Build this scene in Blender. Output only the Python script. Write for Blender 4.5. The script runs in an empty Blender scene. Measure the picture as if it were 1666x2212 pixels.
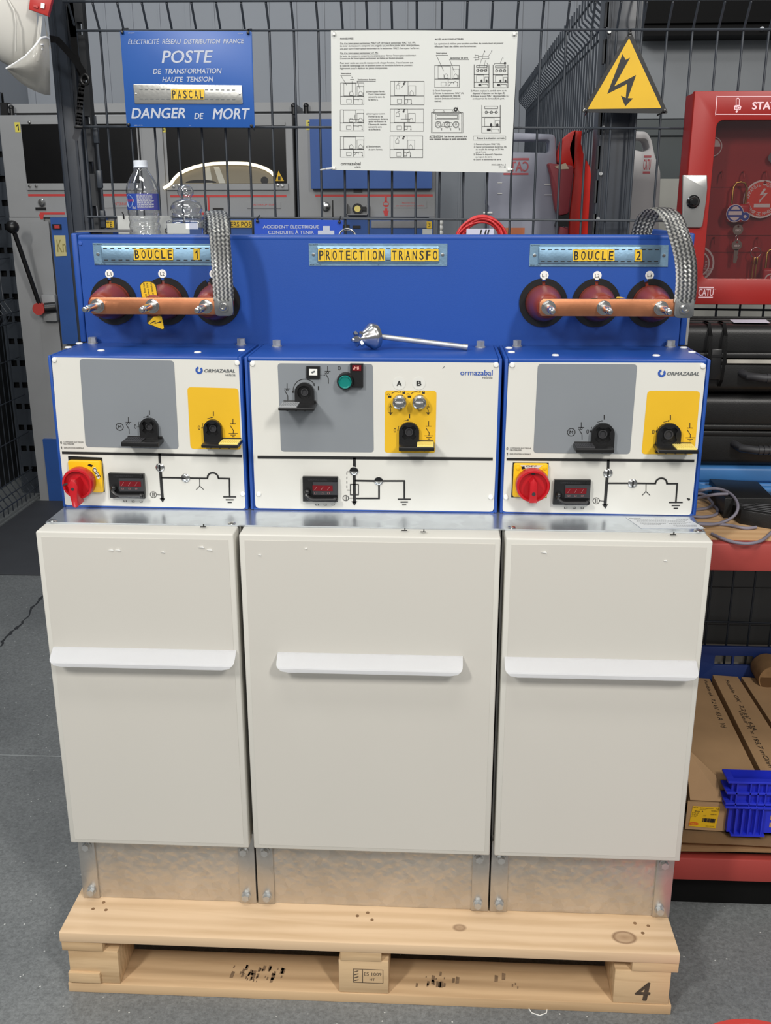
import bpy, bmesh, math, random
from mathutils import Vector, Matrix
random.seed(7)
S = bpy.context.scene
COL = S.collection

# ------------------------------------------------------------------ camera
CAMP = Vector((0.1133, -1.6222, 1.4992))
YAW, PITCH, ROLL, FPX = -0.0514, 0.3023, 0.0013, 2120.65
_F = Vector((math.sin(YAW)*math.cos(PITCH), math.cos(YAW)*math.cos(PITCH), -math.sin(PITCH)))
_x0 = Vector((math.cos(YAW), -math.sin(YAW), 0))
_u0 = Vector((math.sin(YAW)*math.sin(PITCH), math.cos(YAW)*math.sin(PITCH), math.cos(PITCH)))
_R = _x0*math.cos(ROLL) - _u0*math.sin(ROLL)
_U = _x0*math.sin(ROLL) + _u0*math.cos(ROLL)
cd = bpy.data.cameras.new('camera'); cam = bpy.data.objects.new('camera', cd); COL.objects.link(cam)
cd.sensor_fit = 'HORIZONTAL'; cd.sensor_width = 36.0; cd.lens = FPX/1666*36.0
cd.clip_start = 0.05; cd.clip_end = 60
m = Matrix((( _R.x, _U.x, -_F.x, CAMP.x), (_R.y, _U.y, -_F.y, CAMP.y), (_R.z, _U.z, -_F.z, CAMP.z), (0, 0, 0, 1)))
cam.matrix_world = m
S.camera = cam

# ------------------------------------------------------------------ view, world and lamps
vs = S.view_settings
vs.view_transform = 'Standard'; vs.look = 'None'; vs.gamma = 1.0; vs.use_curve_mapping = False
vs.exposure = -0.14
W = bpy.data.worlds.new('hall_light'); S.world = W; W.use_nodes = True
bg = W.node_tree.nodes['Background']
bg.inputs['Color'].default_value = (0.93, 0.96, 1.0, 1); bg.inputs['Strength'].default_value = 0.22

def lamp(name, loc, target, sx, sy, power, col=(1, 0.97, 0.92)):
    d = bpy.data.lights.new(name, 'AREA'); d.shape = 'RECTANGLE'; d.size = sx; d.size_y = sy
    d.energy = power; d.color = col
    o = bpy.data.objects.new(name, d); COL.objects.link(o); o.location = loc
    o.rotation_euler = (Vector(target) - Vector(loc)).to_track_quat('-Z', 'Y').to_euler()
    return o
lamp('ceiling_or_fill_lamp', (-1.9, -3.0, 3.6), (-0.2, 0.1, 0.6), 0.30, 0.9, 105)
lamp('ceiling_or_fill_lamp', (1.9, -3.0, 3.6), (0.2, 0.1, 0.6), 0.30, 0.9, 105)
lamp('ceiling_or_fill_lamp', (0.0, -1.2, 4.2), (0.0, -0.2, 0.0), 1.6, 0.5, 36)
lamp('ceiling_or_fill_lamp', (-0.4, -6.0, 3.2), (0.0, 0.0, 0.4), 2.6, 1.2, 60, (1, 0.975, 0.94))  # unseen front fill, added to light the lower fronts evenly
lamp('ceiling_or_fill_lamp', (-1.6, 2.0, 4.6), (-1.0, 3.2, 1.2), 0.5, 1.6, 42, (0.93, 0.97, 1.0))
lamp('ceiling_or_fill_lamp', (-2.6, -0.6, 4.2), (-1.4, 0.2, 0), 0.5, 1.6, 30, (0.9, 0.95, 1.0))

# ------------------------------------------------------------------ measuring: the point where a sight line meets a real plane
def _ray(px, py): return _F + _R*((px-833)/FPX) + _U*((1106-py)/FPX)
def at(px, py, Y):
    d = _ray(px, py); return CAMP + d*((Y-CAMP.y)/d.y)
def atz(px, py, Z):
    d = _ray(px, py); return CAMP + d*((Z-CAMP.z)/d.z)
def crop(x0, y0, s):                       # a zoomed crop of the picture back to its pixels
    return lambda x, y: (x0 + x/s, y0 + y/s)

# ------------------------------------------------------------------ materials
def lin(c):
    r = []
    for v in c:
        v = v/255.0
        r.append(v/12.92 if v <= 0.04045 else ((v+0.055)/1.055)**2.4)
    return tuple(r)
_M = {}
def mat(name, rgb, rough=0.5, metal=0.0, var=0.05, scale=9.0, bump=0.0, bscale=150.0, coat=0.0, emit=0.0, alpha=1.0, spec=0.5):
    if name in _M: return _M[name]
    M = bpy.data.materials.new(name); M.use_nodes = True; _M[name] = M
    n = M.node_tree.nodes; l = M.node_tree.links; b = n['Principled BSDF']
    c = lin(rgb)
    b.inputs['Roughness'].default_value = rough; b.inputs['Metallic'].default_value = metal
    b.inputs['Coat Weight'].default_value = coat; b.inputs['Alpha'].default_value = alpha
    b.inputs['Specular IOR Level'].default_value = spec
    tc = n.new('ShaderNodeTexCoord')
    no = n.new('ShaderNodeTexNoise'); no.inputs['Scale'].default_value = scale; no.inputs['Detail'].default_value = 6
    l.new(tc.outputs['Object'], no.inputs['Vector'])
    r = n.new('ShaderNodeValToRGB')
    r.color_ramp.elements[0].position = 0.3; r.color_ramp.elements[1].position = 0.7
    r.color_ramp.elements[0].color = tuple(max(0, v*(1-var)) for v in c) + (1,)
    r.color_ramp.elements[1].color = tuple(min(1, v*(1+var)) for v in c) + (1,)
    l.new(no.outputs['Fac'], r.inputs['Fac']); l.new(r.outputs['Color'], b.inputs['Base Color'])
    if bump:
        n2 = n.new('ShaderNodeTexNoise'); n2.inputs['Scale'].default_value = bscale; n2.inputs['Detail'].default_value = 3
        l.new(tc.outputs['Object'], n2.inputs['Vector'])
        bp = n.new('ShaderNodeBump'); bp.inputs['Strength'].default_value = bump; bp.inputs['Distance'].default_value = 0.002
        l.new(n2.outputs['Fac'], bp.inputs['Height']); l.new(bp.outputs['Normal'], b.inputs['Normal'])
    if emit:
        b.inputs['Emission Color'].default_value = c + (1,); b.inputs['Emission Strength'].default_value = emit
    return M

def mat_floor():
    M = bpy.data.materials.new('concrete_floor'); M.use_nodes = True
    n = M.node_tree.nodes; l = M.node_tree.links; b = n['Principled BSDF']; b.inputs['Roughness'].default_value = 0.55
    tc = n.new('ShaderNodeTexCoord')
    a = n.new('ShaderNodeTexNoise'); a.inputs['Scale'].default_value = 2.2; a.inputs['Detail'].default_value = 8
    l.new(tc.outputs['Object'], a.inputs['Vector'])
    ra = n.new('ShaderNodeValToRGB')
    ra.color_ramp.elements[0].position = 0.3; ra.color_ramp.elements[1].position = 0.72
    ra.color_ramp.elements[0].color = lin((104, 107, 108)) + (1,); ra.color_ramp.elements[1].color = lin((124, 127, 127)) + (1,)
    l.new(a.outputs['Fac'], ra.inputs['Fac'])
    g = n.new('ShaderNodeTexNoise'); g.inputs['Scale'].default_value = 150; g.inputs['Detail'].default_value = 6; g.inputs['Roughness'].default_value = 0.75
    l.new(tc.outputs['Object'], g.inputs['Vector'])
    rg = n.new('ShaderNodeValToRGB')
    rg.color_ramp.elements[0].position = 0.32; rg.color_ramp.elements[0].color = (0.62, 0.62, 0.62, 1)
    rg.color_ramp.elements[1].position = 0.68; rg.color_ramp.elements[1].color = (1.32, 1.32, 1.32, 1)
    l.new(g.outputs['Fac'], rg.inputs['Fac'])
    mx = n.new('ShaderNodeMixRGB'); mx.blend_type = 'MULTIPLY'; mx.inputs['Fac'].default_value = 1
    l.new(ra.outputs['Color'], mx.inputs[1]); l.new(rg.outputs['Color'], mx.inputs[2])
    v = n.new('ShaderNodeTexVoronoi'); v.inputs['Scale'].default_value = 75
    l.new(tc.outputs['Object'], v.inputs['Vector'])
    wn = n.new('ShaderNodeTexWhiteNoise'); l.new(v.outputs['Position'], wn.inputs['Vector'])
    rv = n.new('ShaderNodeMath'); rv.operation = 'LESS_THAN'; rv.inputs[1].default_value = 0.13
    l.new(v.outputs['Distance'], rv.inputs[0])
    rw = n.new('ShaderNodeMath'); rw.operation = 'GREATER_THAN'; rw.inputs[1].default_value = 0.88
    l.new(wn.outputs['Value'], rw.inputs[0])
    mm = n.new('ShaderNodeMath'); mm.operation = 'MULTIPLY'; l.new(rv.outputs[0], mm.inputs[0]); l.new(rw.outputs[0], mm.inputs[1])
    m2 = n.new('ShaderNodeMixRGB'); l.new(mm.outputs[0], m2.inputs['Fac']); l.new(mx.outputs['Color'], m2.inputs[1])
    m2.inputs[2].default_value = lin((200, 202, 198)) + (1,)
    l.new(m2.outputs['Color'], b.inputs['Base Color'])
    bp = n.new('ShaderNodeBump'); bp.inputs['Strength'].default_value = 0.25; bp.inputs['Distance'].default_value = 0.003
    l.new(g.outputs['Fac'], bp.inputs['Height']); l.new(bp.outputs['Normal'], b.inputs['Normal'])
    return M

def mat_wood(name, dark, light, axis='X', knots=(), scale=1.0):
    M = bpy.data.materials.new(name); M.use_nodes = True
    n = M.node_tree.nodes; l = M.node_tree.links; b = n['Principled BSDF']; b.inputs['Roughness'].default_value = 0.75
    tc = n.new('ShaderNodeTexCoord'); mp = n.new('ShaderNodeMapping')
    mp.inputs['Scale'].default_value = {'X': (1.2, 14, 14), 'Y': (14, 1.2, 14), 'Z': (14, 14, 1.2)}[axis]
    l.new(tc.outputs['Object'], mp.inputs['Vector'])
    a = n.new('ShaderNodeTexNoise'); a.inputs['Scale'].default_value = 2.0*scale; a.inputs['Detail'].default_value = 9; a.inputs['Distortion'].default_value = 1.2
    l.new(mp.outputs['Vector'], a.inputs['Vector'])
    w = n.new('ShaderNodeTexWave'); w.wave_type = 'BANDS'; w.bands_direction = 'Y' if axis != 'Y' else 'X'
    w.inputs['Scale'].default_value = 0.7*scale; w.inputs['Distortion'].default_value = 7; w.inputs['Detail'].default_value = 3
    l.new(mp.outputs['Vector'], w.inputs['Vector'])
    ad = n.new('ShaderNodeMath'); ad.operation = 'MULTIPLY_ADD'; ad.inputs[1].default_value = 0.35
    l.new(w.outputs['Fac'], ad.inputs[0]); l.new(a.outputs['Fac'], ad.inputs[2])
    r = n.new('ShaderNodeValToRGB')
    r.color_ramp.elements[0].position = 0.35; r.color_ramp.elements[0].color = lin(dark) + (1,)
    r.color_ramp.elements[1].position = 0.85; r.color_ramp.elements[1].color = lin(light) + (1,)
    l.new(ad.outputs[0], r.inputs['Fac'])
    out = r.outputs['Color']
    for kx, ky, kz, kr in knots:
        vm = n.new('ShaderNodeVectorMath'); vm.operation = 'SUBTRACT'; vm.inputs[1].default_value = (kx, ky, kz)
        l.new(tc.outputs['Object'], vm.inputs[0])
        v2 = n.new('ShaderNodeVectorMath'); v2.operation = 'MULTIPLY'; v2.inputs[1].default_value = (0.75, 1.0, 0.0)
        l.new(vm.outputs[0], v2.inputs[0])
        ln = n.new('ShaderNodeVectorMath'); ln.operation = 'LENGTH'; l.new(v2.outputs[0], ln.inputs[0])
        k = n.new('ShaderNodeValToRGB'); e = k.color_ramp.elements
        e[0].position = 0.0; e[0].color = (0.55, 0.55, 0.55, 1); e[1].position = min(1, kr*1.0); e[1].color = (0, 0, 0, 1)
        x = k.color_ramp.elements.new(kr*0.8); x.color = (0.9, 0.9, 0.9, 1)
        x2 = k.color_ramp.elements.new(kr*0.6); x2.color = (0.35, 0.35, 0.35, 1)
        l.new(ln.outputs['Value'], k.inputs['Fac'])
        mx = n.new('ShaderNodeMixRGB'); l.new(k.outputs['Color'], mx.inputs['Fac']); l.new(out, mx.inputs[1])
        mx.inputs[2].default_value = lin((112, 78, 50)) + (1,); out = mx.outputs['Color']
    l.new(out, b.inputs['Base Color'])
    bp = n.new('ShaderNodeBump'); bp.inputs['Strength'].default_value = 0.15; bp.inputs['Distance'].default_value = 0.002
    l.new(a.outputs['Fac'], bp.inputs['Height']); l.new(bp.outputs['Normal'], b.inputs['Normal'])
    return M

def mat_galv(name, rgb, rough, bump, bscale, vs_=0.12, cloud=4.0):
    M = bpy.data.materials.new(name); M.use_nodes = True
    n = M.node_tree.nodes; l = M.node_tree.links; b = n['Principled BSDF']
    b.inputs['Metallic'].default_value = 0.85; b.inputs['Roughness'].default_value = rough
    tc = n.new('ShaderNodeTexCoord')
    v = n.new('ShaderNodeTexVoronoi'); v.inputs['Scale'].default_value = 55; v.inputs['Randomness'].default_value = 1
    l.new(tc.outputs['Object'], v.inputs['Vector'])
    no = n.new('ShaderNodeTexNoise'); no.inputs['Scale'].default_value = cloud; no.inputs['Detail'].default_value = 7
    l.new(tc.outputs['Object'], no.inputs['Vector'])
    bw = n.new('ShaderNodeRGBToBW'); l.new(v.outputs['Color'], bw.inputs[0])
    ma = n.new('ShaderNodeMath'); ma.operation = 'MULTIPLY_ADD'; ma.inputs[1].default_value = 0.35
    l.new(bw.outputs[0], ma.inputs[0]); l.new(no.outputs['Fac'], ma.inputs[2])
    r = n.new('ShaderNodeValToRGB'); c = lin(rgb)
    r.color_ramp.elements[0].position = 0.4; r.color_ramp.elements[0].color = tuple(x*(1-vs_) for x in c) + (1,)
    r.color_ramp.elements[1].position = 0.9; r.color_ramp.elements[1].color = tuple(min(1, x*(1+vs_)) for x in c) + (1,)
    l.new(ma.outputs[0], r.inputs['Fac']); l.new(r.outputs['Color'], b.inputs['Base Color'])
    bp = n.new('ShaderNodeBump'); bp.inputs['Strength'].default_value = bump; bp.inputs['Distance'].default_value = 0.004
    if bump > 0.2:
        wq = n.new('ShaderNodeTexNoise'); wq.inputs['Scale'].default_value = 60; l.new(tc.outputs['Object'], wq.inputs['Vector'])
        vm = n.new('ShaderNodeVectorMath'); vm.operation = 'MULTIPLY_ADD'; vm.inputs[1].default_value = (0.012, 0.012, 0.012); l.new(wq.outputs['Color'], vm.inputs[0]); l.new(tc.outputs['Object'], vm.inputs[2])
        n2 = n.new('ShaderNodeTexVoronoi'); n2.feature = 'SMOOTH_F1'; n2.inputs['Scale'].default_value = bscale; l.new(vm.outputs[0], n2.inputs['Vector']); l.new(n2.outputs['Distance'], bp.inputs['Height'])
    else:
        n2 = n.new('ShaderNodeTexNoise'); n2.inputs['Scale'].default_value = bscale; n2.inputs['Detail'].default_value = 1.5
        l.new(tc.outputs['Object'], n2.inputs['Vector']); l.new(n2.outputs['Fac'], bp.inputs['Height'])
    l.new(bp.outputs['Normal'], b.inputs['Normal'])
    return M

def mat_braid():
    M = bpy.data.materials.new('tinned_braid'); M.use_nodes = True
    n = M.node_tree.nodes; l = M.node_tree.links; b = n['Principled BSDF']
    b.inputs['Metallic'].default_value = 0.9; b.inputs['Roughness'].default_value = 0.33
    uv = n.new('ShaderNodeUVMap'); sp = n.new('ShaderNodeSeparateXYZ'); l.new(uv.outputs['UV'], sp.inputs[0])
    def math_(op, a, bb=None, c=None):
        k = n.new('ShaderNodeMath'); k.operation = op
        for i, q in enumerate((a, bb, c)):
            if q is None: continue
            if isinstance(q, (int, float)): k.inputs[i].default_value = q
            else: l.new(q, k.inputs[i])
        return k.outputs[0]
    tri = math_('PINGPONG', math_('MULTIPLY', sp.outputs['Y'], 2.0), 1.0)
    u = math_('MULTIPLY_ADD', tri, 0.34, math_('MULTIPLY', sp.outputs['X'], 5.0))
    s1 = math_('PINGPONG', u, 0.5)
    fine = math_('PINGPONG', math_('ADD', math_('MULTIPLY', sp.outputs['X'], 26.0), math_('MULTIPLY', sp.outputs['Y'], 6.0)), 0.5)
    h = math_('MULTIPLY_ADD', fine, 0.25, s1)
    r = n.new('ShaderNodeValToRGB')
    r.color_ramp.elements[0].position = 0.18; r.color_ramp.elements[0].color = lin((126, 128, 130)) + (1,)
    r.color_ramp.elements[1].position = 0.42; r.color_ramp.elements[1].color = lin((222, 222, 216)) + (1,)
    l.new(h, r.inputs['Fac']); l.new(r.outputs['Color'], b.inputs['Base Color'])
    bp = n.new('ShaderNodeBump'); bp.inputs['Strength'].default_value = 0.8; bp.inputs['Distance'].default_value = 0.003
    l.new(h, bp.inputs['Height']); l.new(bp.outputs['Normal'], b.inputs['Normal'])
    return M

def mat_clear(name, tint=(1, 1, 1), refl=0.10, rough=0.03):
    M = bpy.data.materials.new(name); M.use_nodes = True
    n = M.node_tree.nodes; l = M.node_tree.links; n.remove(n['Principled BSDF'])
    t = n.new('ShaderNodeBsdfTransparent'); t.inputs[0].default_value = tint + (1,)
    g = n.new('ShaderNodeBsdfGlossy'); g.inputs['Roughness'].default_value = rough
    lw = n.new('ShaderNodeLayerWeight'); lw.inputs['Blend'].default_value = 0.35
    r = n.new('ShaderNodeMapRange'); r.inputs['To Min'].default_value = refl; r.inputs['To Max'].default_value = 0.85
    l.new(lw.outputs['Facing'], r.inputs['Value'])
    mx = n.new('ShaderNodeMixShader'); l.new(r.outputs[0], mx.inputs[0]); l.new(t.outputs[0], mx.inputs[1]); l.new(g.outputs[0], mx.inputs[2])
    l.new(mx.outputs[0], n['Material Output'].inputs['Surface'])
    return M

KN = [atz(993, 2004, 0.144), atz(1349, 2025, 0.144)]
FLOOR = mat_floor()
DOORW = mat('light_grey_panel', (206, 204, 196), 0.5, var=0.015, scale=3, bump=0.05, bscale=260)
FILM = mat('protective_film', (203, 200, 192), 0.42, var=0.02, scale=2)
HANDW = mat('white_plastic', (240, 241, 243), 0.42, var=0.01)
CAPW = mat('white_cap', (232, 232, 228), 0.4, var=0.02)
BLUE = mat('blue_paint', (27, 73, 154), 0.42, var=0.04, scale=4, bump=0.06, bscale=600)
FACE = mat('panel_white', (212, 211, 204), 0.45, var=0.012)
GREYF = mat('panel_grey', (128, 133, 138), 0.5, var=0.02)
YELF = mat('panel_yellow', (224, 178, 34), 0.45, var=0.03)
INK = mat('black_ink', (30, 30, 30), 0.5, var=0.0)
INKG = mat('grey_ink', (92, 96, 98), 0.5, var=0.0)
INKB = mat('blue_ink', (44, 84, 168), 0.5, var=0.0)
WINK = mat('white_ink', (226, 230, 236), 0.5, var=0.0)
BLK = mat('black_plastic', (22, 22, 23), 0.35, var=0.1)
BLKM = mat('black_plastic_matt', (50, 50, 53), 0.5, var=0.1)
REDK = mat('red_plastic', (186, 24, 34), 0.32, var=0.04)
YELP = mat('yellow_plastic', (234, 186, 16), 0.35, var=0.03)
PADY = mat('pale_yellow_pad', (232, 212, 120), 0.5, var=0.08, bump=0.3, bscale=500)
PADG = mat('grey_pad', (150, 152, 154), 0.5, var=0.08, bump=0.3, bscale=500)
REDL = mat('red_lens', (110, 18, 26), 0.2, var=0.1)
GREENB = mat('green_button', (10, 120, 112), 0.3, var=0.04)
GALV = mat_galv('galvanised_deck', (205, 212, 220), 0.24, 0.03, 30, 0.12, 5)
GALVP = mat_galv('galvanised_plinth', (205, 200, 192), 0.42, 0.45, 75, 0.10, 6)
GALVF = mat_galv('galvanised_flange', (196, 194, 190), 0.38, 0.04, 40, 0.08, 8)
LUGM = mat('dull_lug', (132, 134, 134), 0.5, 0.9, var=0.14, scale=50)
GALVB = mat_galv('galvanised_nameplate', (132, 164, 188), 0.42, 0.05, 200, 0.10, 30)
STEEL = mat('bright_steel', (205, 205, 203), 0.22, 1.0, var=0.06, scale=40)
BOLT = mat('zinc_bolt', (192, 194, 194), 0.42, 0.75, var=0.12, scale=60)
COPPER = mat('copper', (206, 138, 100), 0.4, 1.0, var=0.16, scale=26, bump=0.05)
RESIN = mat('red_brown_resin', (130, 54, 40), 0.3, var=0.12, scale=18, coat=0.0, spec=0.3)
BRAID = mat_braid()
WOOD_D = mat_wood('pallet_deck_wood', (196, 165, 128), (216, 187, 152), 'X', [(KN[0].x+0.0078, KN[0].y-0.33, 0, 0.011), (KN[1].x+0.0078, KN[1].y-0.33, 0, 0.019)])
WOOD_B = mat_wood('pallet_block_wood', (184, 153, 114), (208, 178, 138), 'X', scale=2.2)
WOOD_L = mat_wood('pallet_board_wood', (182, 150, 112), (208, 176, 136), 'X')
CARD = mat('cardboard', (166, 133, 96), 0.8, var=0.06, scale=14)
CARDD = mat('cardboard_edge', (150, 116, 78), 0.85, var=0.12, scale=60)
FENCE = mat('anthracite_wire', (50, 56, 64), 0.4, var=0.08)
POST = mat('anthracite_post', (38, 44, 53), 0.38, var=0.10, scale=30)
STRAP = mat('black_webbing', (24, 24, 26), 0.8, var=0.2, scale=200)
HELM = mat('helmet_white', (216, 214, 207), 0.3, var=0.01, coat=0.3)
REDB = mat('red_box_paint', (150, 29, 24), 0.42, var=0.04)
REDRACK = mat('red_rack_paint', (158, 62, 56), 0.5, var=0.06)
REDC = mat('red_cable', (196, 46, 48), 0.4, var=0.06)
SIGNB = mat('sign_blue', (32, 86, 164), 0.4, var=0.03)
PAPER = mat('paper_white', (206, 208, 204), 0.7, var=0.015)
TILE = mat('yellow_tile', (226, 186, 44), 0.45, var=0.08, scale=30)
SIGNY = mat('sign_yellow', (218, 174, 22), 0.5, var=0.05, scale=12)
SIGNK = mat('sign_black', (26, 26, 26), 0.5, var=0.1)
CABG = mat('cabinet_grey', (146, 147, 148), 0.5, var=0.05, scale=5)
CABB = mat('cabinet_blue', (40, 82, 150), 0.5, var=0.05)
REDP = mat('red_line_paint', (196, 58, 56), 0.5, var=0.05)
BLACKG = mat('dark_window', (13, 13, 14), 0.25, var=0.2, spec=0.3)
WALLG = mat('wall_panel_grey', (160, 165, 172), 0.6, var=0.03, scale=2)
SHELFW = mat_wood('shelf_board', (176, 138, 96), (196, 160, 118), 'X')
CASEK = mat('black_case', (20, 20, 20), 0.42, var=0.15, scale=30, bump=0.1, bscale=400)
CASEB = mat('blue_case', (66, 124, 186), 0.45, var=0.05)
GREYC = mat('grey_cable', (128, 124, 136), 0.5, var=0.05)
CRATE = mat('blue_crate', (34, 48, 190), 0.4, var=0.06)
CANW = mat('translucent_plastic', (166, 169, 184), 0.45, var=0.03, alpha=0.86)
REDT = mat('red_holder', (214, 44, 34), 0.4, var=0.05)
REDTD = mat('dull_red_holder', (150, 58, 66), 0.5, var=0.06)
CLEAR = mat_clear('clear_plastic', (0.97, 0.98, 0.99), 0.12, 0.05)
GLASS = mat_clear('clear_glass', (0.98, 0.99, 1.0), 0.10, 0.02)
PANE = mat_clear('window_pane', (0.86, 0.80, 0.80), 0.05, 0.06)
BRASS = mat('brass', (206, 176, 92), 0.28, 1.0, var=0.06)
MAT_D = mat('dark_rubber', (62, 64, 68), 0.7, var=0.06)
DARK = mat('dark_grey', (44, 46, 49), 0.7, var=0.1)
BROWN = mat('brown_porcelain', (82, 62, 36), 0.3, var=0.1)

# ------------------------------------------------------------------ mesh building
def wloc(o):
    v = Vector((0, 0, 0))
    while o: v += o.location; o = o.parent
    return v
def YP(Y): return lambda u, v, w=0.0: (u, Y-w, v)          # a plate facing the front, w comes forward
def ZP(Z): return lambda u, v, w=0.0: (u, v, Z+w)
def XPl(X): return lambda u, v, w=0.0: (X+w, u, v)

class MB:
    def __init__(s):
        s.bm = bmesh.new(); s.mi = 0; s.uv = s.bm.loops.layers.uv.new('UVMap')
    def use(s, i): s.mi = i; return s
    def _tag(s, faces):
        for f in faces: f.material_index = s.mi
    def merge(s, t, fn=None):
        mp = {}
        for v in t.verts: mp[v] = s.bm.verts.new(fn(v.co) if fn else v.co)
        for f in t.faces:
            try: nf = s.bm.faces.new([mp[v] for v in f.verts]); nf.material_index = s.mi
            except ValueError: pass
        t.free(); return s
    def box(s, a, b, bev=0.0, seg=2):
        t = bmesh.new(); bmesh.ops.create_cube(t, size=1)
        for v in t.verts:
            v.co = Vector([a[i] + (v.co[i]+0.5)*(b[i]-a[i]) for i in range(3)])
        if bev > 0: bmesh.ops.bevel(t, geom=list(t.edges), offset=bev, segments=seg, profile=0.5, affect='EDGES')
        return s.merge(t)
    def prism(s, pts, fn, w0, w1, holes=(), bev=0.0):
        t = bmesh.new(); edges = []
        for loop in [pts] + list(holes):
            vv = [t.verts.new((p[0], p[1], w0)) for p in loop]
            for i in range(len(vv)): edges.append(t.edges.new((vv[i], vv[(i+1) % len(vv)])))
        if holes: bmesh.ops.triangle_fill(t, use_beauty=True, use_dissolve=False, edges=edges)
        else: t.faces.new(list(t.verts))
        if abs(w1-w0) > 1e-9:
            r = bmesh.ops.extrude_face_region(t, geom=list(t.faces))
            for v in [g for g in r['geom'] if isinstance(g, bmesh.types.BMVert)]: v.co.z += w1-w0
        if bev > 0:
            bmesh.ops.recalc_face_normals(t, faces=list(t.faces))
            top = [e for e in t.edges if all(abs(v.co.z-w1) < 1e-7 for v in e.verts) and len(e.link_faces) == 2 and e.calc_face_angle(0) > 0.5]
            if top: bmesh.ops.bevel(t, geom=top, offset=bev, segments=2, profile=0.5, affect='EDGES')
        return s.merge(t, lambda c: fn(c[0], c[1], c[2]))
    def cyl(s, p0, p1, r0, r1=None, seg=20):
        p0 = Vector(p0); p1 = Vector(p1); r1 = r0 if r1 is None else r1
        d = p1-p0; q = d.to_track_quat('Z', 'Y'); t = bmesh.new()
        bmesh.ops.create_cone(t, cap_ends=True, segments=seg, radius1=max(r0, 1e-5), radius2=max(r1, 1e-5), depth=d.length)
        mid = (p0+p1)/2
        return s.merge(t, lambda c: q @ c + mid)
    def lathe(s, prof, org, axis=(0, 0, 1), seg=28):
        org = Vector(org); q = Vector(axis).to_track_quat('Z', 'Y'); rings = []
        for r, h in prof:
            if r < 1e-6: rings.append([s.bm.verts.new(q @ Vector((0, 0, h)) + org)])
            else: rings.append([s.bm.verts.new(q @ Vector((r*math.cos(2*math.pi*i/seg), r*math.sin(2*math.pi*i/seg), h)) + org) for i in range(seg)])
        for a, b in zip(rings, rings[1:]):
            for i in range(seg):
                j = (i+1) % seg
                if len(a) == 1 and len(b) == 1: continue
                if len(a) == 1: f = (a[0], b[j], b[i])
                elif len(b) == 1: f = (a[i], a[j], b[0])
                else: f = (a[i], a[j], b[j], b[i])
                s._tag([s.bm.faces.new(f)])
        return s
    def tube(s, path, r, seg=8, closed=False):
        P = [Vector(p) for p in path]; n = len(P); rings = []; up = None
        for i, p in enumerate(P):
            a = P[(i-1) % n] if (closed or i > 0) else p
            b = P[(i+1) % n] if (closed or i < n-1) else p
            d = (b-a).normalized()
            if up is None:
                up = Vector((0, 0, 1)) if abs(d.z) < 0.9 else Vector((1, 0, 0))
            side = d.cross(up).normalized(); up = side.cross(d).normalized()
            rr = r[i] if isinstance(r, (list, tuple)) else r
            rings.append([s.bm.verts.new(p + side*rr*math.cos(2*math.pi*k/seg) + up*rr*math.sin(2*math.pi*k/seg)) for k in range(seg)])
        pairs = list(zip(rings, rings[1:])) + ([(rings[-1], rings[0])] if closed else [])
        for a, b in pairs:
            for k in range(seg):
                s._tag([s.bm.faces.new((a[k], a[(k+1) % seg], b[(k+1) % seg], b[k]))])
        if not closed:
            s._tag([s.bm.faces.new(rings[0][::-1]), s.bm.faces.new(rings[-1])])
        return s
    def ball(s, c, r, sc=(1, 1, 1), seg=16):
        t = bmesh.new(); bmesh.ops.create_uvsphere(t, u_segments=seg, v_segments=max(6, seg*2//3), radius=r)
        c = Vector(c)
        return s.merge(t, lambda v: Vector((v.x*sc[0], v.y*sc[1], v.z*sc[2])) + c)
    def grid(s, rows, thick=0.0, uvs=None):
        V = [[s.bm.verts.new(p) for p in r] for r in rows]; fs = []
        for i in range(len(V)-1):
            for j in range(len(V[0])-1):
                f = s.bm.faces.new((V[i][j], V[i][j+1], V[i+1][j+1], V[i+1][j])); fs.append(f)
                if uvs:
                    for lp, (a, b) in zip(f.loops, ((i, j), (i, j+1), (i+1, j+1), (i+1, j))): lp[s.uv].uv = uvs[a][b]
        s._tag(fs)
        if thick:
            r = bmesh.ops.solidify(s.bm, geom=fs, thickness=thick)
        return s
    def build(s, name, mats, parent=None, smooth=35, origin=None):
        bmesh.ops.recalc_face_normals(s.bm, faces=list(s.bm.faces)) if smooth != 'keep' else None
        if not isinstance(mats, (list, tuple)): mats = [mats]
        if parent is not None: off = wloc(parent)
        else:
            c = [v.co for v in s.bm.verts]
            off = Vector((sum(f_(q.x for q in c) for f_ in (min, max))/2, sum(f_(q.y for q in c) for f_ in (min, max))/2, min(q.z for q in c))) if origin is None else Vector(origin)
        for v in s.bm.verts: v.co -= off
        me = bpy.data.meshes.new(name); s.bm.to_mesh(me); s.bm.free()
        for m_ in mats: me.materials.append(m_)
        o = bpy.data.objects.new(name, me); COL.objects.link(o)
        if parent is not None: o.parent = parent
        else: o.location = off
        if smooth and smooth != 'keep':
            for p in me.polygons: p.use_smooth = True
            me.set_sharp_from_angle(angle=math.radians(smooth))
        return o

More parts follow.
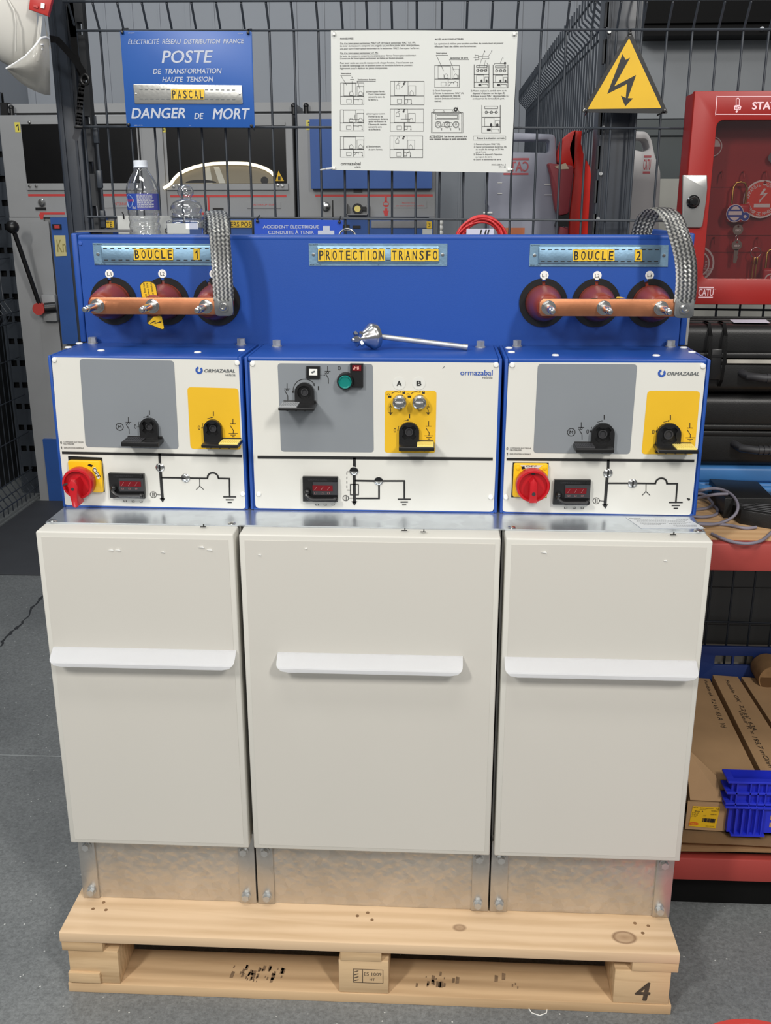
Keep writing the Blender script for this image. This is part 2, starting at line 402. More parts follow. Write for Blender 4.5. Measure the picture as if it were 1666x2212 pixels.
_TX = {}
def glyphs(txt, shear=0.0, bold=0.0):
    k = (txt, shear, bold)
    if k in _TX: return _TX[k]
    c = bpy.data.curves.new('lettering', 'FONT'); c.body = txt; c.size = 1; c.shear = shear; c.offset = bold; c.resolution_u = 3
    o = bpy.data.objects.new('lettering', c); COL.objects.link(o)
    dg = bpy.context.evaluated_depsgraph_get()
    me = bpy.data.meshes.new_from_object(o.evaluated_get(dg))
    vs_ = [v.co.copy() for v in me.vertices]; fs = [tuple(p.vertices) for p in me.polygons]
    bpy.data.objects.remove(o); bpy.data.curves.remove(c); bpy.data.meshes.remove(me)
    xs = [v.x for v in vs_]; ys = [v.y for v in vs_]
    _TX[k] = (vs_, fs, min(xs), max(xs), min(ys), max(ys)); return _TX[k]
def put_text(mb, txt, fn, u0, u1, v0=None, v1=None, vc=None, w=0.0004, shear=0.0, bold=0.0, rot=None):
    """letters filling u0..u1 (and v0..v1, or centred on vc in their own proportion)"""
    if txt == '1':
        q = [(0.62, 0), (1, 0), (1, 1), (0.68, 1), (0, 0.74), (0, 0.60), (0.62, 0.72)]
        x0, x1, y0, y1 = 0.0, 1.0, 0.0, 1.0; vs_ = [Vector((a, b, 0)) for a, b in q]; fs = [(0, 1, 2, 3, 6), (3, 4, 5, 6)]; bold = 0
        if v0 is None: h = (u1-u0)*2.4; v0, v1 = vc-h/2, vc+h/2
    else: vs_, fs, x0, x1, y0, y1 = glyphs(txt, shear, 0.0)
    e = bold*0.8
    x0 -= e; x1 += e
    if v0 is not None: y0 -= e*0.6; y1 += e*0.6
    sx = (u1-u0)/(x1-x0)
    if v0 is None: sy = abs(sx); v0 = vc - sy*(y0+y1)/2 + sy*y0
    else: sy = (v1-v0)/(y1-y0)
    for k, (ox, oy) in enumerate([(0, 0)] if e <= 0.002 else [(e, 0), (-e, 0), (0, e*0.6), (0, -e*0.6)]):
        nv = []
        for v in vs_:
            u = u0 + (v.x+ox-x0)*sx; q = v0 + (v.y+oy-y0)*sy
            if rot:
                a, cu, cv = rot; du, dv = u-cu, q-cv
                u = cu + du*math.cos(a) - dv*math.sin(a); q = cv + du*math.sin(a) + dv*math.cos(a)
            nv.append(mb.bm.verts.new(fn(u, q, w+k*0.00001)))
        for f in fs:
            try: g = mb.bm.faces.new([nv[i] for i in f]); g.material_index = mb.mi
            except ValueError: pass

def rrect(u0, v0, u1, v1, r, n=5):
    P = []
    for cx, cy, a0 in ((u1-r, v1-r, 0), (u0+r, v1-r, 90), (u0+r, v0+r, 180), (u1-r, v0+r, 270)):
        for i in range(n+1):
            a = math.radians(a0 + 90*i/n); P.append((cx + r*math.cos(a), cy + r*math.sin(a)))
    return P
def circ(u, v, r, n=24, a0=0.0, a1=360.0):
    return [(u + r*math.cos(math.radians(a0+(a1-a0)*i/n)), v + r*math.sin(math.radians(a0+(a1-a0)*i/n))) for i in range(n if a1-a0 >= 360 else n+1)]
def round_poly(pts, r, n=4):
    out = []; N = len(pts)
    for i in range(N):
        p = Vector(pts[i][:2]); a = Vector(pts[i-1][:2]); b = Vector(pts[(i+1) % N][:2])
        rr = min(r, (a-p).length*0.45, (b-p).length*0.45)
        s0 = p + (a-p).normalized()*rr; e0 = p + (b-p).normalized()*rr
        for k in range(n+1):
            t = k/n; q = s0*(1-t)**2 + p*2*t*(1-t) + e0*t*t; out.append((q.x, q.y))
    return out

class Plate:
    """drawing on a front-facing plane, coordinates read in one crop of the picture"""
    def __init__(s, mb, Y, cr):
        s.mb = mb; s.Y = Y; s.cr = cr; s.fn = YP(Y); s.w = 0.0006
        a = s.p(500, 500); b = s.p(600, 500); s.k = abs(b[0]-a[0])/100
    def p(s, x, y):
        q = at(*s.cr(x, y), s.Y); return (q.x, q.z)
    def poly(s, pts, w=0.0004, r=0.0, w0=None, bev=0.0):
        P = [s.p(*q) for q in pts]
        if r: P = round_poly(P, r)
        s.mb.prism(P, s.fn, w if w0 is None else w0, w if w0 is None else w, bev=bev) if w0 is None else s.mb.prism(P, s.fn, w0, w, bev=bev)
    def line(s, pts, wd, w=None, ext=True):
        w = s.w if w is None else w
        h = wd*s.k/2; P = [Vector(s.p(*q)) for q in pts]
        for a, b in zip(P, P[1:]):
            d = (b-a).normalized(); e = d*(h*0.9 if ext else 0); nn = Vector((-d.y, d.x))*h
            s.mb.prism([tuple(a-e+nn), tuple(a-e-nn), tuple(b+e-nn), tuple(b+e+nn)], s.fn, w, w); w += 0.00001
    def disc(s, x, y, r, w=None, h=None, n=28):
        w = s.w if w is None else w
        u, v = s.p(x, y)
        if h: s.mb.prism(circ(u, v, r*s.k, n), s.fn, w, w+h, bev=min(h*0.4, r*s.k*0.2))
        else: s.mb.prism(circ(u, v, r*s.k, n), s.fn, w, w)
    def ring(s, x, y, r, t, w=None, a0=0, a1=360, n=28):
        w = s.w if w is None else w
        u, v = s.p(x, y); ro = (r+t/2)*s.k; ri = (r-t/2)*s.k
        for i in range(n):
            b0 = a0+(a1-a0)*i/n; b1 = a0+(a1-a0)*(i+1)/n
            P = circ(u, v, ro, 1, b0, b1) + circ(u, v, ri, 1, b0, b1)[::-1]
            s.mb.prism(P, s.fn, w, w)
    def text(s, t, x0, x1, y0, y1, **k):
        a = s.p(x0, (y0+y1)/2); b = s.p(x1, (y0+y1)/2); c = s.p((x0+x1)/2, y0); d = s.p((x0+x1)/2, y1)
        put_text(s.mb, t, s.fn, a[0], b[0], d[1], c[1], **k)
    def line_text(s, t, x0, x1, yc, **k):
        a = s.p(x0, yc); b = s.p(x1, yc); put_text(s.mb, t, s.fn, a[0], b[0], vc=(a[1]+b[1])/2, **k)
    def arrow(s, a, b, wd, hl, w=None):
        w = s.w if w is None else w
        s.line([a, b], wd, w, ext=False)
        A = Vector(a); B = Vector(b); d = (B-A).normalized(); nn = Vector((-d.y, d.x))
        s.poly([tuple(B+d*hl*0.5), tuple(B-d*hl*0.5+nn*hl*0.45), tuple(B-d*hl*0.5-nn*hl*0.45)], w+0.00002)

# ------------------------------------------------------------------ scene tree
def tag(o, label=None, cat=None, group=None, kind=None):
    if label: o['label'] = label
    if cat: o['category'] = cat
    if group: o['group'] = group
    if kind: o['kind'] = kind
    return o
def thing(name, loc, label, cat, group=None):
    o = bpy.data.objects.new(name, None); COL.objects.link(o); o.location = loc; o.empty_display_size = 0.05
    return tag(o, label, cat, group)
def struct(mb, name, m_, smooth=35): return tag(mb.build(name, m_, None, smooth), kind='structure')
def hexnut(mb, p, ax, r, h, washer=True):
    p = Vector(p); ax = Vector(ax).normalized()
    if washer: mb.cyl(p, p+ax*h*0.22, r*1.14, None, 20); p = p+ax*h*0.25
    mb.cyl(p, p+ax*h, r, None, 6)
# ================================================================== the setting
mb = MB(); mb.box((-3.6, -3.2, -0.05), (3.4, 6.2, 0.0)); floor = struct(mb, 'floor', FLOOR, 0)
mb = MB()                                    # an open crack and a sawn joint in the floor
ck = [atz(x, y, 0) for x, y in ((-60, 1440), (-20, 1410), (0, 1395), (18, 1372), (42, 1352), (60, 1330), (80, 1300), (100, 1278), (130, 1250))]
fine = []
for a, b in zip(ck, ck[1:]):
    for k in range(5): q = a.lerp(b, k/5); fine.append(Vector((q.x+random.uniform(-0.006, 0.006), q.y+random.uniform(-0.004, 0.004), 0)))
ck = fine
for i, (a, b) in enumerate(zip(ck, ck[1:])):
    wv = 0.002 + 0.006*random.random(); wn = 0.002 + 0.006*random.random()
    mb.prism([(a.x-wv, a.y), (a.x+wv, a.y+0.004), (b.x+wn, b.y+0.004), (b.x-wn, b.y)], ZP(0), 0.0005, 0.0005)
mb.build('floor_crack', DARK, floor, 0)
mb = MB(); mb.box((-3.0, 0.792, 0.0003), (-0.62, 0.796, 0.0006)); mb.build('floor_joint', mat('joint_grey', (146, 150, 150), 0.8), floor, 0)
mb = MB(); mb.box((-3.6, 5.0, 0), (3.4, 5.1, 4.4))
for k in range(40):                          # narrow ribs of the cladding sheets
    x = -3.5 + k*0.17
    mb.box((x, 4.992, 0), (x+0.012 if k % 6 else x+0.03, 5.0, 4.4))
struct(mb, 'wall_back', WALLG, 0)
mb = MB(); mb.box((-2.6, 3.4, 0), (-2.5, 5.0, 4.4)); struct(mb, 'wall_left', WALLG, 0)
mb = MB(); mb.box((0.95, 2.9, 2.165), (3.2, 3.0, 2.42)); mb.box((0.95, 2.86, 2.165), (3.2, 2.9, 2.2)); mb.box((0.95, 2.88, 2.215), (3.2, 2.9, 2.235))
mb.use(1).cyl((1.42, 2.855, 2.185), (1.42, 2.845, 2.185), 0.008)
struct(mb, 'trim_1', [mat('black_beam', (9, 9, 10), 0.7, spec=0.2), WINK])
mb = MB(); mb.box((0.8, 3.02, 1.86), (3.2, 3.06, 2.6)); struct(mb, 'trim_2', mat('wall_light_panel', (136, 140, 144), 0.6, var=0.03), 0)
mb = MB(); mb.box((0.8, 3.02, 1.60), (3.2, 3.07, 1.856)); mb.box((0.8, 3.0, 1.79), (3.2, 3.02, 1.80)); mb.box((0.8, 3.01, 1.0), (3.2, 3.06, 1.60)); struct(mb, 'trim_3', mat('dark_green_grey', (60, 68, 70), 0.4, var=0.05), 0)

# dark fence partition and mat at the left
mb = MB(); mb.box((-2.34, 1.2, 0), (-2.30, 3.9, 1.96)); tag(mb.build('partition_screen', DARK), 'dark grey partition screen behind the fence at the far left', 'screen')
mb = MB(); mb.box((-2.0, 2.2, 0), (0.6, 3.28, 0.006), 0.002); tag(mb.build('floor_mat', MAT_D), 'dark rubber mat lying in front of the grey cabinet row', 'mat')

def wire_panel(name, u0, u1, us, zs, put, folds, label, z0, z1, r=0.0027):
    """a welded mesh panel: upright wires with V folds, cross wires; put(u, out, z) is a point on the panel"""
    t = thing(name, put((u0+u1)/2, 0, z0), label, 'fence')
    mb = MB()
    prof = [(z0, 0)]
    for zf, d in folds: prof += [(zf-0.055, 0), (zf-0.004, d), (zf+0.004, d), (zf+0.055, 0)]
    prof += [(z1, 0)]; prof.sort()
    for u in us: mb.tube([put(u, o, z) for z, o in prof], r, 7)
    mb.build('upright_wires', FENCE, t)
    mb = MB()
    for z, o in zs: mb.tube([put(u0, o + 0.004, z), put(u1, o + 0.004, z)], r, 7)
    mb.build('cross_wires', FENCE, t)
    return t
FY = 0.78
us = [-0.104 + 0.055*k for k in range(-11, 36)]
zrow = [(1.93-0.2*k+ (0 if k == 0 else -0.06), 0) for k in range(1, 9)]
wire_panel('wire_fence', -0.72, 1.85, us, [(1.925, 0.036), (1.872, 0)] + [(1.67-0.2*k, 0) for k in range(0, 8)] + [(1.985, 0)],
           lambda u, o, z: Vector((u, FY-o, z - 0.0075*u)), [(1.925, 0.036)], 'dark wire mesh fence panel directly behind the blue and white switchgear', 0.06, 2.03)
# side panel running away from the right post
SX = 0.53
t = thing('wire_fence', (SX, 2.1, 0.05), 'dark wire mesh side fence running back behind the red plastic holder', 'fence')
mb = MB()
for k in range(46):
    y = 1.0 + 0.055*k
    mb.tube([(SX, y, 0.05), (SX, y, 1.935), (SX-0.004, y, 1.945), (SX-0.034, y, 1.972), (SX-0.036, y, 1.985), (SX-0.036, y, 2.025)], 0.0027, 6)
mb.build('upright_wires', FENCE, t)
mb = MB()
for z, o in [(1.997, -0.036), (1.942, 0.0), (1.918, 0)] + [(1.70-0.2*k, 0) for k in range(8)]:
    mb.tube([(SX+o+0.005, 0.95, z), (SX+o+0.005, 3.5, z)], 0.0032, 6)
mb.build('cross_wires', FENCE, t)
# left side panel
LX = -2.06
t = thing('wire_fence', (LX, 2.4, 0.05), 'dark wire mesh fence at the left edge before the dark screen', 'fence')
mb = MB()
for k in range(29):
    y = 1.75 + 0.055*k
    mb.tube([(LX+0.05, y, 0.03), (LX+0.05, y, 0.07), (LX, y, 0.15), (LX, y, 0.93), (LX+0.04, y, 0.99), (LX, y, 1.05), (LX, y, 1.9)], 0.0027, 6)
mb.build('upright_wires', FENCE, t)
mb = MB()
for z, o in [(0.07, 0.05), (0.11, 0.03), (0.15, 0)] + [(0.35+0.2*k, 0) for k in range(3)] + [(0.93, 0), (0.99, 0.04), (1.05, 0)] + [(1.25+0.2*k, 0) for k in range(4)]:
    mb.tube([(LX+o+0.005, 1.7, z), (LX+o+0.005, 3.41, z)], 0.003, 6)
mb.build('cross_wires', FENCE, t)

def slotted_post(name, x, y, w, d, h, label, slots=True, dark=False):
    t = thing(name, (x, y, 0), label, 'post')
    mb = MB(); mb.box((x-w/2, y, 0), (x+w/2, y+d, h), 0.006, 3)
    mb.box((x-w/2+0.012, y-0.003, 0), (x-w/2+0.016, y, h)); mb.box((x+w/2-0.018, y-0.003, 0), (x+w/2-0.013, y, h))
    mb.build('profile', POST, t)
    return t
# left post of the main panel with its notched clamping strip
t = slotted_post('fence_post', -0.751, 0.80, 0.058, 0.06, 2.35, 'dark post left of the mesh panel carrying the white helmet')
mb = MB()
z = 0.1
while z < 2.3:
    mb.box((-0.721, 0.805, z), (-0.699, 0.83, z+0.073)); mb.box((-0.721, 0.805, z+0.073), (-0.715, 0.83, z+0.1)); mb.box((-0.703, 0.805, z+0.073), (-0.699, 0.83, z+0.1))
    z += 0.1
mb.build('notched_strip', DARK, t, 0)
mb = MB()
for z in (1.66, 1.56, 1.47): mb.box((-0.694, 0.79, z-0.02), (-0.682, 0.80, z+0.02), 0.002)
mb.tube([(-0.688, 0.797, 1.70), (-0.683, 0.797, 1.2)], 0.003, 6); mb.build('clamp_clips', FENCE, t)
# right post, wider, with bolt heads
t = slotted_post('fence_post', 0.525, 0.82, 0.085, 0.10, 2.35, 'wide dark post behind the yellow triangle sign')
mb = MB(); mb.box((0.482, 0.818, 0.05), (0.4825, 0.83, 2.3))
n_ = [(0.479, 0.05)]
for k in range(30): z = 0.08+0.075*k; n_ += [(0.4795, z), (0.4795, z+0.05), (0.486, z+0.0505), (0.486, z+0.0745)]
mb = MB(); mb.prism([(0.4865, 0.05)] + [(0.4795, 0.05)] + n_[2:] + [(0.4865, 2.33)], YP(0.83), 0.0, 0.015); mb.build('notched_strip', DARK, t, 0)
for k in range(5):
    mb = MB(); z = 1.47 + k*0.1; mb.cyl((0.49, 0.82, z), (0.49, 0.811, z), 0.004, None, 12); mb.build('bolt', BOLT, t)
mb = MB()
for x in (0.483, 0.553): mb.box((x, 0.815, 0.02), (x+0.006, 0.82, 2.3))
mb.build('edge_rails', FENCE, t, 0)
# perforated post far left
t = thing('fence_post', (-2.02, 3.44, 0), 'perforated dark post left of the grey cabinet row', 'post')
sl = []
for k in range(17):
    z = 0.12 + 0.115*k
    for x in (-2.12, -2.075): sl.append([(x, z), (x+0.03, z), (x+0.03, z+0.03), (x, z+0.03)])
mb = MB(); mb.prism([(-2.14, 0), (-2.02, 0), (-2.02, 2.03), (-2.14, 2.03)], YP(3.444), 0.0, 0.004, holes=sl); mb.box((-2.14, 3.446, 0), (-2.136, 3.48, 2.03)); mb.build('profile', mat('perforated_post', (70, 76, 84), 0.4, 0.3, var=0.1), t, 0)
mb = MB(); mb.box((-2.135, 3.47, 0), (-2.021, 3.474, 2.03)); mb.build('back_plate', BLK, t, 0)
mb = MB(); mb.box((-2.02, 3.42, 0), (-1.985, 3.50, 1.98)); mb.build('black_edge', mat('black_gap', (14, 14, 15), 0.8), t, 0)  # black strip filling the gap between post and cubicle

# ================================================================== pallet
PX, PYF = -0.0078, -0.0703
pal = thing('wooden_pallet', (PX, 0.33, 0), 'bare wooden pallet carrying the switchgear', 'pallet')
x0, x1 = PX-0.6, PX+0.6
yb = PYF
ys_ = [(0, 0.145), (0.186, 0.286), (0.327, 0.472), (0.513, 0.613), (0.655, 0.8)]
for i, (a, b) in enumerate(ys_):
    mb = MB(); mb.box((x0, yb+a, 0.122), (x1, yb+b, 0.144), 0.002); mb.build('deck_board', WOOD_D, pal, 30)
for xa, xb in ((x0, x0+0.084), (PX-0.05, PX+0.032), (x1-0.09, x1)):
    mb = MB(); mb.box((xa+0.002, yb+0.002, 0.1), (xb, yb+0.798, 0.1218), 0.0015); mb.build('stringer_board', WOOD_B, pal, 30)
for k, (xa, xb) in enumerate(((x0+0.012, x0+0.112), (PX-0.052, PX+0.046), (x1-0.119, x1-0.012))):
    for j, ya in enumerate((yb+0.004, yb+0.34, yb+0.70)):
        mb = MB(); mb.box((xa, ya, 0.022), (xb, ya+0.098, 0.0998), 0.0025)
        if k == 0 and j == 0: mb.box((xa-0.002, ya-0.006, 0.026), (xa+0.062, ya+0.01, 0.05), 0.002)
        if j == 0 and k == 1:
            mb.use(1); f = YP(ya); u, v = (xa+xb)/2+0.014, 0.064
            for a, b in (((u-0.034, v-0.016), (u-0.034, v+0.016)), ((u-0.016, v-0.016), (u-0.016, v+0.016)), ((u+0.024, v-0.016), (u+0.024, v+0.016))):
                mb.prism([(a[0]-0.0006, a[1]), (a[0]+0.0006, a[1]), (b[0]+0.0006, b[1]), (b[0]-0.0006, b[1])], f, 0.0005, 0.0005)
            for q in (v-0.016, v+0.016): mb.prism([(u-0.034, q-0.0006), (u+0.024, q-0.0006), (u+0.024, q+0.0006), (u-0.034, q+0.0006)], f, 0.0005, 0.0005)
            for q in range(4): mb.prism([(u-0.032, v-0.013+q*0.007), (u-0.024, v-0.010+q*0.007), (u-0.024, v-0.008+q*0.007), (u-0.032, v-0.011+q*0.007)], f, 0.0005, 0.0005)
            put_text(mb, 'ES 1009', f, u-0.013, u+0.021, vc=v+0.005); put_text(mb, 'HT', f, u-0.002, u+0.008, vc=v-0.008)
        if j == 0 and k == 2:
            mb.use(1); put_text(mb, '4', YP(ya), xb-0.066, xb-0.036, 0.030, 0.074, w=0.0006, bold=0.03, shear=0.1)
        mb.build('block', [WOOD_B, mat('stamp_ink', (74, 62, 50), 0.8, var=0.3, scale=90)], pal, 30)
for a, b in ((0.002, 0.102), (0.35, 0.45), (0.698, 0.798)):
    mb = MB(); mb.box((x0+0.006, yb+a, 0.0), (x1-0.006, yb+b, 0.0218), 0.0015)
    if a < 0.01:                      # ink and tread marks printed on the visible board
        mb.use(1)
        for q in range(60):
            u = PX + random.choice((-0.25, -0.22, -0.2, 0.12, 0.15, 0.28)) + random.uniform(-0.03, 0.03); v = yb + random.uniform(0.02, 0.06); s_ = random.uniform(0.004, 0.018)
            mb.prism([(u, v), (u+s_*0.4, v+0.001), (u+s_*0.5, v+s_), (u+s_*0.1, v+s_*1.1)], ZP(0.0218), 0.0004, 0.0004)
    mb.build('bottom_board', [WOOD_L, mat('scuff_ink', (132, 108, 82), 0.9, var=0.3, scale=90)], pal, 30)
for x, y in ((x0+0.045, 0.0), (x0+0.06, 0.02), (x0+0.072, -0.002), (PX-0.02, 0.006), (PX, 0.016), (PX+0.01, -0.004), (x1-0.07, 0.012), (x1-0.045, 0.006), (x1-0.06, -0.015)):
    mb = MB(); mb.cyl((x, y, 0.1438), (x, y, 0.1447), 0.0035, None, 10); mb.build('nail_head', mat('nail', (134, 104, 74), 0.6, 0.3, var=0.2), pal)
mb = MB()
for c in ((-0.42, 0.05), (-0.30, 0.06), (-0.24, 0.10)):
    rows = []
    for i in range(9):
        q = i/8; rows.append([(c[0]+q*0.12, yb+0.13+c[1]*q, 0.1-0.07*math.sin(q*2.2)), (c[0]+q*0.12+0.012, yb+0.15+c[1]*q, 0.1-0.07*math.sin(q*2.2)+0.004)])
    mb.grid(rows)
tag(mb.build('plastic_strapping', mat('milky_film', (150, 150, 148), 0.4, var=0.1), None), 'loose milky plastic strapping hanging under the pallet boards', 'strapping')

# ================================================================== the three cubicles
XB = [-0.595, -0.2335, 0.2350, 0.595]
HAND = [(105, 505, 1396, 1441), (596, 1001, 1408, 1452), (1092, 1513, 1417, 1462)]
CUBL = ['left switchgear cubicle with pale grey door and full width white handle', 'middle switchgear cubicle, widest of the three pale grey doors', 'right switchgear cubicle with pale grey door beside the red shelving']
def hexbolt(t, x, y, z, r=0.0075):
    mb = MB(); mb.cyl((x, y, z), (x, y-0.003, z), r*1.3, None, 20); mb.cyl((x, y-0.003, z), (x, y-0.011, z), r, None, 6)
    return mb.build('bolt', BOLT, t, 30)
for i in range(3):
    xa, xb = XB[i]+0.0015, XB[i+1]-0.0015
    t = thing('switchgear_cubicle', ((xa+xb)/2, 0.35, 0.144), CUBL[i], 'cabinet', 'cubicles of the switchgear')
    mb = MB(); mb.box((xa, 0.052, 0.1445), (xa+0.004, 0.72, 0.945)); mb.box((xb-0.004, 0.052, 0.1445), (xb, 0.72, 0.945)); mb.box((xa+0.004, 0.716, 0.1445), (xb-0.004, 0.72, 0.945))
    mb.box((xa+0.004, 0.06, 0.29), (xb-0.004, 0.716, 0.30)); mb.build('carcass', GALVF, t, 0)
    mb = MB(); mb.box((xa+0.022, 0.036, 0.1445), (xb-0.022, 0.05, 0.31)); mb.build('plinth_panel', GALVP, t, 0)
    for q in (xa, xb-0.034):
        mb = MB(); mb.box((q, 0.031, 0.1445), (q+0.034, 0.052, 0.31), 0.0015); mb.build('corner_flange', GALVF, t)
        for z in (0.164, 0.272): hexbolt(t, q+0.019 if q == xa else q+0.013, 0.031, z)
    # door: a folded tray with a bevelled rim
    da, db = (xa-0.0005, xb-0.0035) if i == 0 else ((xa+0.003, xb-0.003) if i == 1 else (xa+0.003, xb+0.0005))
    mb = MB(); mb.box((da, 0.0, 0.2995), (db, 0.05, 0.9475), 0.0028, 3)
    d = mb.build('door', DOORW, t)
    mb = MB(); mb.box((da+0.010, -0.0006, 0.309), (db-0.010, 0.001, 0.937)); mb.build('protective_film', FILM, d, 0)
    mb = MB()                                      # scratches and lifted bits of the film
    for k in range(5 if i == 0 else 2):
        u = da+0.012+random.random()*(0.02 if i == 0 and k > 4 else 0.30); v = 0.925-random.random()*0.02 if k < 5 else 0.93-random.random()*0.15; s_ = random.uniform(0.002, 0.006)
        mb.prism([(u, v), (u+s_*2, v-s_*0.3), (u+s_*1.6, v+s_*0.5)], YP(-0.0006), 0.0004, 0.0016)
    mb.build('film_tears', CAPW, d, 0)
    # handle: a lip that leans out, lower corners rounded
    px0, px1, py0, py1 = HAND[i]
    A = at(px0, py0, 0.0); B = at(px1, (py0+6), 0.0)
    ha, hb = max(A.x, da+0.006) if i == 0 else at(px0, py0, -0.022).x, at(px1, py0, -0.022).x
    if i == 0: ha = at(px0, py0, -0.022).x
    z0 = A.z if i < 2 else at(px0, py0+1, 0).z
    prof = [(0.0, 0.0), (-0.003, -0.0006), (-0.010, -0.0048), (-0.018, -0.0098), (-0.025, -0.0140), (-0.0285, -0.0166), (-0.0298, -0.0190), (-0.0300, -0.0235), (-0.0296, -0.0262)]
    rows = []; L = len(prof)
    for k, (yy, zz) in enumerate(prof):
        s_ = k/(L-1); rr = 0.028; q = max(0.0, (s_-0.35)/0.65); inset = rr*(1-math.sqrt(max(0, 1-q*q)))*0.8
        rows.append([(ha+inset+(hb-ha-2*inset)*j/24, yy-0.0008, z0+zz) for j in range(25)])
    mb = MB(); mb.grid(rows, 0.004); mb.build('handle', HANDW, t, 24)

# galvanised deck behind the door tops
t = thing('galvanised_deck', (0, 0.4, 0.945), 'galvanised metal deck running along the top of the pale doors', 'deck')
mb = MB(); mb.box((-0.592, 0.044, 0.9478), (0.592, 0.72, 0.9505)); mb.build('sheet', GALV, t, 0)
for x, y in ((114, 1126), (501, 1131), (1106, 1140), (1508, 1147)):
    p = atz(x, y, 0.9505); mb = MB(); mb.lathe([(0.0075, 0), (0.007, 0.0018), (0.004, 0.003), (0, 0.0033)], (p.x, p.y, 0.9505), seg=16); mb.build('screw', STEEL, t)
for x, y in ((440, 1139), (875, 1147), (916, 1150), (1456, 1156)):
    p = atz(x, y, 0.9505); mb = MB(); mb.box((p.x-0.006, p.y, 0.9505), (p.x+0.004, p.y+0.003, 0.9515)); mb.box((p.x-0.001, p.y, 0.9515), (p.x+0.001, p.y+0.002, 0.956)); mb.build('clip', BLK, t, 0)
P = [atz(x, y, 0.9505) for x, y in ((1352, 1118), (1487, 1121), (1524, 1142), (1386, 1142))]
mb = MB(); mb.prism([(p.x, p.y) for p in P], ZP(0.9505), 0.0002, 0.0006); mb.use(1)
def onlab(u, v): return P[0]*(1-u)*(1-v) + P[1]*u*(1-v) + P[2]*u*v + P[3]*(1-u)*v
for k, (s0, s1) in enumerate(((0.03, 0.2), (0.44, 0.6), (0.78, 0.97), (0.08, 0.9), (0.1, 0.86), (0.08, 0.55), (0.6, 0.92), (0.1, 0.5), (0.55, 0.8), (0.12, 0.4), (0.58, 0.95), (0.6, 0.9))):
    v = (0.1, 0.1, 0.1, 0.22, 0.32, 0.42, 0.42, 0.54, 0.54, 0.66, 0.7, 0.82)[k]
    u = s0
    while u < s1:
        du = random.uniform(0.012, 0.03); a = onlab(u, v); b = onlab(u+du, v); h = 0.0012 if v > 0.12 else 0.0022
        mb.prism([(a.x, a.y-h/2), (b.x, b.y-h/2), (b.x, b.y+h/2), (a.x, a.y+h/2)], ZP(0.9505), 0.0009, 0.0009); u += du+0.008
mb.build('data_label', [mat('label_silver', (196, 200, 204), 0.4), INKG], t, 0)

# ================================================================== control boxes
YF = 0.138
Lc, Cc, Rc = crop(90, 720, 3.5447), crop(530, 720, 2.9228), crop(1060, 720, 3.332)
BX = [(-0.594, -0.2375), (-0.2325, 0.2315), (0.2365, 0.598)]
def corner_cap(t, pl, x, y, r=20):
    u, v = pl.p(x, y); k = r*pl.k
    mb = MB(); mb.lathe([(k, 0), (k, 0.002), (k*0.8, 0.0035), (k*0.45, 0.0038), (0, 0.0039)], (u, YF-0.0005, v), (0, -1, 0), 20); mb.build('corner_cap', CAPW, t)
def control_box(i, label, cr, face):
    xa, xb = BX[i]
    t = thing('control_box', ((xa+xb)/2, 0.22, 0.9505), label, 'control box', 'control boxes of the switchgear')
    mb = MB()
    for q in (xa, xb-0.006): mb.box((q, YF-0.002, 0.951), (q+0.006, 0.3145, 1.2395), 0.002)
    mb.box((xa+0.006, YF-0.001, 1.2305), (xb-0.006, 0.3145, 1.2395), 0.003, 3)
    mb.box((xa+0.006, YF+0.002, 0.951), (xb-0.006, 0.3145, 1.2305)); mb.box((xa+0.006, YF-0.001, 0.951), (xb-0.006, 0.16, 0.9545))
    mb.build('housing', BLUE, t)
    mb = MB(); pl = Plate(mb, YF, cr)
    pl.poly(face, 0.0015, r=0.008, w0=-0.0035); pl.w = 0.0023
    return t, mb, pl
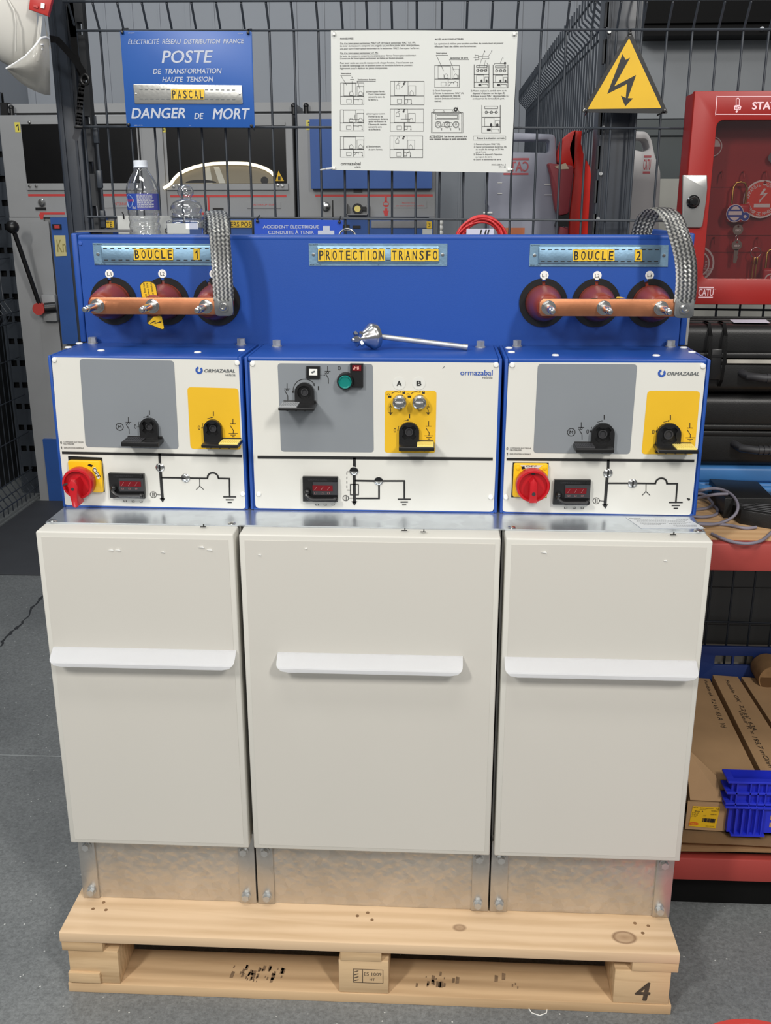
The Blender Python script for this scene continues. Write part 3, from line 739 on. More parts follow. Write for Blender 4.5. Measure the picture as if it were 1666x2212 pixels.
def socket_arch(t, pl, xl, xr, ytop, ybot, led, pad, padm, side, dark=True, cx=None, cy=None, cr_=None, star=True):
    """black operating socket: arch, keyed bore, swung-open shutter ledge and its coloured pad"""
    u0, v1 = pl.p(xl, ytop); u1, v0 = pl.p(xr, ybot); r = (u1-u0)/2; cu = (u0+u1)/2; cv = v1-r
    mb = MB(); arch = [(u0, v0), (u1, v0)] + circ(cu, cv, r, 20, 0, 180)
    hole = circ(cu, cv, r*0.72, 20)
    if star: hole = [(cu + r*(0.80 if k % 6 in (0, 1, 5) else 0.56)*math.cos(math.radians(k*15+45)), cv + r*(0.80 if k % 6 in (0, 1, 5) else 0.56)*math.sin(math.radians(k*15+45))) for k in range(24)]
    mb.prism(arch, pl.fn, 0.0012, 0.011, holes=[hole])
    mb.prism(circ(cu, cv, r*0.85, 20), pl.fn, 0.0012, 0.0027)
    so = mb.build('operating_socket', BLK, t)
    mb = MB(); mb.lathe([(r*0.40, 0.0018), (r*0.40, 0.006), (r*0.30, 0.006), (r*0.30, 0.003), (0, 0.003)], (cu, pl.Y, cv), (0, -1, 0), 20); mb.build('bore', BLKM, so)
    zt = pl.p(led[0], led[1])[1]; yo = min(0.055, max(0.02, pl.Y - atz(*pl.cr(pad[0], pad[3]), zt).y)); Yo = pl.Y-yo
    a = at(*pl.cr(led[0], (led[1]+led[3])/2), Yo+0.02).x; b = at(*pl.cr(led[2], (led[1]+led[3])/2), Yo+0.02).x; zb = at(*pl.cr(led[0], led[3]), Yo).z
    mb = MB(); mb.box((a, Yo, zb), (b, pl.Y-0.0015, zt-0.001), 0.0012)                     # ledge swung open
    mb.box((a+0.002, pl.Y-0.004, zt-0.002), (b-0.002, pl.Y-0.0015, zt+0.0025), 0.0008)
    for k in range(3): mb.box((a+(b-a)*(0.2+0.25*k), Yo+0.012, zb-0.0035), (a+(b-a)*(0.24+0.25*k), Yo+0.03, zb+0.001))
    mb.build('shutter', BLK, so)
    p0 = at(*pl.cr(pad[0], pad[1]), Yo+0.02).x; p1 = at(*pl.cr(pad[2], pad[1]), Yo+0.02).x
    mb = MB(); mb.box((p0, Yo+0.002, zt-0.0015), (p1, pl.Y-0.006, zt+0.0012), 0.0006)
    for k in range(9): mb.box((p0+0.002+(p1-p0-0.004)*k/9, Yo+0.006, zt+0.0012), (p0+0.002+(p1-p0-0.004)*(k+0.5)/9, pl.Y-0.012, zt+0.0018))
    mb.build('shutter_pad', padm, so, 0)
def sw_symbol(pl, x, y, s=1.0, earth=False):
    """load-break or earthing switch sign; x, y is its upper end"""
    if not earth:
        pl.line([(x, y), (x, y+38*s)], 5*s); pl.line([(x-19*s, y+38*s), (x+19*s, y+38*s)], 5*s); pl.ring(x, y+46*s, 7*s, 4*s, n=12)
        pl.line([(x-18*s, y+50*s), (x+5*s, y+90*s), (x+6*s, y+126*s)], 5*s)
    else:
        pl.line([(x, y), (x, y+36*s)], 5*s); pl.line([(x-20*s, y+36*s), (x+20*s, y+36*s)], 5*s)
        pl.line([(x-20*s, y+50*s), (x+4*s, y+88*s), (x+2*s, y+108*s)], 5*s)
        for k, h in enumerate((32, 18, 8)): pl.line([(x+2*s-h*s, y+(110+12*k)*s), (x+2*s+h*s, y+(110+12*k)*s)], 4.5*s)
def voltage_indicator(t, pl, q, d):
    """black three-phase voltage indicator with red window and hooked test lead"""
    mb = MB(); pl2 = Plate(mb, pl.Y, pl.cr)
    pl2.poly(q, 0.010, w0=0.0012, bev=0.0)
    vi = mb.build('voltage_indicator', BLK, t, 30)
    W_ = q[1][0]-q[0][0]; H = q[3][1]-q[0][1]; X, Y_ = q[0]
    def f(a, b): return (X+W_*a + (q[3][0]-q[0][0])*b, Y_+H*b)
    mb = MB(); p3 = Plate(mb, pl.Y, pl.cr)
    p3.poly([f(0.30, 0.20), f(0.99, 0.20), f(0.99, 0.72), f(0.30, 0.72)], 0.013, w0=0.009); mb.use(1)
    p3.poly(d, 0.0136, w0=0.0128); mb.use(2)
    for k in range(3):
        a = d[0][0] + (d[1][0]-d[0][0])*(0.08+0.32*k); yy = d[0][1]; hh = d[2][1]-d[0][1]
        p3.line([(a+2, yy+hh*0.8), (a+10, yy+hh*0.5), (a+18, yy+hh*0.2)], 2.2, 0.0142)
        p3.text('L%d' % (k+1), a+2, a+18, d[2][1]+8, d[2][1]+20, w=0.0135)
    mb.build('display', [BLKM, REDL, mat('display_mark', (170, 120, 120), 0.4)], vi, 30)
    mb = MB()
    def hp(a, b, w):
        x_, z_ = p3.p(*f(a, b)); return Vector((x_, pl.Y-w, z_))
    mb.tube([hp(0.14, 0.62, 0.012), hp(0.12, 0.72, 0.016), hp(0.22, 0.84, 0.018), hp(0.32, 0.88, 0.018), hp(0.92, 0.88, 0.018)], 0.0042, 10); mb.ball(hp(0.14, 0.60, 0.013), 0.006); mb.ball(hp(0.92, 0.88, 0.017), 0.0052)
    u, v = p3.p(*f(0.92, 0.11)); mb.cyl((u, pl.Y-0.0095, v), (u, pl.Y-0.0115, v), 0.0038)
    mb.build('test_lead', BLK, vi)
    mb = MB(); p4 = Plate(mb, pl.Y, pl.cr)
    p4.text('ORMAZABAL', *[f(0.16, 0)[0], f(0.72, 0)[0]], f(0, 0.08)[1], f(0, 0.15)[1], w=0.0104)
    mb.build('embossed_name', BLKM, vi, 0)
def indicator(t, pl, x, y, r, mark):
    u, v = pl.p(x, y); k = r*pl.k
    mb = MB(); mb.lathe([(k, 0.0012), (k, 0.0032), (k*0.85, 0.0042), (k*0.55, 0.0052), (0, 0.0056)], (u, YF, v), (0, -1, 0), 28)
    mb.use(1); w = 0.0050
    if mark == 'V': mb.box((u-k*0.17, YF-0.0062, v-k*0.75), (u+k*0.17, YF-0.003, v+k*0.75))
    elif mark == 'H': mb.box((u-k*0.85, YF-0.0062, v-k*0.16), (u+k*0.1, YF-0.003, v+k*0.16))
    else: mb.prism([(u-k*0.98, v+0.05*k)] + [(u+k*0.98*math.cos(math.radians(a)), v+k*0.98*math.sin(math.radians(a))) for a in range(180, -1, -15)], YP(YF), 0.0046, 0.0060)
    return mb.build('position_indicator', [STEEL, BLK], t)
def top_bits(t, caps, nuts, cr):
    for x, y in caps:
        p = atz(*cr(x, y), 1.2395); mb = MB(); mb.lathe([(0.0068, 0), (0.0068, 0.0012), (0.005, 0.0024), (0, 0.0026)], (p.x, min(p.y, 0.305), 1.2395), seg=16); mb.build('screw_cap', CAPW, t)
    for x, y in nuts:
        p = atz(*cr(x, y+14), 1.2395); mb = MB(); yy = min(p.y, 0.302); hexnut(mb, (p.x, yy, 1.2395), (0, 0, 1), 0.0085, 0.010); mb.build('hex_nut', BOLT, t, 30)

def line_box(i, label, cr, D):
    t, mb, pl = control_box(i, label, cr, D['face'])
    mb.use(1); pl.poly(D['grey'], 0.0019, r=0.007); mb.use(2); pl.poly(D['yel'], 0.0019, r=0.007)
    mb.use(3); w = 0.0023
    o = D['o']                                             # ink, everything from here on is printed
    pl.line(D['bus'], 20, w); pl.line([D['v'][0], D['v'][1]], 19, w); pl.line([D['v'][2], D['v'][3]], 22, w)
    a = D['v'][3]; pl.poly([(a[0]-22, a[1]), (a[0]+22, a[1]), (a[0]+2, a[1]+32)], w)
    x, y = D['ii']; pl.ring(x, y, 24, 4, w); pl.line([(x-5, y-13), (x-5, y+13)], 5, w); pl.line([(x+6, y-13), (x+6, y+13)], 5, w); pl.line([(x+25, y), D['iie']], 4, w)
    b = D['br']; pl.line([b[0], b[1]], 12, w); pl.line([b[2], b[3]], 12, w); pl.ring(b[4][0], b[4][1], D['ar'], 13, w, 0, 180); pl.line([b[5], b[6], b[7]], 12, w)
    g = b[7]; pl.line([(g[0]-45, g[1]), (g[0]+45, g[1])], 10, w); pl.line([(g[0]-26, g[1]+22), (g[0]+26, g[1]+22)], 9, w); pl.line([(g[0]-12, g[1]+42), (g[0]+12, g[1]+42)], 9, w)
    y3 = D['Y']; pl.line([y3[0], y3[1]], 5, w); pl.line([y3[1], (y3[1][0]-26, y3[1][1]+27)], 5, w); pl.line([y3[1], (y3[1][0]+28, y3[1][1]+27)], 5, w)
    x, y = D['M']; pl.ring(x, y, 28, 5, w); pl.text('M', x-13, x+13, y-12, y+12, bold=0.03, w=w)
    sw_symbol(pl, *D['sw']); sw_symbol(pl, *D['es'], earth=True)
    for (zx, zy), (a0, a1), (ix, iy), (b0, b1) in D['oi']:
        pl.text('0', zx-9, zx+9, zy-16, zy+16, w=w); pl.arrow(a0, a1, 3.5, 14, w); pl.line([(ix, iy), (ix, iy+34)], 7, w, ext=False); pl.arrow(b0, b1, 3.5, 14, w)
    for s_, x0, x1, y0, y1 in D['txt']: pl.text(s_, x0, x1, y0, y1, bold=0.006, w=w)
    for k, (x, y) in enumerate(D['L']): pl.text('L%d' % (k+1), x-11, x+11, y-7, y+7, bold=0.02, w=w)
    lx, ly = D['ring']; mb.use(4); pl.ring(lx, ly, 20, 15, w, 100, 410)
    mb.use(5); pl.text('ORMAZABAL', *D['name'], bold=0.035, shear=0.25, w=w)
    if 'sub' in D: pl.text('velatia', *D['sub'], w=w)
    if 'hole' in D: mb.use(3); pl.disc(*D['hole'], 9, w); pl.disc(D['hole'][0]-10, D['hole'][1]-6, 5, w)
    mb.build('faceplate', [FACE, GREYF, YELF, INK, INKB, INKG], t, 30)
    for c in D['caps']: corner_cap(t, pl, *c)
    socket_arch(t, pl, *D['sg'], PADG if False else BLKM, -1)
    socket_arch(t, pl, *D['sy'], PADY, 1)
    voltage_indicator(t, pl, D['vi'], D['vd'])
    indicator(t, pl, *D['i1'], 34, 'V'); indicator(t, pl, *D['i2'], 34, D['i2m'])
    # red rotary switch on its yellow plate
    mb = MB(); p2 = Plate(mb, YF, cr); p2.poly(D['rb'], 0.0022, w0=0.0012); mb.use(1); p2.poly(D['ry'], 0.010, r=0.004, w0=0.002, bev=0.0012)
    if 'tag' in D:
        mb.use(2); p2.poly([(405, 1020), (425, 1012), (462, 1095), (445, 1105)], 0.0108, w0=0.0098); mb.use(0); u_, v_ = p2.p(433, 1058); put_text(mb, 'OFF', p2.fn, u_-0.010, u_+0.010, vc=v_, w=0.0112, rot=(math.radians(-64), u_, v_))
        p2.poly([(365, 1000), (378, 988), (408, 1000), (396, 1014)], 0.0104)
    else:
        mb.use(1)
        for q in ((195, 960), (385, 960), (185, 1150), (375, 1150)): p2.disc(*q, 14, 0.010, 0.002)
        mb.use(2); p2.poly([(210, 938), (370, 940), (340, 962), (240, 962)], 0.0104); mb.use(0); p2.text('OFF', 250, 330, 940, 952, w=0.0108); p2.poly([(218, 950), (240, 946), (246, 964), (222, 968)], 0.0110)
    sw = mb.build('rotary_switch', [BLK, YELP, PAPER], t, 30)
    u, v = p2.p(*D['rc']); R_ = D['rr']*p2.k
    mb = MB(); mb.lathe([(R_*0.96, 0.011), (R_, 0.014), (R_, 0.030), (R_*0.95, 0.034), (R_*0.84, 0.034), (R_*0.80, 0.026), (R_*0.3, 0.026), (0, 0.026)], (u, YF, v), (0, -1, 0), 40)
    if D['grip'] == 'down':
        mb.prism([(u-R_*0.34, v+R_*0.12), (u-R_*0.12, v+R_*0.46), (u+R_*0.14, v+R_*0.46), (u+R_*0.32, v+R_*0.08), (u+R_*0.22, v-R_*0.6), (u+R_*0.22, v-R_*1.22), (u+R_*0.05, v-R_*1.38), (u-R_*0.16, v-R_*1.25), (u-R_*0.26, v-R_*0.6)], YP(YF), 0.024, 0.056, bev=0.003)
        mb.use(1); mb.cyl((u-R_*0.02, YF-0.056, v-R_*0.1), (u-R_*0.02, YF-0.0566, v-R_*0.1), R_*0.1); mb.prism([(u-R_*0.92, v-R_*0.12), (u-R_*0.6, v-R_*0.02), (u-R_*0.58, v+R_*0.1), (u-R_*0.9, v+R_*0.02)], YP(YF), 0.0345, 0.0350)
    else:
        mb.prism([(u-R_*0.24, v+R_*0.34), (u-R_*0.02, v+R_*0.62), (u+R_*0.20, v+R_*0.34), (u+R_*0.22, v-R_*0.9), (u-R_*0.24, v-R_*0.9)], YP(YF), 0.024, 0.048, bev=0.003)
        mb.use(1); mb.cyl((u, YF-0.048, v-R_*0.33), (u, YF-0.0486, v-R_*0.33), R_*0.11); mb.prism(rrect(u-R_*0.12, v+R_*0.66, u+R_*0.1, v+R_*0.86, R_*0.06), YP(YF), 0.0265, 0.0270)
    mb.build('knob', [REDK, BLKM], sw, 35)
    top_bits(t, *D['top'], cr)
    return t

line_box(0, 'left blue control box with grey field, its red rotary knob pointing down', Lc, dict(
    face=[(78, 182), (1527, 205), (1567, 1342), (172, 1312)], grey=[(292, 195), (1015, 208), (1052, 885), (340, 868)], yel=[(1117, 410), (1508, 420), (1530, 890), (1142, 883)], o=0,
    bus=[(168, 912), (1528, 938)], v=[(905, 925), (908, 1000), (912, 1055), (927, 1260)], ii=(858, 1233), iie=(915, 1235),
    br=[(925, 1103), (1075, 1105), (1136, 1106), (1272, 1108), (1314, 1106), (1356, 1108), (1440, 1110), (1442, 1250)], ar=42, Y=[(1212, 1112), (1213, 1166)],
    M=(600, 714), sw=(667, 642, 1.0), es=(1467, 655, 1.0),
    oi=[((720, 712), ((748, 675), (741, 715)), (828, 588), ((782, 642), (818, 632))), ((1208, 720), ((1237, 686), (1230, 724)), (1317, 597), ((1270, 652), (1308, 642)))],
    txt=[('0', 146, 158, 824, 845), ('COMMANDE ELECTRIQUE', 171, 323, 826, 837), ('NEUTRALISEE', 171, 252, 840, 850), ('1', 150, 159, 864, 884), ('EXPLOITATION NORMALE', 175, 326, 870, 881)],
    L=[(642, 1283), (704, 1285), (765, 1287)], ring=(1208, 281), name=(1248, 1483, 272, 298), sub=(1407, 1486, 306, 326),
    caps=[(101, 202), (1500, 226), (193, 1202), (1542, 1227)],
    sg=(755, 908, 642, 860, (632, 792, 915, 868), (640, 795, 785, 830)), sy=(1243, 1393, 655, 868, (1240, 806, 1520, 878), (1370, 808, 1514, 850)),
    vi=[(523, 1062), (790, 1068), (803, 1255), (537, 1248)], vd=[(615, 1117), (775, 1121), (777, 1160), (617, 1156)],
    i1=(910, 1024), i2=(1105, 1104), i2m='H', rb=[(205, 938), (466, 950), (487, 1212), (228, 1205)], ry=[(213, 965), (463, 970), (485, 1210), (235, 1200)],
    rc=(318, 1120), rr=120, grip='down', tag=1,
    top=([(205, 110), (288, 80), (455, 134), (1195, 148), (1532, 132)], [(398, 62), (1530, 75)])))
line_box(2, 'right blue control box with grey field, its red rotary knob upright', Rc, dict(
    face=[(130, 208), (1552, 212), (1442, 1308), (83, 1282)], grey=[(340, 218), (1055, 222), (1002, 868), (307, 860)], yel=[(1128, 412), (1508, 415), (1465, 870), (1085, 868)], o=0,
    bus=[(124, 904), (1456, 916)], v=[(847, 915), (845, 975), (838, 1034), (823, 1228)], ii=(760, 1203), iie=(815, 1205),
    br=[(848, 1077), (992, 1077), (1052, 1077), (1185, 1079), (1226, 1080), (1268, 1080), (1342, 1080), (1332, 1215)], ar=42, Y=[(1118, 1085), (1117, 1136)],
    M=(580, 710), sw=(652, 640, 0.95), es=(1433, 645, 0.95),
    oi=[((698, 705), ((728, 672), (718, 706)), (817, 585), ((766, 638), (804, 628))), ((1170, 708), ((1200, 672), (1192, 706)), (1293, 587), ((1242, 638), (1282, 628)))],
    txt=[('0', 114, 126, 818, 838), ('COMMANDE ELECTRIQUE', 139, 291, 820, 830), ('NEUTRALISEE', 139, 222, 833, 843), ('1', 115, 124, 857, 876), ('EXPLOITATION NORMALE', 138, 288, 862, 872)],
    L=[(540, 1253), (602, 1253), (660, 1254)], ring=(1231, 286), name=(1268, 1500, 276, 302), hole=(1426, 1193),
    caps=[(155, 227), (1528, 235), (110, 1177)],
    sg=(727, 878, 640, 852, (605, 786, 877, 860), (612, 790, 745, 826)), sy=(1197, 1352, 640, 855, (1195, 790, 1478, 866), (1328, 794, 1472, 836)),
    vi=[(457, 1045), (717, 1047), (705, 1225), (445, 1222)], vd=[(535, 1100), (685, 1102), (681, 1141), (531, 1139)],
    i1=(843, 1003), i2=(1021, 1077), i2m='V', rb=[(160, 928), (418, 930), (403, 1182), (148, 1178)], ry=[(166, 930), (413, 932), (402, 1172), (156, 1168)],
    rc=(295, 1068), rr=124, grip='up',
    top=([(133, 107), (150, 138), (467, 160), (1193, 162), (1450, 138), (1390, 105)], [(190, 82), (1293, 82)])))

# ---- the middle box
t, mb, pl = control_box(1, 'middle blue control box with green push button and two round locks', Cc, [(28, 172), (1608, 186), (1568, 1125), (65, 1102)])
mb.use(1); pl.poly([(205, 188), (806, 193), (812, 750), (227, 745)], 0.0019, r=0.006)
mb.use(2); pl.poly([(882, 360), (1208, 362), (1200, 755), (880, 752)], 0.0019, r=0.006)
mb.use(3); w = 0.0023; pl.w = w
pl.line([(87, 780), (1554, 792)], 19, w); pl.line([(690, 790), (690, 845)], 18, w); pl.line([(689, 893), (690, 1060)], 19, w); pl.poly([(671, 1058), (708, 1058), (690, 1087)], w)
pl.line([(665, 952), (715, 952), (715, 1018), (665, 1018), (665, 952)], 6, w); pl.ring(635, 1038, 18, 4, w); pl.line([(631, 1028), (631, 1048)], 4, w); pl.line([(640, 1028), (640, 1048)], 4, w); pl.line([(654, 1038), (690, 1038)], 4, w)
pl.line([(698, 928), (818, 930)], 12, w); pl.line([(868, 930), (1005, 930), (1005, 1040)], 11, w); pl.line([(845, 955), (845, 1040), (700, 1040)], 11, w)
for k, (h, y) in enumerate(((37, 1045), (20, 1063), (10, 1081))): pl.line([(1004-h, y), (1004+h, y)], 9-k, w)
for y in range(876, 985, 28): pl.line([(642, y), (642, y+14)], 4, w, ext=False)
pl.line([(644, 872), (658, 872)], 4, w); pl.line([(644, 988), (660, 988)], 4, w)
sw_symbol(pl, 521, 207, 0.85); sw_symbol(pl, 265, 317, 0.85); sw_symbol(pl, 1158, 555, 0.82, True)
for x in (476, 488, 499): pl.line([(x, 262), (x+6, 262)], 4, w, ext=False)
pl.text('0', 585, 603, 204, 232, bold=0.0, w=w)
pl.ring(378, 362, 74, 4, w, 35, 182); pl.disc(302, 369, 6, w); pl.arrow((428, 316), (438, 328), 3, 12, w); pl.line([(463, 332), (463, 356)], 7, w, ext=False)
for x, s_ in ((972, 'A'), (1097, 'B')): pl.text(s_, x-16, x+16, 298, 330, bold=0.035, w=0.0030)
for x0 in (910, 1034):
    pl.poly([(x0-8, 392), (x0+13, 392), (x0+13, 405), (x0-8, 405)], w); pl.ring(x0-6, 388, 7, 3, w, 0, 180); pl.ring(x0+43, 404, 36, 4, w, 62, 140); pl.arrow((x0+62, 371), (x0+72, 369), 3, 11, w)
    pl.poly([(x0+83, 369), (x0+100, 369), (x0+100, 381), (x0+83, 381)], w); pl.ring(x0+91.5, 368, 6, 3, w, 0, 180)
for x in (918, 1155):
    pl.line([(x, 448), (x, 463)], 3, w); pl.line([(x-8, 463), (x+8, 463)], 3, w); pl.line([(x-8 if x > 1000 else x, 470), (x+1, 485), (x, 498)], 3, w); pl.line([(x-12, 499), (x+12, 499)], 3, w); pl.poly([(x-9, 504), (x+9, 504), (x, 514)], w)
pl.text('0', 938, 953, 597, 624, w=w); pl.arrow((970, 583), (963, 612), 3, 11, w); pl.line([(1038, 508), (1038, 534)], 6, w, ext=False); pl.arrow((1001, 552), (1030, 545), 3, 11, w)
for k, x in enumerate((454, 506, 556)): pl.text('L%d' % (k+1), x-9, x+9, 1074, 1086, bold=0.02, w=w)
mb.use(4); pl.text('ormazabal', 1358, 1562, 230, 264, bold=0.012, w=w)
mb.use(5); pl.text('velatia', 1495, 1561, 268, 284, w=w); pl.line([(1247, 220), (1258, 207)], 3, w)
mb.build('faceplate', [FACE, GREYF, YELF, INK, INKB, INKG], t, 30)
for c in ((47, 190), (1584, 198), (86, 1013), (1550, 1032)): corner_cap(t, pl, *c, r=17)
for x in (972, 1097):
    u, v = pl.p(x, 315); mb = MB(); mb.lathe([(40*pl.k, 0.0016), (40*pl.k, 0.0022), (0, 0.0022)], (u, YF, v), (0, -1, 0), 28); mb.build('letter_disc', mat('letter_disc', (214, 214, 208), 0.4, var=0.01), t)
    u, v = pl.p(x+4, 427); k = 45*pl.k; mb = MB(); mb.lathe([(k, 0.0016), (k, 0.016), (k*0.92, 0.020), (k*0.72, 0.022), (k*0.66, 0.0205), (0, 0.0205)], (u, YF, v), (0, -1, 0), 32)
    mb.box((u-k*0.55, YF-0.0255, v-k*0.14), (u+k*0.55, YF-0.020, v+k*0.14), 0.001); mb.use(1); mb.box((u-k*0.3, YF-0.0258, v-k*0.03), (u+k*0.3, YF-0.025, v+k*0.03)); mb.build('key_lock', [STEEL, BLK], t)
mb = MB(); p2 = Plate(mb, YF, Cc); p2.poly([(388, 205), (473, 206), (473, 283), (388, 282)], 0.006, w0=0.0015); mb.use(1); p2.poly([(406, 221), (457, 222), (457, 262), (406, 261)], 0.0063); mb.use(2); p2.poly([(418, 240), (440, 232), (446, 240), (424, 250)], 0.0066)
mb.build('state_window', [BLK, CAPW, INKG], t, 0)
mb = MB(); p2 = Plate(mb, YF, Cc); p2.poly([(665, 187), (746, 188), (746, 337), (665, 336)], 0.010, w0=0.0015); mb.use(1); p2.poly([(679, 195), (735, 196), (735, 231), (679, 230)], 0.0115, w0=0.0095); mb.use(2); p2.poly([(684, 220), (694, 202), (702, 208), (692, 226)], 0.0118); p2.poly([(706, 206), (720, 202), (722, 220), (710, 224)], 0.0118)
mb.build('status_light', [BLK, REDL, mat('lens_glint', (210, 150, 140), 0.3)], t, 0)
u, v = pl.p(636, 297); k = pl.k
mb = MB(); mb.lathe([(54*k, 0.0016), (54*k, 0.012), (48*k, 0.017), (43*k, 0.017), (43*k, 0.010), (0, 0.010)], (u, YF, v), (0, -1, 0), 36); pb = mb.build('push_button', BLK, t)
mb = MB(); mb.lathe([(41*k, 0.010), (41*k, 0.020), (37*k, 0.0215), (30*k, 0.0195), (0, 0.0190)], (u, YF, v), (0, -1, 0), 36); mb.build('button', GREENB, pb)
socket_arch(t, pl, 315, 440, 307, 480, (218, 430, 442, 488), (222, 434, 332, 468), PADG, -1, star=False)
socket_arch(t, pl, 972, 1098, 556, 735, (972, 680, 1195, 742), (1085, 682, 1190, 716), PADY, 1)
voltage_indicator(t, pl, [(366, 898), (586, 901), (587, 1055), (368, 1052)], [(430, 948), (556, 950), (557, 984), (431, 982)])
indicator(t, pl, 687, 867, 28, 'C'); indicator(t, pl, 843, 930, 28, 'C')
top_bits(t, [], [(200, 70), (1485, 76)], Cc)
# ================================================================== upper bushing housing
YC = 0.3157
C1, C2, C3 = crop(0, 440, 2.975), crop(540, 440, 2.975), crop(1060, 440, 3.332)
hs = thing('bushing_housing', (0, 0.45, 1.24), 'blue metal housing with six cable bushings standing on top of the switchgear', 'housing')
ringsL = [(733, 625), (1068, 627), (1395, 630)]; ringsR = [(378, 712), (757, 713), (1148, 716)]
RC = [at(*C1(*q), YC) for q in ringsL] + [at(*C3(*q), YC) for q in ringsR]
RR = 0.0415
mb = MB()
mb.prism([(-0.582, 1.228), (0.582, 1.228), (0.582, 1.4425), (-0.582, 1.4425)], YP(YC), -0.003, 0.0, holes=[circ(q.x, q.z, RR, 28) for q in RC])
mb.build('front_sheet', BLUE, hs, 0)
mb = MB(); mb.box((-0.582, YC, 1.4385), (0.582, YC+0.030, 1.4465), 0.003, 3); mb.box((-0.582, YC-0.0005, 1.4365), (0.582, YC+0.004, 1.444), 0.0015); mb.build('top_flange', BLUE, hs)
for q in (-1, 1):
    a, b = sorted((q*0.583, q*0.595))
    mb = MB(); mb.box((a, YC-0.002, 1.2405), (b, YC+0.36, 1.4495), 0.003, 3); mb.build('side_plate', BLUE, hs)
mb = MB(); mb.box((0.5952, YC+0.01, 1.2405), (0.602, YC+0.034, 1.36)); mb.build('side_rail', GALVF, hs, 0)
mb = MB(); mb.box((-0.582, YC+0.05, 1.2405), (0.582, 0.71, 1.36)); mb.build('tank_top', GALVF, hs, 0)
p = at(*C1(517, 254), YC); mb = MB(); mb.lathe([(0.0042, 0), (0.0036, 0.0016), (0, 0.002)], (p.x, YC, p.z), (0, -1, 0), 14); mb.build('screw', INKB, hs)
for k, q in enumerate(RC):
    g = (10, 8, 24, 4, 4, 18)[k]
    mb = MB(); a0 = 92+g; 
    n = 40; out = []
    for j in range(n):
        b0 = a0+350*j/n; b1 = a0+350*(j+1)/n
        mb.prism(circ(q.x, q.z, RR+0.0045, 1, b0, b1) + circ(q.x, q.z, RR-0.007, 1, b0, b1)[::-1], YP(YC), -0.004, 0.004)
    mb.build('rubber_grommet', BLK, hs, 35)
    mb = MB(); o = (q.x, YC, q.z)
    mb.lathe([(0.041, -0.04), (0.0405, -0.012), (0.0385, -0.004), (0.0345, 0.0), (0.0335, 0.006), (0.0325, 0.010), (0.0345, 0.014), (0.0335, 0.024), (0.030, 0.045), (0.0265, 0.066), (0.0235, 0.082), (0.020, 0.088), (0.012, 0.090), (0, 0.090)], o, (0, -1, 0), 40)
    bu = mb.build('bushing', RESIN, hs, 40)
    mb = MB(); mb.lathe([(0.0105, 0.088), (0.0105, 0.101), (0.0065, 0.101), (0.0065, 0.151), (0.0058, 0.155), (0.0035, 0.156), (0.0035, 0.160), (0.0048, 0.1615), (0.0055, 0.165), (0.0045, 0.1695), (0, 0.171)], o, (0, -1, 0), 18); mb.build('stud', STEEL, bu)
    lp = at(*((C1(703, 451), C1(1044, 450), C1(1373, 451), C3(387, 515), C3(768, 517), C3(1145, 515))[k]), YC)
    mb = MB(); mb.prism(circ(lp.x, lp.z, 0.0082), YP(YC), 0.0001, 0.0006); mb.use(1); put_text(mb, 'L%d' % (k % 3+1), YP(YC), lp.x-0.0042, lp.x+0.0042, lp.z-0.0032, lp.z+0.0032, w=0.0009); mb.build('phase_label', [CAPW, INK], hs, 0)

def nameplate(cr, q, words, tiles_y, slots):
    mb = MB(); pl = Plate(mb, YC, cr); pl.poly(q, 0.0016, w0=0.0002); b0, b1 = pl.p(*q[0]); c0, c1 = pl.p(*q[2])
    # raised tile tray
    h = b1-c1
    mb.prism(rrect(b0+0.016, c1+h*0.12, c0-0.016, b1-h*0.12, 0.003), YP(YC), 0.0016, 0.0042, bev=0.0016)
    mb.use(1)
    n = slots
    for k in range(n):
        u = b0+0.021+(c0-b0-0.048)*k/(n-1)
        for v in (b1-h*0.24, c1+h*0.24): mb.prism([(u, v-0.0008), (u+0.0075, v-0.0008), (u+0.0075, v+0.0008), (u, v+0.0008)], YP(YC), 0.0045, 0.0045)
    put_text(mb, 'ELECTRONITA', YP(YC), b0+0.002, b0+0.018, b1-h*0.09, b1-h*0.04, w=0.002); put_text(mb, 'ER06 - PV72', YP(YC), b0+0.002, b0+0.022, c1+h*0.03, c1+h*0.08, w=0.002); put_text(mb, '12', YP(YC), (b0+c0)/2-0.002, (b0+c0)/2+0.002, c1+h*0.03, c1+h*0.08, w=0.002)
    np_ = mb.build('nameplate', [GALVB, INK], hs, 30)
    for u in (b0+0.009, c0-0.009):
        mb = MB(); mb.lathe([(0.0035, 0.0016), (0.003, 0.0028), (0, 0.0032)], (u, YC, (b1+c1)/2), (0, -1, 0), 14); mb.build('screw', STEEL, np_)
    for s_, xa, xb in words:
        L = len(s_); wd = (xb-xa)/L
        for k, ch in enumerate(s_):
            mb = MB(); p2 = Plate(mb, YC, cr); xl, xr = xa+wd*k+0.7, xa+wd*(k+1)-0.7
            jit = random.uniform(-1, 1)
            p2.poly([(xl, tiles_y[0]+jit), (xr, tiles_y[0]+jit), (xr+0.5, tiles_y[1]+jit), (xl+0.5, tiles_y[1]+jit)], 0.0060, w0=0.0044); mb.use(1)
            ww = wd*0.64 if ch not in 'I1' else (wd*0.17 if ch == 'I' else wd*0.34); xm = (xl+xr)/2; th = tiles_y[1]-tiles_y[0]
            p2.text(ch, xm-ww/2, xm+ww/2, tiles_y[0]+th*0.13, tiles_y[1]-th*0.10, bold=0.03, w=0.0062)
            mb.build('letter_tile', [TILE, INK], np_, 0)
nameplate(C1, [(596, 252), (1455, 258), (1462, 397), (610, 392)], [('BOUCLE', 865, 1118), ('1', 1247, 1289)], (288, 360), 16)
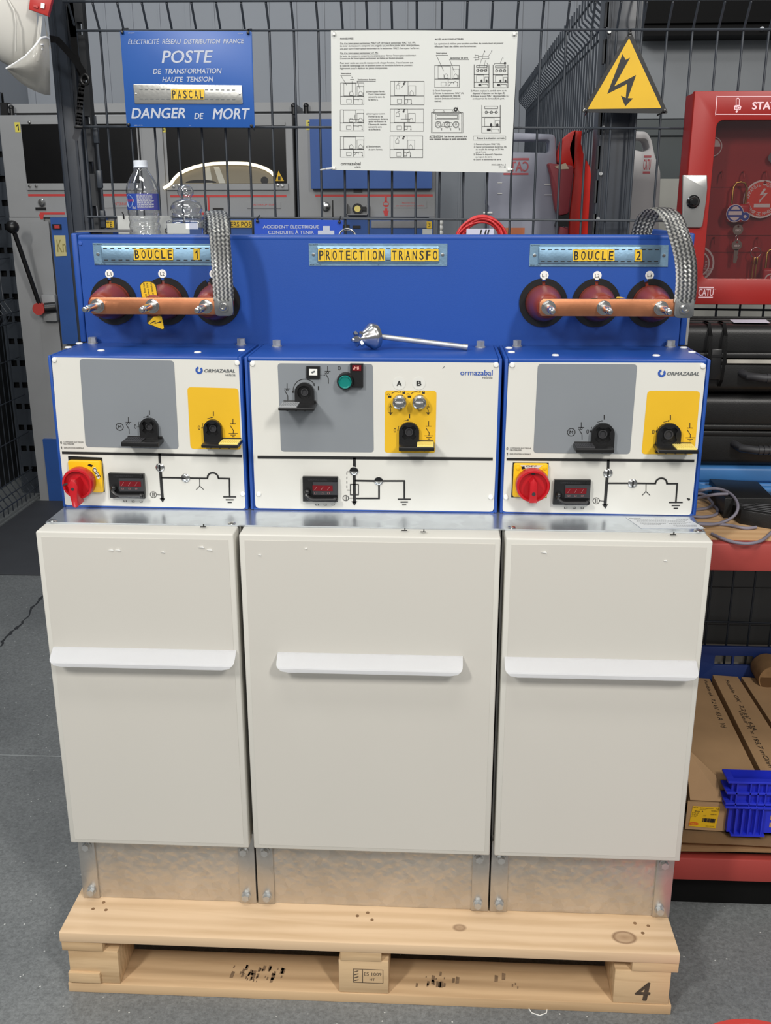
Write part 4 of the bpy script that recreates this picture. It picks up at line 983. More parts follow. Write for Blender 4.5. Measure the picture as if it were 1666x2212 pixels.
nameplate(C2, [(378, 254), (1270, 256), (1268, 400), (382, 398)], [('PROTECTION', 440, 869), ('TRANSFO', 907, 1213)], (290, 368), 18)
nameplate(C3, [(285, 290), (1280, 297), (1275, 454), (277, 451)], [('BOUCLE', 590, 889), ('2', 1036, 1088)], (330, 412), 18)

# ---- copper earthing bridges with their braids
YB = 0.2255                                    # back of the bar; front 0.2195
def bridge(rc, xl, xr, label, braid, lugx, group):
    zc = sum(q.z for q in rc)/3
    t = thing('earthing_bridge', (sum(q.x for q in rc)/3, YB, zc-0.016), label, 'bridge', group)
    mb = MB(); u0, u1 = xl, xr
    mb.prism([(u0, zc-0.0095), (u0+0.005, zc-0.0155), (u0+0.0115, zc-0.0155), (u1, zc-0.0155), (u1, zc+0.0155), (u0+0.006, zc+0.0155), (u0, zc+0.0095)], YP(YB), 0.0, 0.006, bev=0.0008)
    mb.build('copper_bar', COPPER, t, 30)
    for q in rc:
        mb = MB(); hexnut(mb, (q.x, YB-0.006, q.z), (0, -1, 0), 0.0115, 0.0085); mb.build('nut', STEEL, t, 30)
    ya = YB-0.006
    mb = MB(); l0, l1 = lugx-0.0175, lugx+0.0175
    mb.prism(round_poly([(l0, zc-0.0175), (l1, zc-0.0175), (l1, zc+0.0185), (l0, zc+0.0185)], 0.009), YP(ya), 0.0, 0.005, bev=0.001)
    mb.build('lug', LUGM, t, 30)
    mb = MB(); mb.lathe([(0.0098, 0.005), (0.0098, 0.0062), (0.0066, 0.0063), (0.0066, 0.0125), (0.0058, 0.0133), (0.0036, 0.0133), (0.0034, 0.0098), (0, 0.0098)], (lugx, ya, zc), (0, -1, 0), 24); mb.build('socket_screw', STEEL, t)
    # braid: a woven flat strap swept along a smooth path
    P = [Vector(p) for p in braid]; pts = []
    for i in range(len(P)-1):
        p0, p1, p2, p3 = P[max(i-1, 0)], P[i], P[i+1], P[min(i+2, len(P)-1)]
        for k in range(10):
            q = k/10; pts.append(0.5*((2*p1)+(p2-p0)*q+(2*p0-5*p1+4*p2-p3)*q*q+(3*p1-p0-3*p2+p3)*q**3))
    pts.append(P[-1])
    rows, uvs, d = [], [], 0.0
    rt = Vector((1, 0, 0))
    for i, p in enumerate(pts):
        a = pts[max(i-1, 0)]; b = pts[min(i+1, len(pts)-1)]; dr = (b-a).normalized()
        side = (rt - dr*rt.dot(dr)).normalized(); nn = dr.cross(side)
        if i: d += (p-pts[i-1]).length
        row, uv = [], []
        for j in range(9):
            s_ = j/8-0.5; row.append(p + side*(s_*0.0385) + nn*(-0.0035*(1-(2*s_)**4))); uv.append((j/8, d/0.0078))
        rows.append(row); uvs.append(uv)
    mb = MB(); mb.grid(rows, 0.004, uvs); mb.build('braided_strap', BRAID, t, 60)
    return t
zl = sum(q.z for q in RC[:3])/3; zr = sum(q.z for q in RC[3:])/3
lL = at(*C1(1441, 668), 0.219).x; lR = at(*C3(1391, 758), 0.219).x
bridge(RC[:3], RC[0].x-0.0165, lL+0.016, 'copper bar with braided strap bolted across the left three bushings', [(lL, 0.2175, zl+0.010), (lL, 0.2165, zl+0.045), (lL-0.001, 0.219, zl+0.09), (lL-0.005, 0.232, zl+0.135), (lL-0.014, 0.262, zl+0.163), (lL-0.027, 0.30, zl+0.166), (lL-0.038, 0.335, zl+0.148), (lL-0.044, 0.355, zl+0.12), (lL-0.047, 0.37, 1.375)], lL, 'copper bridges on the bushing housing')
bridge(RC[3:], RC[3].x-0.0165, lR+0.016, 'copper bar with braided strap bolted across the right three bushings', [(lR, 0.2175, zr+0.010), (lR, 0.2165, zr+0.045), (lR-0.004, 0.219, zr+0.082), (lR-0.014, 0.232, zr+0.122), (lR-0.026, 0.258, zr+0.158), (lR-0.040, 0.292, zr+0.172), (lR-0.054, 0.325, zr+0.160), (lR-0.062, 0.345, zr+0.125), (lR-0.065, 0.37, 1.375)], lR, 'copper bridges on the bushing housing')

# ---- yellow warning tags hung on the middle studs
def warn_tag(name, label, Y, build):
    mb = MB(); build(mb); return tag(mb.build(name, [SIGNY, INK], None, 0), label, 'tag')
def bt(mb):
    pl = Plate(mb, YB+0.004, C1)
    mb.use(1); pl.poly(round_poly([(898, 520), (925, 497), (975, 497), (1005, 520), (1018, 610), (1060, 806), (1045, 812), (945, 770), (948, 700), (912, 610)], 14), 0.0012, w0=0.0); mb.use(0)
    pl.poly(round_poly([(903, 522), (925, 502), (973, 502), (1000, 522), (1014, 606), (916, 606)], 14), 0.0016); pl.poly([(998, 716), (1040, 722), (1056, 800), (1044, 806), (950, 768)], 0.0016, r=0.002)
    mb.use(1); a = pl.p(958, 560)
    for k, s_ in enumerate(('Les bornes', 'peuvent être', 'sous tension')):
        u, v = pl.p(932+24*k, 558); put_text(mb, s_, pl.fn, u-0.0145, u+0.0145, vc=v, w=0.0020, rot=(math.radians(97), u, v))
    pl.line([(970, 768), (1000, 752), (998, 768), (1036, 758)], 5, 0.0020); pl.arrow((1020, 763), (1034, 759), 4, 14, 0.0021)
warn_tag('warning_tag', 'yellow warning tag with lightning sign behind the left copper bar', 0, bt)
def bt2(mb):
    a = at(*C3(722, 690), YB+0.004); b = at(*C3(962, 690), YB+0.004); zz = a.z+0.001
    mb.use(1); mb.box((a.x, YB+0.002, zz-0.014), (b.x-0.012, YB+0.0036, zz+0.0015)); mb.use(0)
    mb.prism([(a.x+0.045, YB+0.0005), (b.x, YB+0.0005), (b.x-0.004, YB+0.02), (a.x+0.05, YB+0.02)], ZP(zz+0.0014), 0.0002, 0.0012)
warn_tag('warning_tag', 'edge of a yellow and black tag lying behind the right copper bar', 0, bt2)

# ---- bright operating head with a long shank lying on the middle box
t = thing('steel_test_probe', (0.08, 0.24, 1.2395), 'polished steel probe with conical head and long shank lying on middle box', 'tool')
hc = Vector((at(*C2(778, 876), 0.235).x, 0.235, 1.2645)); ax = Vector((-0.80, -0.55, -0.10)).normalized()
mb = MB(); mb.lathe([(0, -0.016), (0.016, -0.015), (0.0235, -0.011), (0.0245, -0.006), (0.0245, -0.001), (0.022, 0.002), (0.0165, 0.010), (0.012, 0.018), (0.010, 0.024), (0.0095, 0.030), (0, 0.032)], hc, ax, 40); mb.build('conical_head', STEEL, t, 40)
hub = hc + ax*0.026
mb = MB()
sd = ax.cross(Vector((0, 0, 1))).normalized(); u2 = sd.cross(ax).normalized()
for k in range(4):
    a = math.radians(40+90*k); d = sd*math.cos(a)+u2*math.sin(a); mb.cyl(hub + d*0.004, hub + d*0.0165, 0.0055, 0.0045, 6)
mb.cyl(hub, hub+ax*0.012, 0.0075, 0.0055, 6); mb.ball(hub+ax*0.012, 0.0045)
mb.build('clamping_lobes', STEEL, t, 30)
e0 = hc - ax*0.010 + Vector((0.012, 0, -0.002)); e1 = Vector((at(*C2(1400, 918), 0.235).x, 0.235, 1.2455))
dd = (e1-e0).normalized()
mb = MB(); mb.cyl(e0, e1-dd*0.008, 0.0052, None, 20); mb.use(0).cyl(e1-dd*0.009, e1, 0.0062, 0.0058, 20); mb.build('shank', BOLT, t, 35)

# ================================================================== things on the tank top
ZT = 1.36
c = at(309, 430, 0.43)
bt_ = thing('water_bottle', (c.x, 0.43, ZT), 'clear plastic water bottle with blue label standing beside the glass jar', 'bottle')
prof = [(0, 0.004), (0.018, 0.002), (0.028, 0.0), (0.0315, 0.006)]
z = 0.012
while z < 0.122:
    prof.append((0.0318 - 0.0022*(0.5+0.5*math.sin(z*420)), z)); z += 0.0025
prof += [(0.0318, 0.124), (0.0322, 0.128), (0.0316, 0.131), (0.0316, 0.164), (0.0325, 0.166), (0.0322, 0.172), (0.0300, 0.180), (0.0255, 0.190), (0.0200, 0.199), (0.0150, 0.206), (0.0128, 0.209), (0.0126, 0.213)]
mb = MB(); mb.lathe(prof, (c.x, 0.43, ZT), seg=36); mb.build('body', CLEAR, bt_, 60)
mb = MB(); n = 40
for mi, (a0, a1) in enumerate(((-170, -95), (-95, -12), (-12, 190))):
    mb.use((0, 1, 0)[mi]); rows = []
    for zz in (0.132, 0.163): rows.append([(c.x+0.0320*math.cos(math.radians(a0+(a1-a0)*k/n)), 0.43+0.0320*math.sin(math.radians(a0+(a1-a0)*k/n)), ZT+zz) for k in range(n+1)])
    mb.grid(rows)
def wrap(u, v, w=0.0):                       # label coordinates wrapped on the bottle, u is arc length from the front
    a = -math.pi/2 + u/0.0322; return (c.x+(0.0322+w)*math.cos(a), 0.43+(0.0322+w)*math.sin(a), ZT+v)
mb.use(2); mb.prism(circ(-0.024, 0.149, 0.0125, 24), wrap, 0.0001, 0.0001); 
mb.use(3); mb.prism([(-0.036, 0.1475), (-0.0105, 0.1475), (-0.0105, 0.1535), (-0.036, 0.1535)], wrap, 0.0003, 0.0003); mb.use(4); put_text(mb, 'CRISTALINE', wrap, -0.040, -0.0112, 0.1482, 0.1528, w=0.0005)
mb.use(3); put_text(mb, '50cl', wrap, -0.0145, -0.0065, 0.134, 0.139, w=0.0004)
for k in range(14): 
    u = -0.003
    while u < 0.026:
        du = random.uniform(0.002, 0.006); mb.prism([(u, 0.1355+k*0.0019), (u+du, 0.1355+k*0.0019), (u+du, 0.1364+k*0.0019), (u, 0.1364+k*0.0019)], wrap, 0.0004, 0.0004); u += du+0.001
mb.build('label', [mat('label_blue', (36, 66, 150), 0.4, var=0.05), mat('label_violet', (70, 74, 150), 0.4, var=0.05), mat('label_disc', (150, 178, 214), 0.4), PAPER, REDP], bt_, 60)
mb = MB(); mb.lathe([(0, 0.2150), (0.0135, 0.2150), (0.0138, 0.2145), (0.0138, 0.2255), (0.0130, 0.2262), (0, 0.2262)], (c.x, 0.43, ZT), seg=30); mb.lathe([(0.0128, 0.2125), (0.0150, 0.2130), (0.0150, 0.2145), (0.0128, 0.2148)], (c.x, 0.43, ZT), seg=30); mb.build('cap', mat('bottle_cap', (214, 220, 228), 0.4), bt_, 40)

c = at(404, 470, 0.45)
jr = thing('glass_jar', (c.x, 0.45, ZT), 'square glass jar with ball-knobbed lid standing right of the water bottle', 'jar')
mb = MB(); mb.box((c.x-0.036, 0.414, ZT), (c.x+0.036, 0.486, ZT+0.112), 0.006, 3); mb.build('body', GLASS, jr, 40)
mb = MB(); mb.lathe([(0.028, 0.108), (0.030, 0.112), (0.0345, 0.1145), (0.035, 0.118), (0.030, 0.121), (0.0295, 0.128), (0.0325, 0.132), (0.0315, 0.139), (0.026, 0.147), (0.014, 0.152), (0.009, 0.154), (0.0115, 0.157), (0.016, 0.163), (0.0165, 0.169), (0.013, 0.176), (0.006, 0.180), (0, 0.181)], (c.x, 0.45, ZT), seg=36); mb.build('lid', GLASS, jr, 60)
mb = MB(); mb.box((c.x-0.031, 0.44, ZT+0.006), (c.x+0.031, 0.441, ZT+0.083)); mb.use(1); put_text(mb, 'A', YP(0.44), c.x-0.016, c.x-0.008, ZT+0.062, ZT+0.074, w=0.0005); mb.build('card', [PAPER, INKG], jr, 0)
mb = MB(); mb.box((c.x-0.0335, 0.4165, ZT+0.086), (c.x+0.012, 0.417, ZT+0.106)); mb.build('paper_band', PAPER, jr, 0)

a = at(253, 466, 0.50); b = at(371, 466, 0.50)
mb = MB(); mb.box((a.x, 0.50, ZT), (b.x, 0.502, a.z)); mb.use(1); q = at(356, 498, 0.50); q2 = at(381, 498, 0.50); put_text(mb, 'o V', YP(0.50), q.x, q2.x-0.002, q.z-0.006, q.z+0.010, w=0.0006, bold=0.01)
mb.tube([(a.x+0.014, 0.4985, a.z-0.006), (a.x+0.0145, 0.497, a.z+0.003), (a.x+0.012, 0.498, a.z+0.007)], 0.0014, 6)
tag(mb.build('white_card', [PAPER, INK], None, 0), 'white card standing behind the bottle, black letters at its right end', 'card')
a = at(182, 500, 0.44); mb = MB()
mb.prism([(a.x, 0.39), (a.x+0.115, 0.39), (a.x+0.09, 0.48), (a.x+0.01, 0.49)], ZP(1.4497), 0.0, 0.003)
mb.box((a.x+0.02, 0.40, ZT), (a.x+0.05, 0.47, 1.4497)); tag(mb.build('metal_offcut', mat('dull_plate', (104, 104, 106), 0.5, 0.3, var=0.1, scale=40), None, 0), 'dull grey metal plate lying behind the left corner of blue housing', 'plate')

# coil of red cable
c = Vector((at(1041, 490, 0.45).x, 0.45, ZT+0.062))
mb = MB()
for k in range(16):
    rx = 0.047 + random.uniform(-0.008, 0.006); rz = 0.047 + random.uniform(-0.007, 0.006); y = c.y + random.uniform(-0.022, 0.022); ph = random.uniform(0, 6.28); tl = random.uniform(-0.012, 0.012)
    mb.tube([(c.x+rx*math.cos(2*math.pi*i/36)+random.uniform(-0.0006, 0.0006), y+tl*math.sin(2*math.pi*i/36+ph), c.z+0.0058+rz*math.sin(2*math.pi*i/36)) for i in range(36)], 0.0026, 8, True)
t = tag(mb.build('cable_coil', REDC, None, 60), 'coil of thin red cable behind the middle of blue housing', 'cable')
mb = MB(); x0 = at(1008, 500, 0.42).x; x1_ = at(1067, 500, 0.42).x; mb.box((x0, 0.422, ZT+0.05), (x1_, 0.4235, at(1040, 494, 0.42).z)); mb.use(1); zt = at(1040, 494, 0.42).z
for q in (0.45, 0.62, 0.72): mb.prism([(x0+(x1_-x0)*q, zt-0.018), (x0+(x1_-x0)*q+0.003, zt-0.018), (x0+(x1_-x0)*q+0.007, zt-0.002), (x0+(x1_-x0)*q+0.004, zt-0.002)], YP(0.422), 0.0004, 0.0004)
mb.build('paper_label', [mat('label_lilac', (196, 196, 214), 0.6), INK], t, 0)
q = at(750, 507, 0.5)
mb = MB(); n = 28; mb.tube([(q.x+0.018*math.cos(2*math.pi*i/n), 0.5+0.004*math.sin(2*math.pi*i/n), ZT+0.075+0.018*math.sin(2*math.pi*i/n)) for i in range(n)], 0.0022, 8, True)
mb.box((q.x-0.004, 0.496, ZT), (q.x+0.004, 0.504, ZT+0.0585), 0.001)
tag(mb.build('steel_ring', STEEL, None, 40), 'bright steel ring peeping over the housing below the small blue sign', 'ring')

# ================================================================== signs on the mesh
YS = 0.738
def tie(t, p, col, d=(0.012, 0.0, 0.008)):
    mb = MB(); p = Vector(p); mb.tube([p, p+Vector((d[0]*0.5, -0.004, d[2]*0.5)), p+Vector(d)], 0.0019, 6); mb.box(tuple(p+Vector((-0.003, -0.005, -0.003))), tuple(p+Vector((0.003, 0.001, 0.003))), 0.001); mb.build('cable_tie', col, t, 30)
SC = crop(250, 40, 3.874)
t = thing('blue_danger_sign', (-0.455, YS, 1.67), 'large blue enamel sign reading POSTE hung on the mesh', 'sign')
mb = MB(); pl = Plate(mb, YS, SC); pl.poly([(38, 103), (1140, 108), (1165, 915), (95, 910)], 0.0025, r=0.003, w0=0.0, bev=0.0006); mb.use(1); w = 0.0031
pl.text('ÉLECTRICITÉ  RÉSEAU  DISTRIBUTION  FRANCE', 106, 1076, 165, 214, shear=0.22, bold=0.015, w=w)
pl.text('POSTE', 385, 818, 268, 374, shear=0.22, bold=0.02, w=w); pl.text('DE  TRANSFORMATION', 315, 890, 420, 463, shear=0.22, bold=0.015, w=w); pl.text('HAUTE  TENSION', 392, 821, 489, 531, shear=0.22, bold=0.015, w=w)
pl.text('DANGER', 131, 586, 748, 838, shear=0.22, bold=0.03, w=w); pl.text('DE', 659, 739, 792, 841, shear=0.22, bold=0.03, w=w); pl.text('MORT', 811, 1127, 752, 843, shear=0.22, bold=0.03, w=w)
for s_, a, b, y0, y1 in (('ELECTROVITA', 108, 162, 118, 127), ('AZTB-108', 1024, 1066, 122, 131), ('ED37 1 PH TA', 162, 228, 891, 899), ('1 N', 620, 631, 893, 900)): pl.text(s_, a, b, y0, y1, w=w)
mb.build('plate', [SIGNB, mat('sign_letter', (182, 188, 202), 0.5, var=0.0)], t, 30)
mb = MB(); pl = Plate(mb, YS, SC); pl.poly([(152, 551), (1060, 560), (1067, 717), (165, 714)], 0.0055, r=0.002, w0=0.0025, bev=0.0008); mb.use(1)
for k in range(18):
    x = 205+45.5*k
    for y in (592, 672):
        q = y + k*0.3; pl.poly([(x, q), (x+26, q), (x+26, q+8), (x, q+8)], 0.0058)
st = mb.build('letter_strip', [mat_galv('brushed_strip', (190, 190, 186), 0.34, 0.05, 150, 0.06, 20), INKG], t, 30)
for x in (174, 1042): mb = MB(); u, v = pl.p(x, 634); mb.lathe([(0.0024, 0.0055), (0.002, 0.0065), (0, 0.0068)], (u, YS, v), (0, -1, 0), 12); mb.build('rivet', STEEL, st)
for k, ch in enumerate('PASCAL'):
    mb = MB(); pl = Plate(mb, YS, SC); x = 471+46*k; pl.poly([(x, 596), (x+45, 596), (x+46, 680), (x+1, 680)], 0.0072, w0=0.0056); mb.use(1); pl.text(ch, x+9, x+38, 604, 672, w=0.0075, bold=0.03); mb.build('letter_tile', [TILE, INK], st, 0)
for x, y, d in ((60, 118, (0.004, 0.03, 0.012)), (1112, 122, (0.002, 0.03, 0.012)), (114, 890, (-0.002, 0.03, -0.006)), (1140, 900, (0.0, 0.03, -0.006))):
    u, v = pl.p(x, y); tie(t, (u, YS-0.003, v), BLK, d)

NS = 7.9333
N1, N2, N3, N4 = crop(710, 60, NS), crop(910, 60, NS), crop(710, 200, NS), crop(910, 200, NS)
t = thing('instruction_poster', (0.075, YS, 1.572), 'white printed instruction poster with switch drawings tied to the mesh', 'poster')
YN = YS - 0.002
mb = MB()
cs = [at(*q, YN) for q in ((715, 66), (1119, 68), (1104, 373), (717, 367))]
edge = []
for k, (a, b) in enumerate(zip(cs, cs[1:]+cs[:1])):
    for j in range(8):
        q = a + (b-a)*(j/8); sag = 0.0012*math.sin(math.pi*j/8); edge.append((q.x, q.z + (sag if k == 0 else 0)))
mb.prism(edge, YP(YN), 0.0, 0.0008); pp = mb.build('sheet', PAPER, t, 0)
mb = MB(); P1, P2, P3, P4 = (Plate(mb, YN, q) for q in (N1, N2, N3, N4)); w = 0.0014
PRN = dict(w=w)
for pl, rowsx in ((P1, [('MANŒUVRES', 200, 426, 187, 0.03), ("Cas d'un interrupteur-sectionneur MALT U.F. Arrivée et sectionneur MALT U.F. PFc", 200, 1488, 266, 0), ('Le levier de manœuvre comporte une poignée qui peut être placée selon deux positions,', 200, 1562, 310, 0),
        ("une pour ouvrir l'interrupteur-sectionneur ou le sectionneur MALT, l'autre pour les fermer.", 200, 1560, 357, 0), ("Cas d'un interrupteur-sectionneur U.F. PFc", 200, 850, 436, 0), ("Le levier de manœuvre comporte une poignée pour  fermer l'interrupteur-sectionneur.", 200, 1502, 481, 0),
        ("L'ouverture de l'interrupteur-sectionneur se réalise par bouton-poussoir.", 200, 1292, 526, 0), ("Pour avoir accès aux axes de manœuvre de chaque fonction, il faut s'assurer que", 200, 1450, 604, 0), ('le volet de cadenassage soit en position ouvert et introduire le levier en poussant', 200, 1436, 650, 0), ("légèrement jusqu'à déplacer les pièces transparentes.", 200, 1014, 696, 0),
        ('Interrupteur', 215, 387, 787, 0.02), ('b', 398, 412, 852, 0), ('Sectionneur de terre', 500, 810, 886, 0.02), ('a) Interrupteur fermé.', 643, 960, 1097, 0), ("Ouvrir l'interrupteur,", 683, 982, 1140, 0)]),
    (P2, [('ACCÈS AUX CONDUCTEURS', 234, 722, 192, 0.03), ('Les opérations à réaliser pour accéder aux têtes des conducteurs et pouvoir', 232, 1408, 273, 0), ("effectuer l'essai des câbles sont les suivantes:", 232, 944, 318, 0), ('Interrupteur', 262, 444, 438, 0.02), ('Sectionneur de terre', 495, 803, 516, 0.02), ('B', 1080, 1098, 406, 0), ('E', 1202, 1218, 405, 0), ('C', 1092, 1110, 572, 0), ('C', 1392, 1412, 514, 0),
        ("1) Ouvrir l'interrupteur.", 204, 528, 1080, 0), ('2) Fermer le sectionneur MALT (A)', 200, 730, 1126, 0), ('3) Mettre en place le pavé de terre ou le', 850, 1460, 1082, 0), ("dispositif d'injection sur les tiges (E)", 884, 1434, 1126, 0)]),
    (P3, [('suivant le sens de', 685, 960, 74, 0), ('la flèche b.', 685, 848, 120, 0), ('a) Interrupteur ouvert.', 643, 968, 366, 0), ('Fermer le ou les', 685, 930, 410, 0), ('sectionneurs de terre', 685, 1016, 455, 0), ('après vérification de', 685, 990, 499, 0), ("l'absence de tension", 685, 996, 543, 0), ('suivant le sens', 685, 910, 587, 0), ('de la flèche b.', 685, 892, 632, 0), ('a) Sectionneurs', 643, 886, 928, 0), ('de terre fermés.', 685, 928, 974, 0), ('velatia', 443, 550, 1273, 0)]),
    (P4, [("après vérification de l'état de", 232, 668, 60, 0), ('tension (indicateurs lumineux', 232, 676, 104, 0), ('éteints).', 232, 350, 150, 0), ('4) Enlever le pont MALT déconnectable (C)', 848, 1506, 62, 0), ('en desserrant les écrous (B) du pont.', 882, 1430, 106, 0), ('ATTENTION:  Les bornes peuvent être', 143, 790, 756, 0.03), ('sous tension lorsque le pont est enlevé.', 143, 784, 800, 0.03), ('Retour à la situation normale', 958, 1428, 780, 0.03),
        ('1) Remettre le pont MALT (C).', 905, 1356, 887, 0), ('2) Serrer correctement les écrous (B),', 902, 1470, 933, 0), ('au couple de serrage de 25 Nm', 936, 1416, 976, 0), ('(clé de 19 mm).', 936, 1112, 1020, 0), ("3) Enlever le dispositif d'injection", 898, 1386, 1062, 0), ('ou le pavé de terre.', 932, 1220, 1106, 0), ('4) Ouvrir le sectionneur de terre.', 896, 1374, 1150, 0), ('DOC-2288 Rev. 2', 1208, 1450, 1236, 0), ('07-11-05', 1330, 1450, 1273, 0), ('E', 344, 362, 628, 0), ('E', 498, 516, 628, 0), ('E', 650, 668, 628, 0)])):
    for s_, x0, x1_, yc, bd in rowsx: pl.line_text(s_, x0, x1_, yc, bold=max(bd, 0.006), w=w)
P3.text('ormazabal', 210, 550, 1188, 1245, bold=0.01, w=w)
P1.line([(200, 283), (1488, 285)], 3, w); P1.line([(200, 452), (850, 453)], 3, w); P4.line([(143, 774), (340, 774)], 3, w)
def box_(pl, x0, y0, x1_, y1, t_=4): pl.line([(x0, y0), (x1_, y0), (x1_, y1), (x0, y1), (x0, y0)], t_, w)
def mini(pl, x0, y0, sx, sy, wide, extra):
    """one of the small front-view drawings of a switch panel"""
    X = lambda a: x0+a*sx
    Y_ = lambda a: y0+a*sy
    box_(pl, X(0), Y_(0), X(1), Y_(1), 5); pl.line([(X(0), Y_(0.62)), (X(1), Y_(0.62))], 7, w)
    if not wide:
        box_(pl, X(0.14), Y_(0.02), X(0.65), Y_(0.60)); box_(pl, X(0.71), Y_(0.16), X(0.99), Y_(0.60))
        for a in (0.46, 0.85): pl.line([(X(a-0.07), Y_(0.58)), (X(a-0.07), Y_(0.46)), (X(a), Y_(0.37)), (X(a+0.08), Y_(0.46)), (X(a+0.08), Y_(0.58)), (X(a-0.07), Y_(0.58))], 4, w)
        pl.line([(X(0.37), Y_(0.40)), (X(0.38), Y_(0.56))], 4, w); pl.line([(X(0.96), Y_(0.44)), (X(0.97), Y_(0.56))], 5, w)
        c_ = 0.55; pl.line([(X(c_), Y_(0.62)), (X(c_), Y_(0.96))], 8, w); pl.line([(X(c_), Y_(0.76)), (X(0.78), Y_(0.77)), (X(0.83), Y_(0.73)), (X(0.88), Y_(0.76)), (X(0.93), Y_(0.76)), (X(0.93), Y_(0.93))], 6, w); pl.disc(X(0.93), Y_(0.93), 9, w); box_(pl, X(0.26), Y_(0.76), X(0.46), Y_(0.93))
        pl.line([(X(0.75), Y_(0.78)), (X(0.76), Y_(0.85))], 5, w)
    else:
        box_(pl, X(0.12), Y_(0.0), X(0.52), Y_(0.60)); box_(pl, X(0.54), Y_(0.19), X(0.75), Y_(0.60))
        for a, b in ((0.22, 0.12), (0.63, 0.39)): pl.line([(X(a-0.05), Y_(b+0.21)), (X(a-0.05), Y_(b+0.08)), (X(a), Y_(b)), (X(a+0.05), Y_(b+0.08)), (X(a+0.05), Y_(b+0.21)), (X(a-0.05), Y_(b+0.21))], 4, w)
        box_(pl, X(0.23), Y_(0.02), X(0.28), Y_(0.10)); pl.disc(X(0.40), Y_(0.11), 16, w); pl.poly([(X(0.40), Y_(0.0)), (X(0.45), Y_(0.0)), (X(0.45), Y_(0.06)), (X(0.40), Y_(0.06))], w)
        c_ = 0.42; pl.line([(X(c_), Y_(0.62)), (X(c_), Y_(0.96))], 11, w); box_(pl, X(c_), Y_(0.77), X(0.51), Y_(0.92), 6); pl.line([(X(0.51), Y_(0.77)), (X(0.62), Y_(0.77)), (X(0.62), Y_(0.93))], 6, w); pl.disc(X(0.62), Y_(0.93), 9, w); box_(pl, X(0.20), Y_(0.76), X(0.34), Y_(0.93))
    for ln in extra: pl.line([(X(a), Y_(b)) for a, b in ln], 5, w)
mini(P1, 206, 945, 400, 370, False, [[(0.5, -0.08), (0.5, 0.4)], [(0.42, -0.16), (0.58, -0.16)], [(0.02, -0.33), (0.27, 0.11)], [(0.0, -0.34), (0.45, -0.34)], [(0.72, -0.07), (0.83, 0.29)], [(0.70, -0.08), (1.5, -0.08)]])
mini(P1, 1062, 917, 576, 405, True, [[(0.33, 0.26), (0.40, 0.15)]])
mini(P3, 200, 296, 405, 360, False, [[(0.42, 0.45), (0.80, 0.45)], [(0.61, 0.43), (0.62, 0.24)]]); mini(P3, 1058, 284, 570, 378, True, [[(0.32, 0.45), (0.6, 0.45)], [(0.47, 0.43), (0.47, 0.24)]])
mini(P3, 202, 755, 405, 352, False, [[(0.59, 0.9), (0.7, 0.77)]]); mini(P3, 1054, 744, 562, 372, True, [[(0.52, 0.78), (0.60, 0.68)]])
mini(P2, 232, 648, 422, 374, False, [[(0.07, -0.47), (0.36, 0.24)], [(0.06, -0.47), (0.54, -0.47)], [(0.61, -0.26), (0.80, 0.28)], [(0.60, -0.27), (1.39, -0.27)], [(0.58, 0.92), (0.68, 0.78)]])
def column(pl, x0, y0, x1_, y1):
    H = y1-y0; Wd = x1_-x0
    for x in (x0, x1_): pl.line([(x, y0), (x, y1)], 9, w)
    for f in (0.43, 0.77, 1.0): pl.line([(x0, y0+H*f), (x1_, y0+H*f)], 7, w)
    box_(pl, x0+Wd*0.16, y0+H*0.03, x0+Wd*0.86, y0+H*0.12, 6)
    for f in (0.24, 0.52, 0.78): pl.ring(x0+Wd*f, y0+H*0.25, 20, 8, w, n=14)
    pl.line([(x0+Wd*0.24, y0+H*0.25), (x0+Wd*0.86, y0+H*0.25)], 6, w)
    box_(pl, x0+Wd*0.16, y0+H*0.45, x0+Wd*0.66, y0+H*0.76); box_(pl, x0+Wd*0.72, y0+H*0.54, x0+Wd*0.96, y0+H*0.76)
    for f in (0.5, 0.84): pl.poly([(x0+Wd*(f-0.06), y0+H*0.75), (x0+Wd*(f-0.06), y0+H*0.68), (x0+Wd*f, y0+H*0.64), (x0+Wd*(f+0.06), y0+H*0.68), (x0+Wd*(f+0.06), y0+H*0.75)], w)
    pl.poly([(x0+Wd*0.28, y0+H*0.84), (x0+Wd*0.48, y0+H*0.84), (x0+Wd*0.48, y0+H*0.93), (x0+Wd*0.28, y0+H*0.93)], w); pl.line([(x0+Wd*0.53, y0+H*0.77), (x0+Wd*0.53, y0+H*0.96)], 6, w); pl.line([(x0+Wd*0.53, y0+H*0.86), (x0+Wd*0.9, y0+H*0.86), (x0+Wd*0.9, y0+H*0.94)], 5, w)
column(P2, 908, 636, 1162, 1024); column(P2, 1232, 640, 1486, 1026); column(P4, 1040, 220, 1356, 692)
P2.line([(1120, 745), (1140, 610), (1120, 605)], 5, w); P2.line([(975, 735), (1035, 545)], 4, w); P2.line([(1072, 728), (1095, 590)], 4, w); P2.line([(1352, 615), (1385, 528)], 4, w); P2.line([(1050, 492), (1075, 430)], 4, w); P2.line([(1145, 495), (1195, 430)], 4, w)
P2.line([(925, 460), (925, 565)], 5, w); P2.line([(925, 470), (980, 475), (985, 545), (925, 552)], 5, w); box_(P2, 985, 492, 1050, 535, 5); box_(P2, 1050, 498, 1160, 530, 4); P2.line([(900, 512), (985, 513)], 3, w)
P2.line([(1255, 630), (1260, 612), (1430, 616)], 5, w); P2.disc(1437, 608, 20, w)
box_(P4, 175, 345, 715, 690, 6); box_(P4, 200, 355, 690, 684, 4); box_(P4, 248, 374, 645, 454, 4); box_(P4, 272, 388, 622, 440, 6)
for x in (292, 445, 597):
    for r_ in (52, 40, 14): P4.ring(x, 548, r_, 5, w)
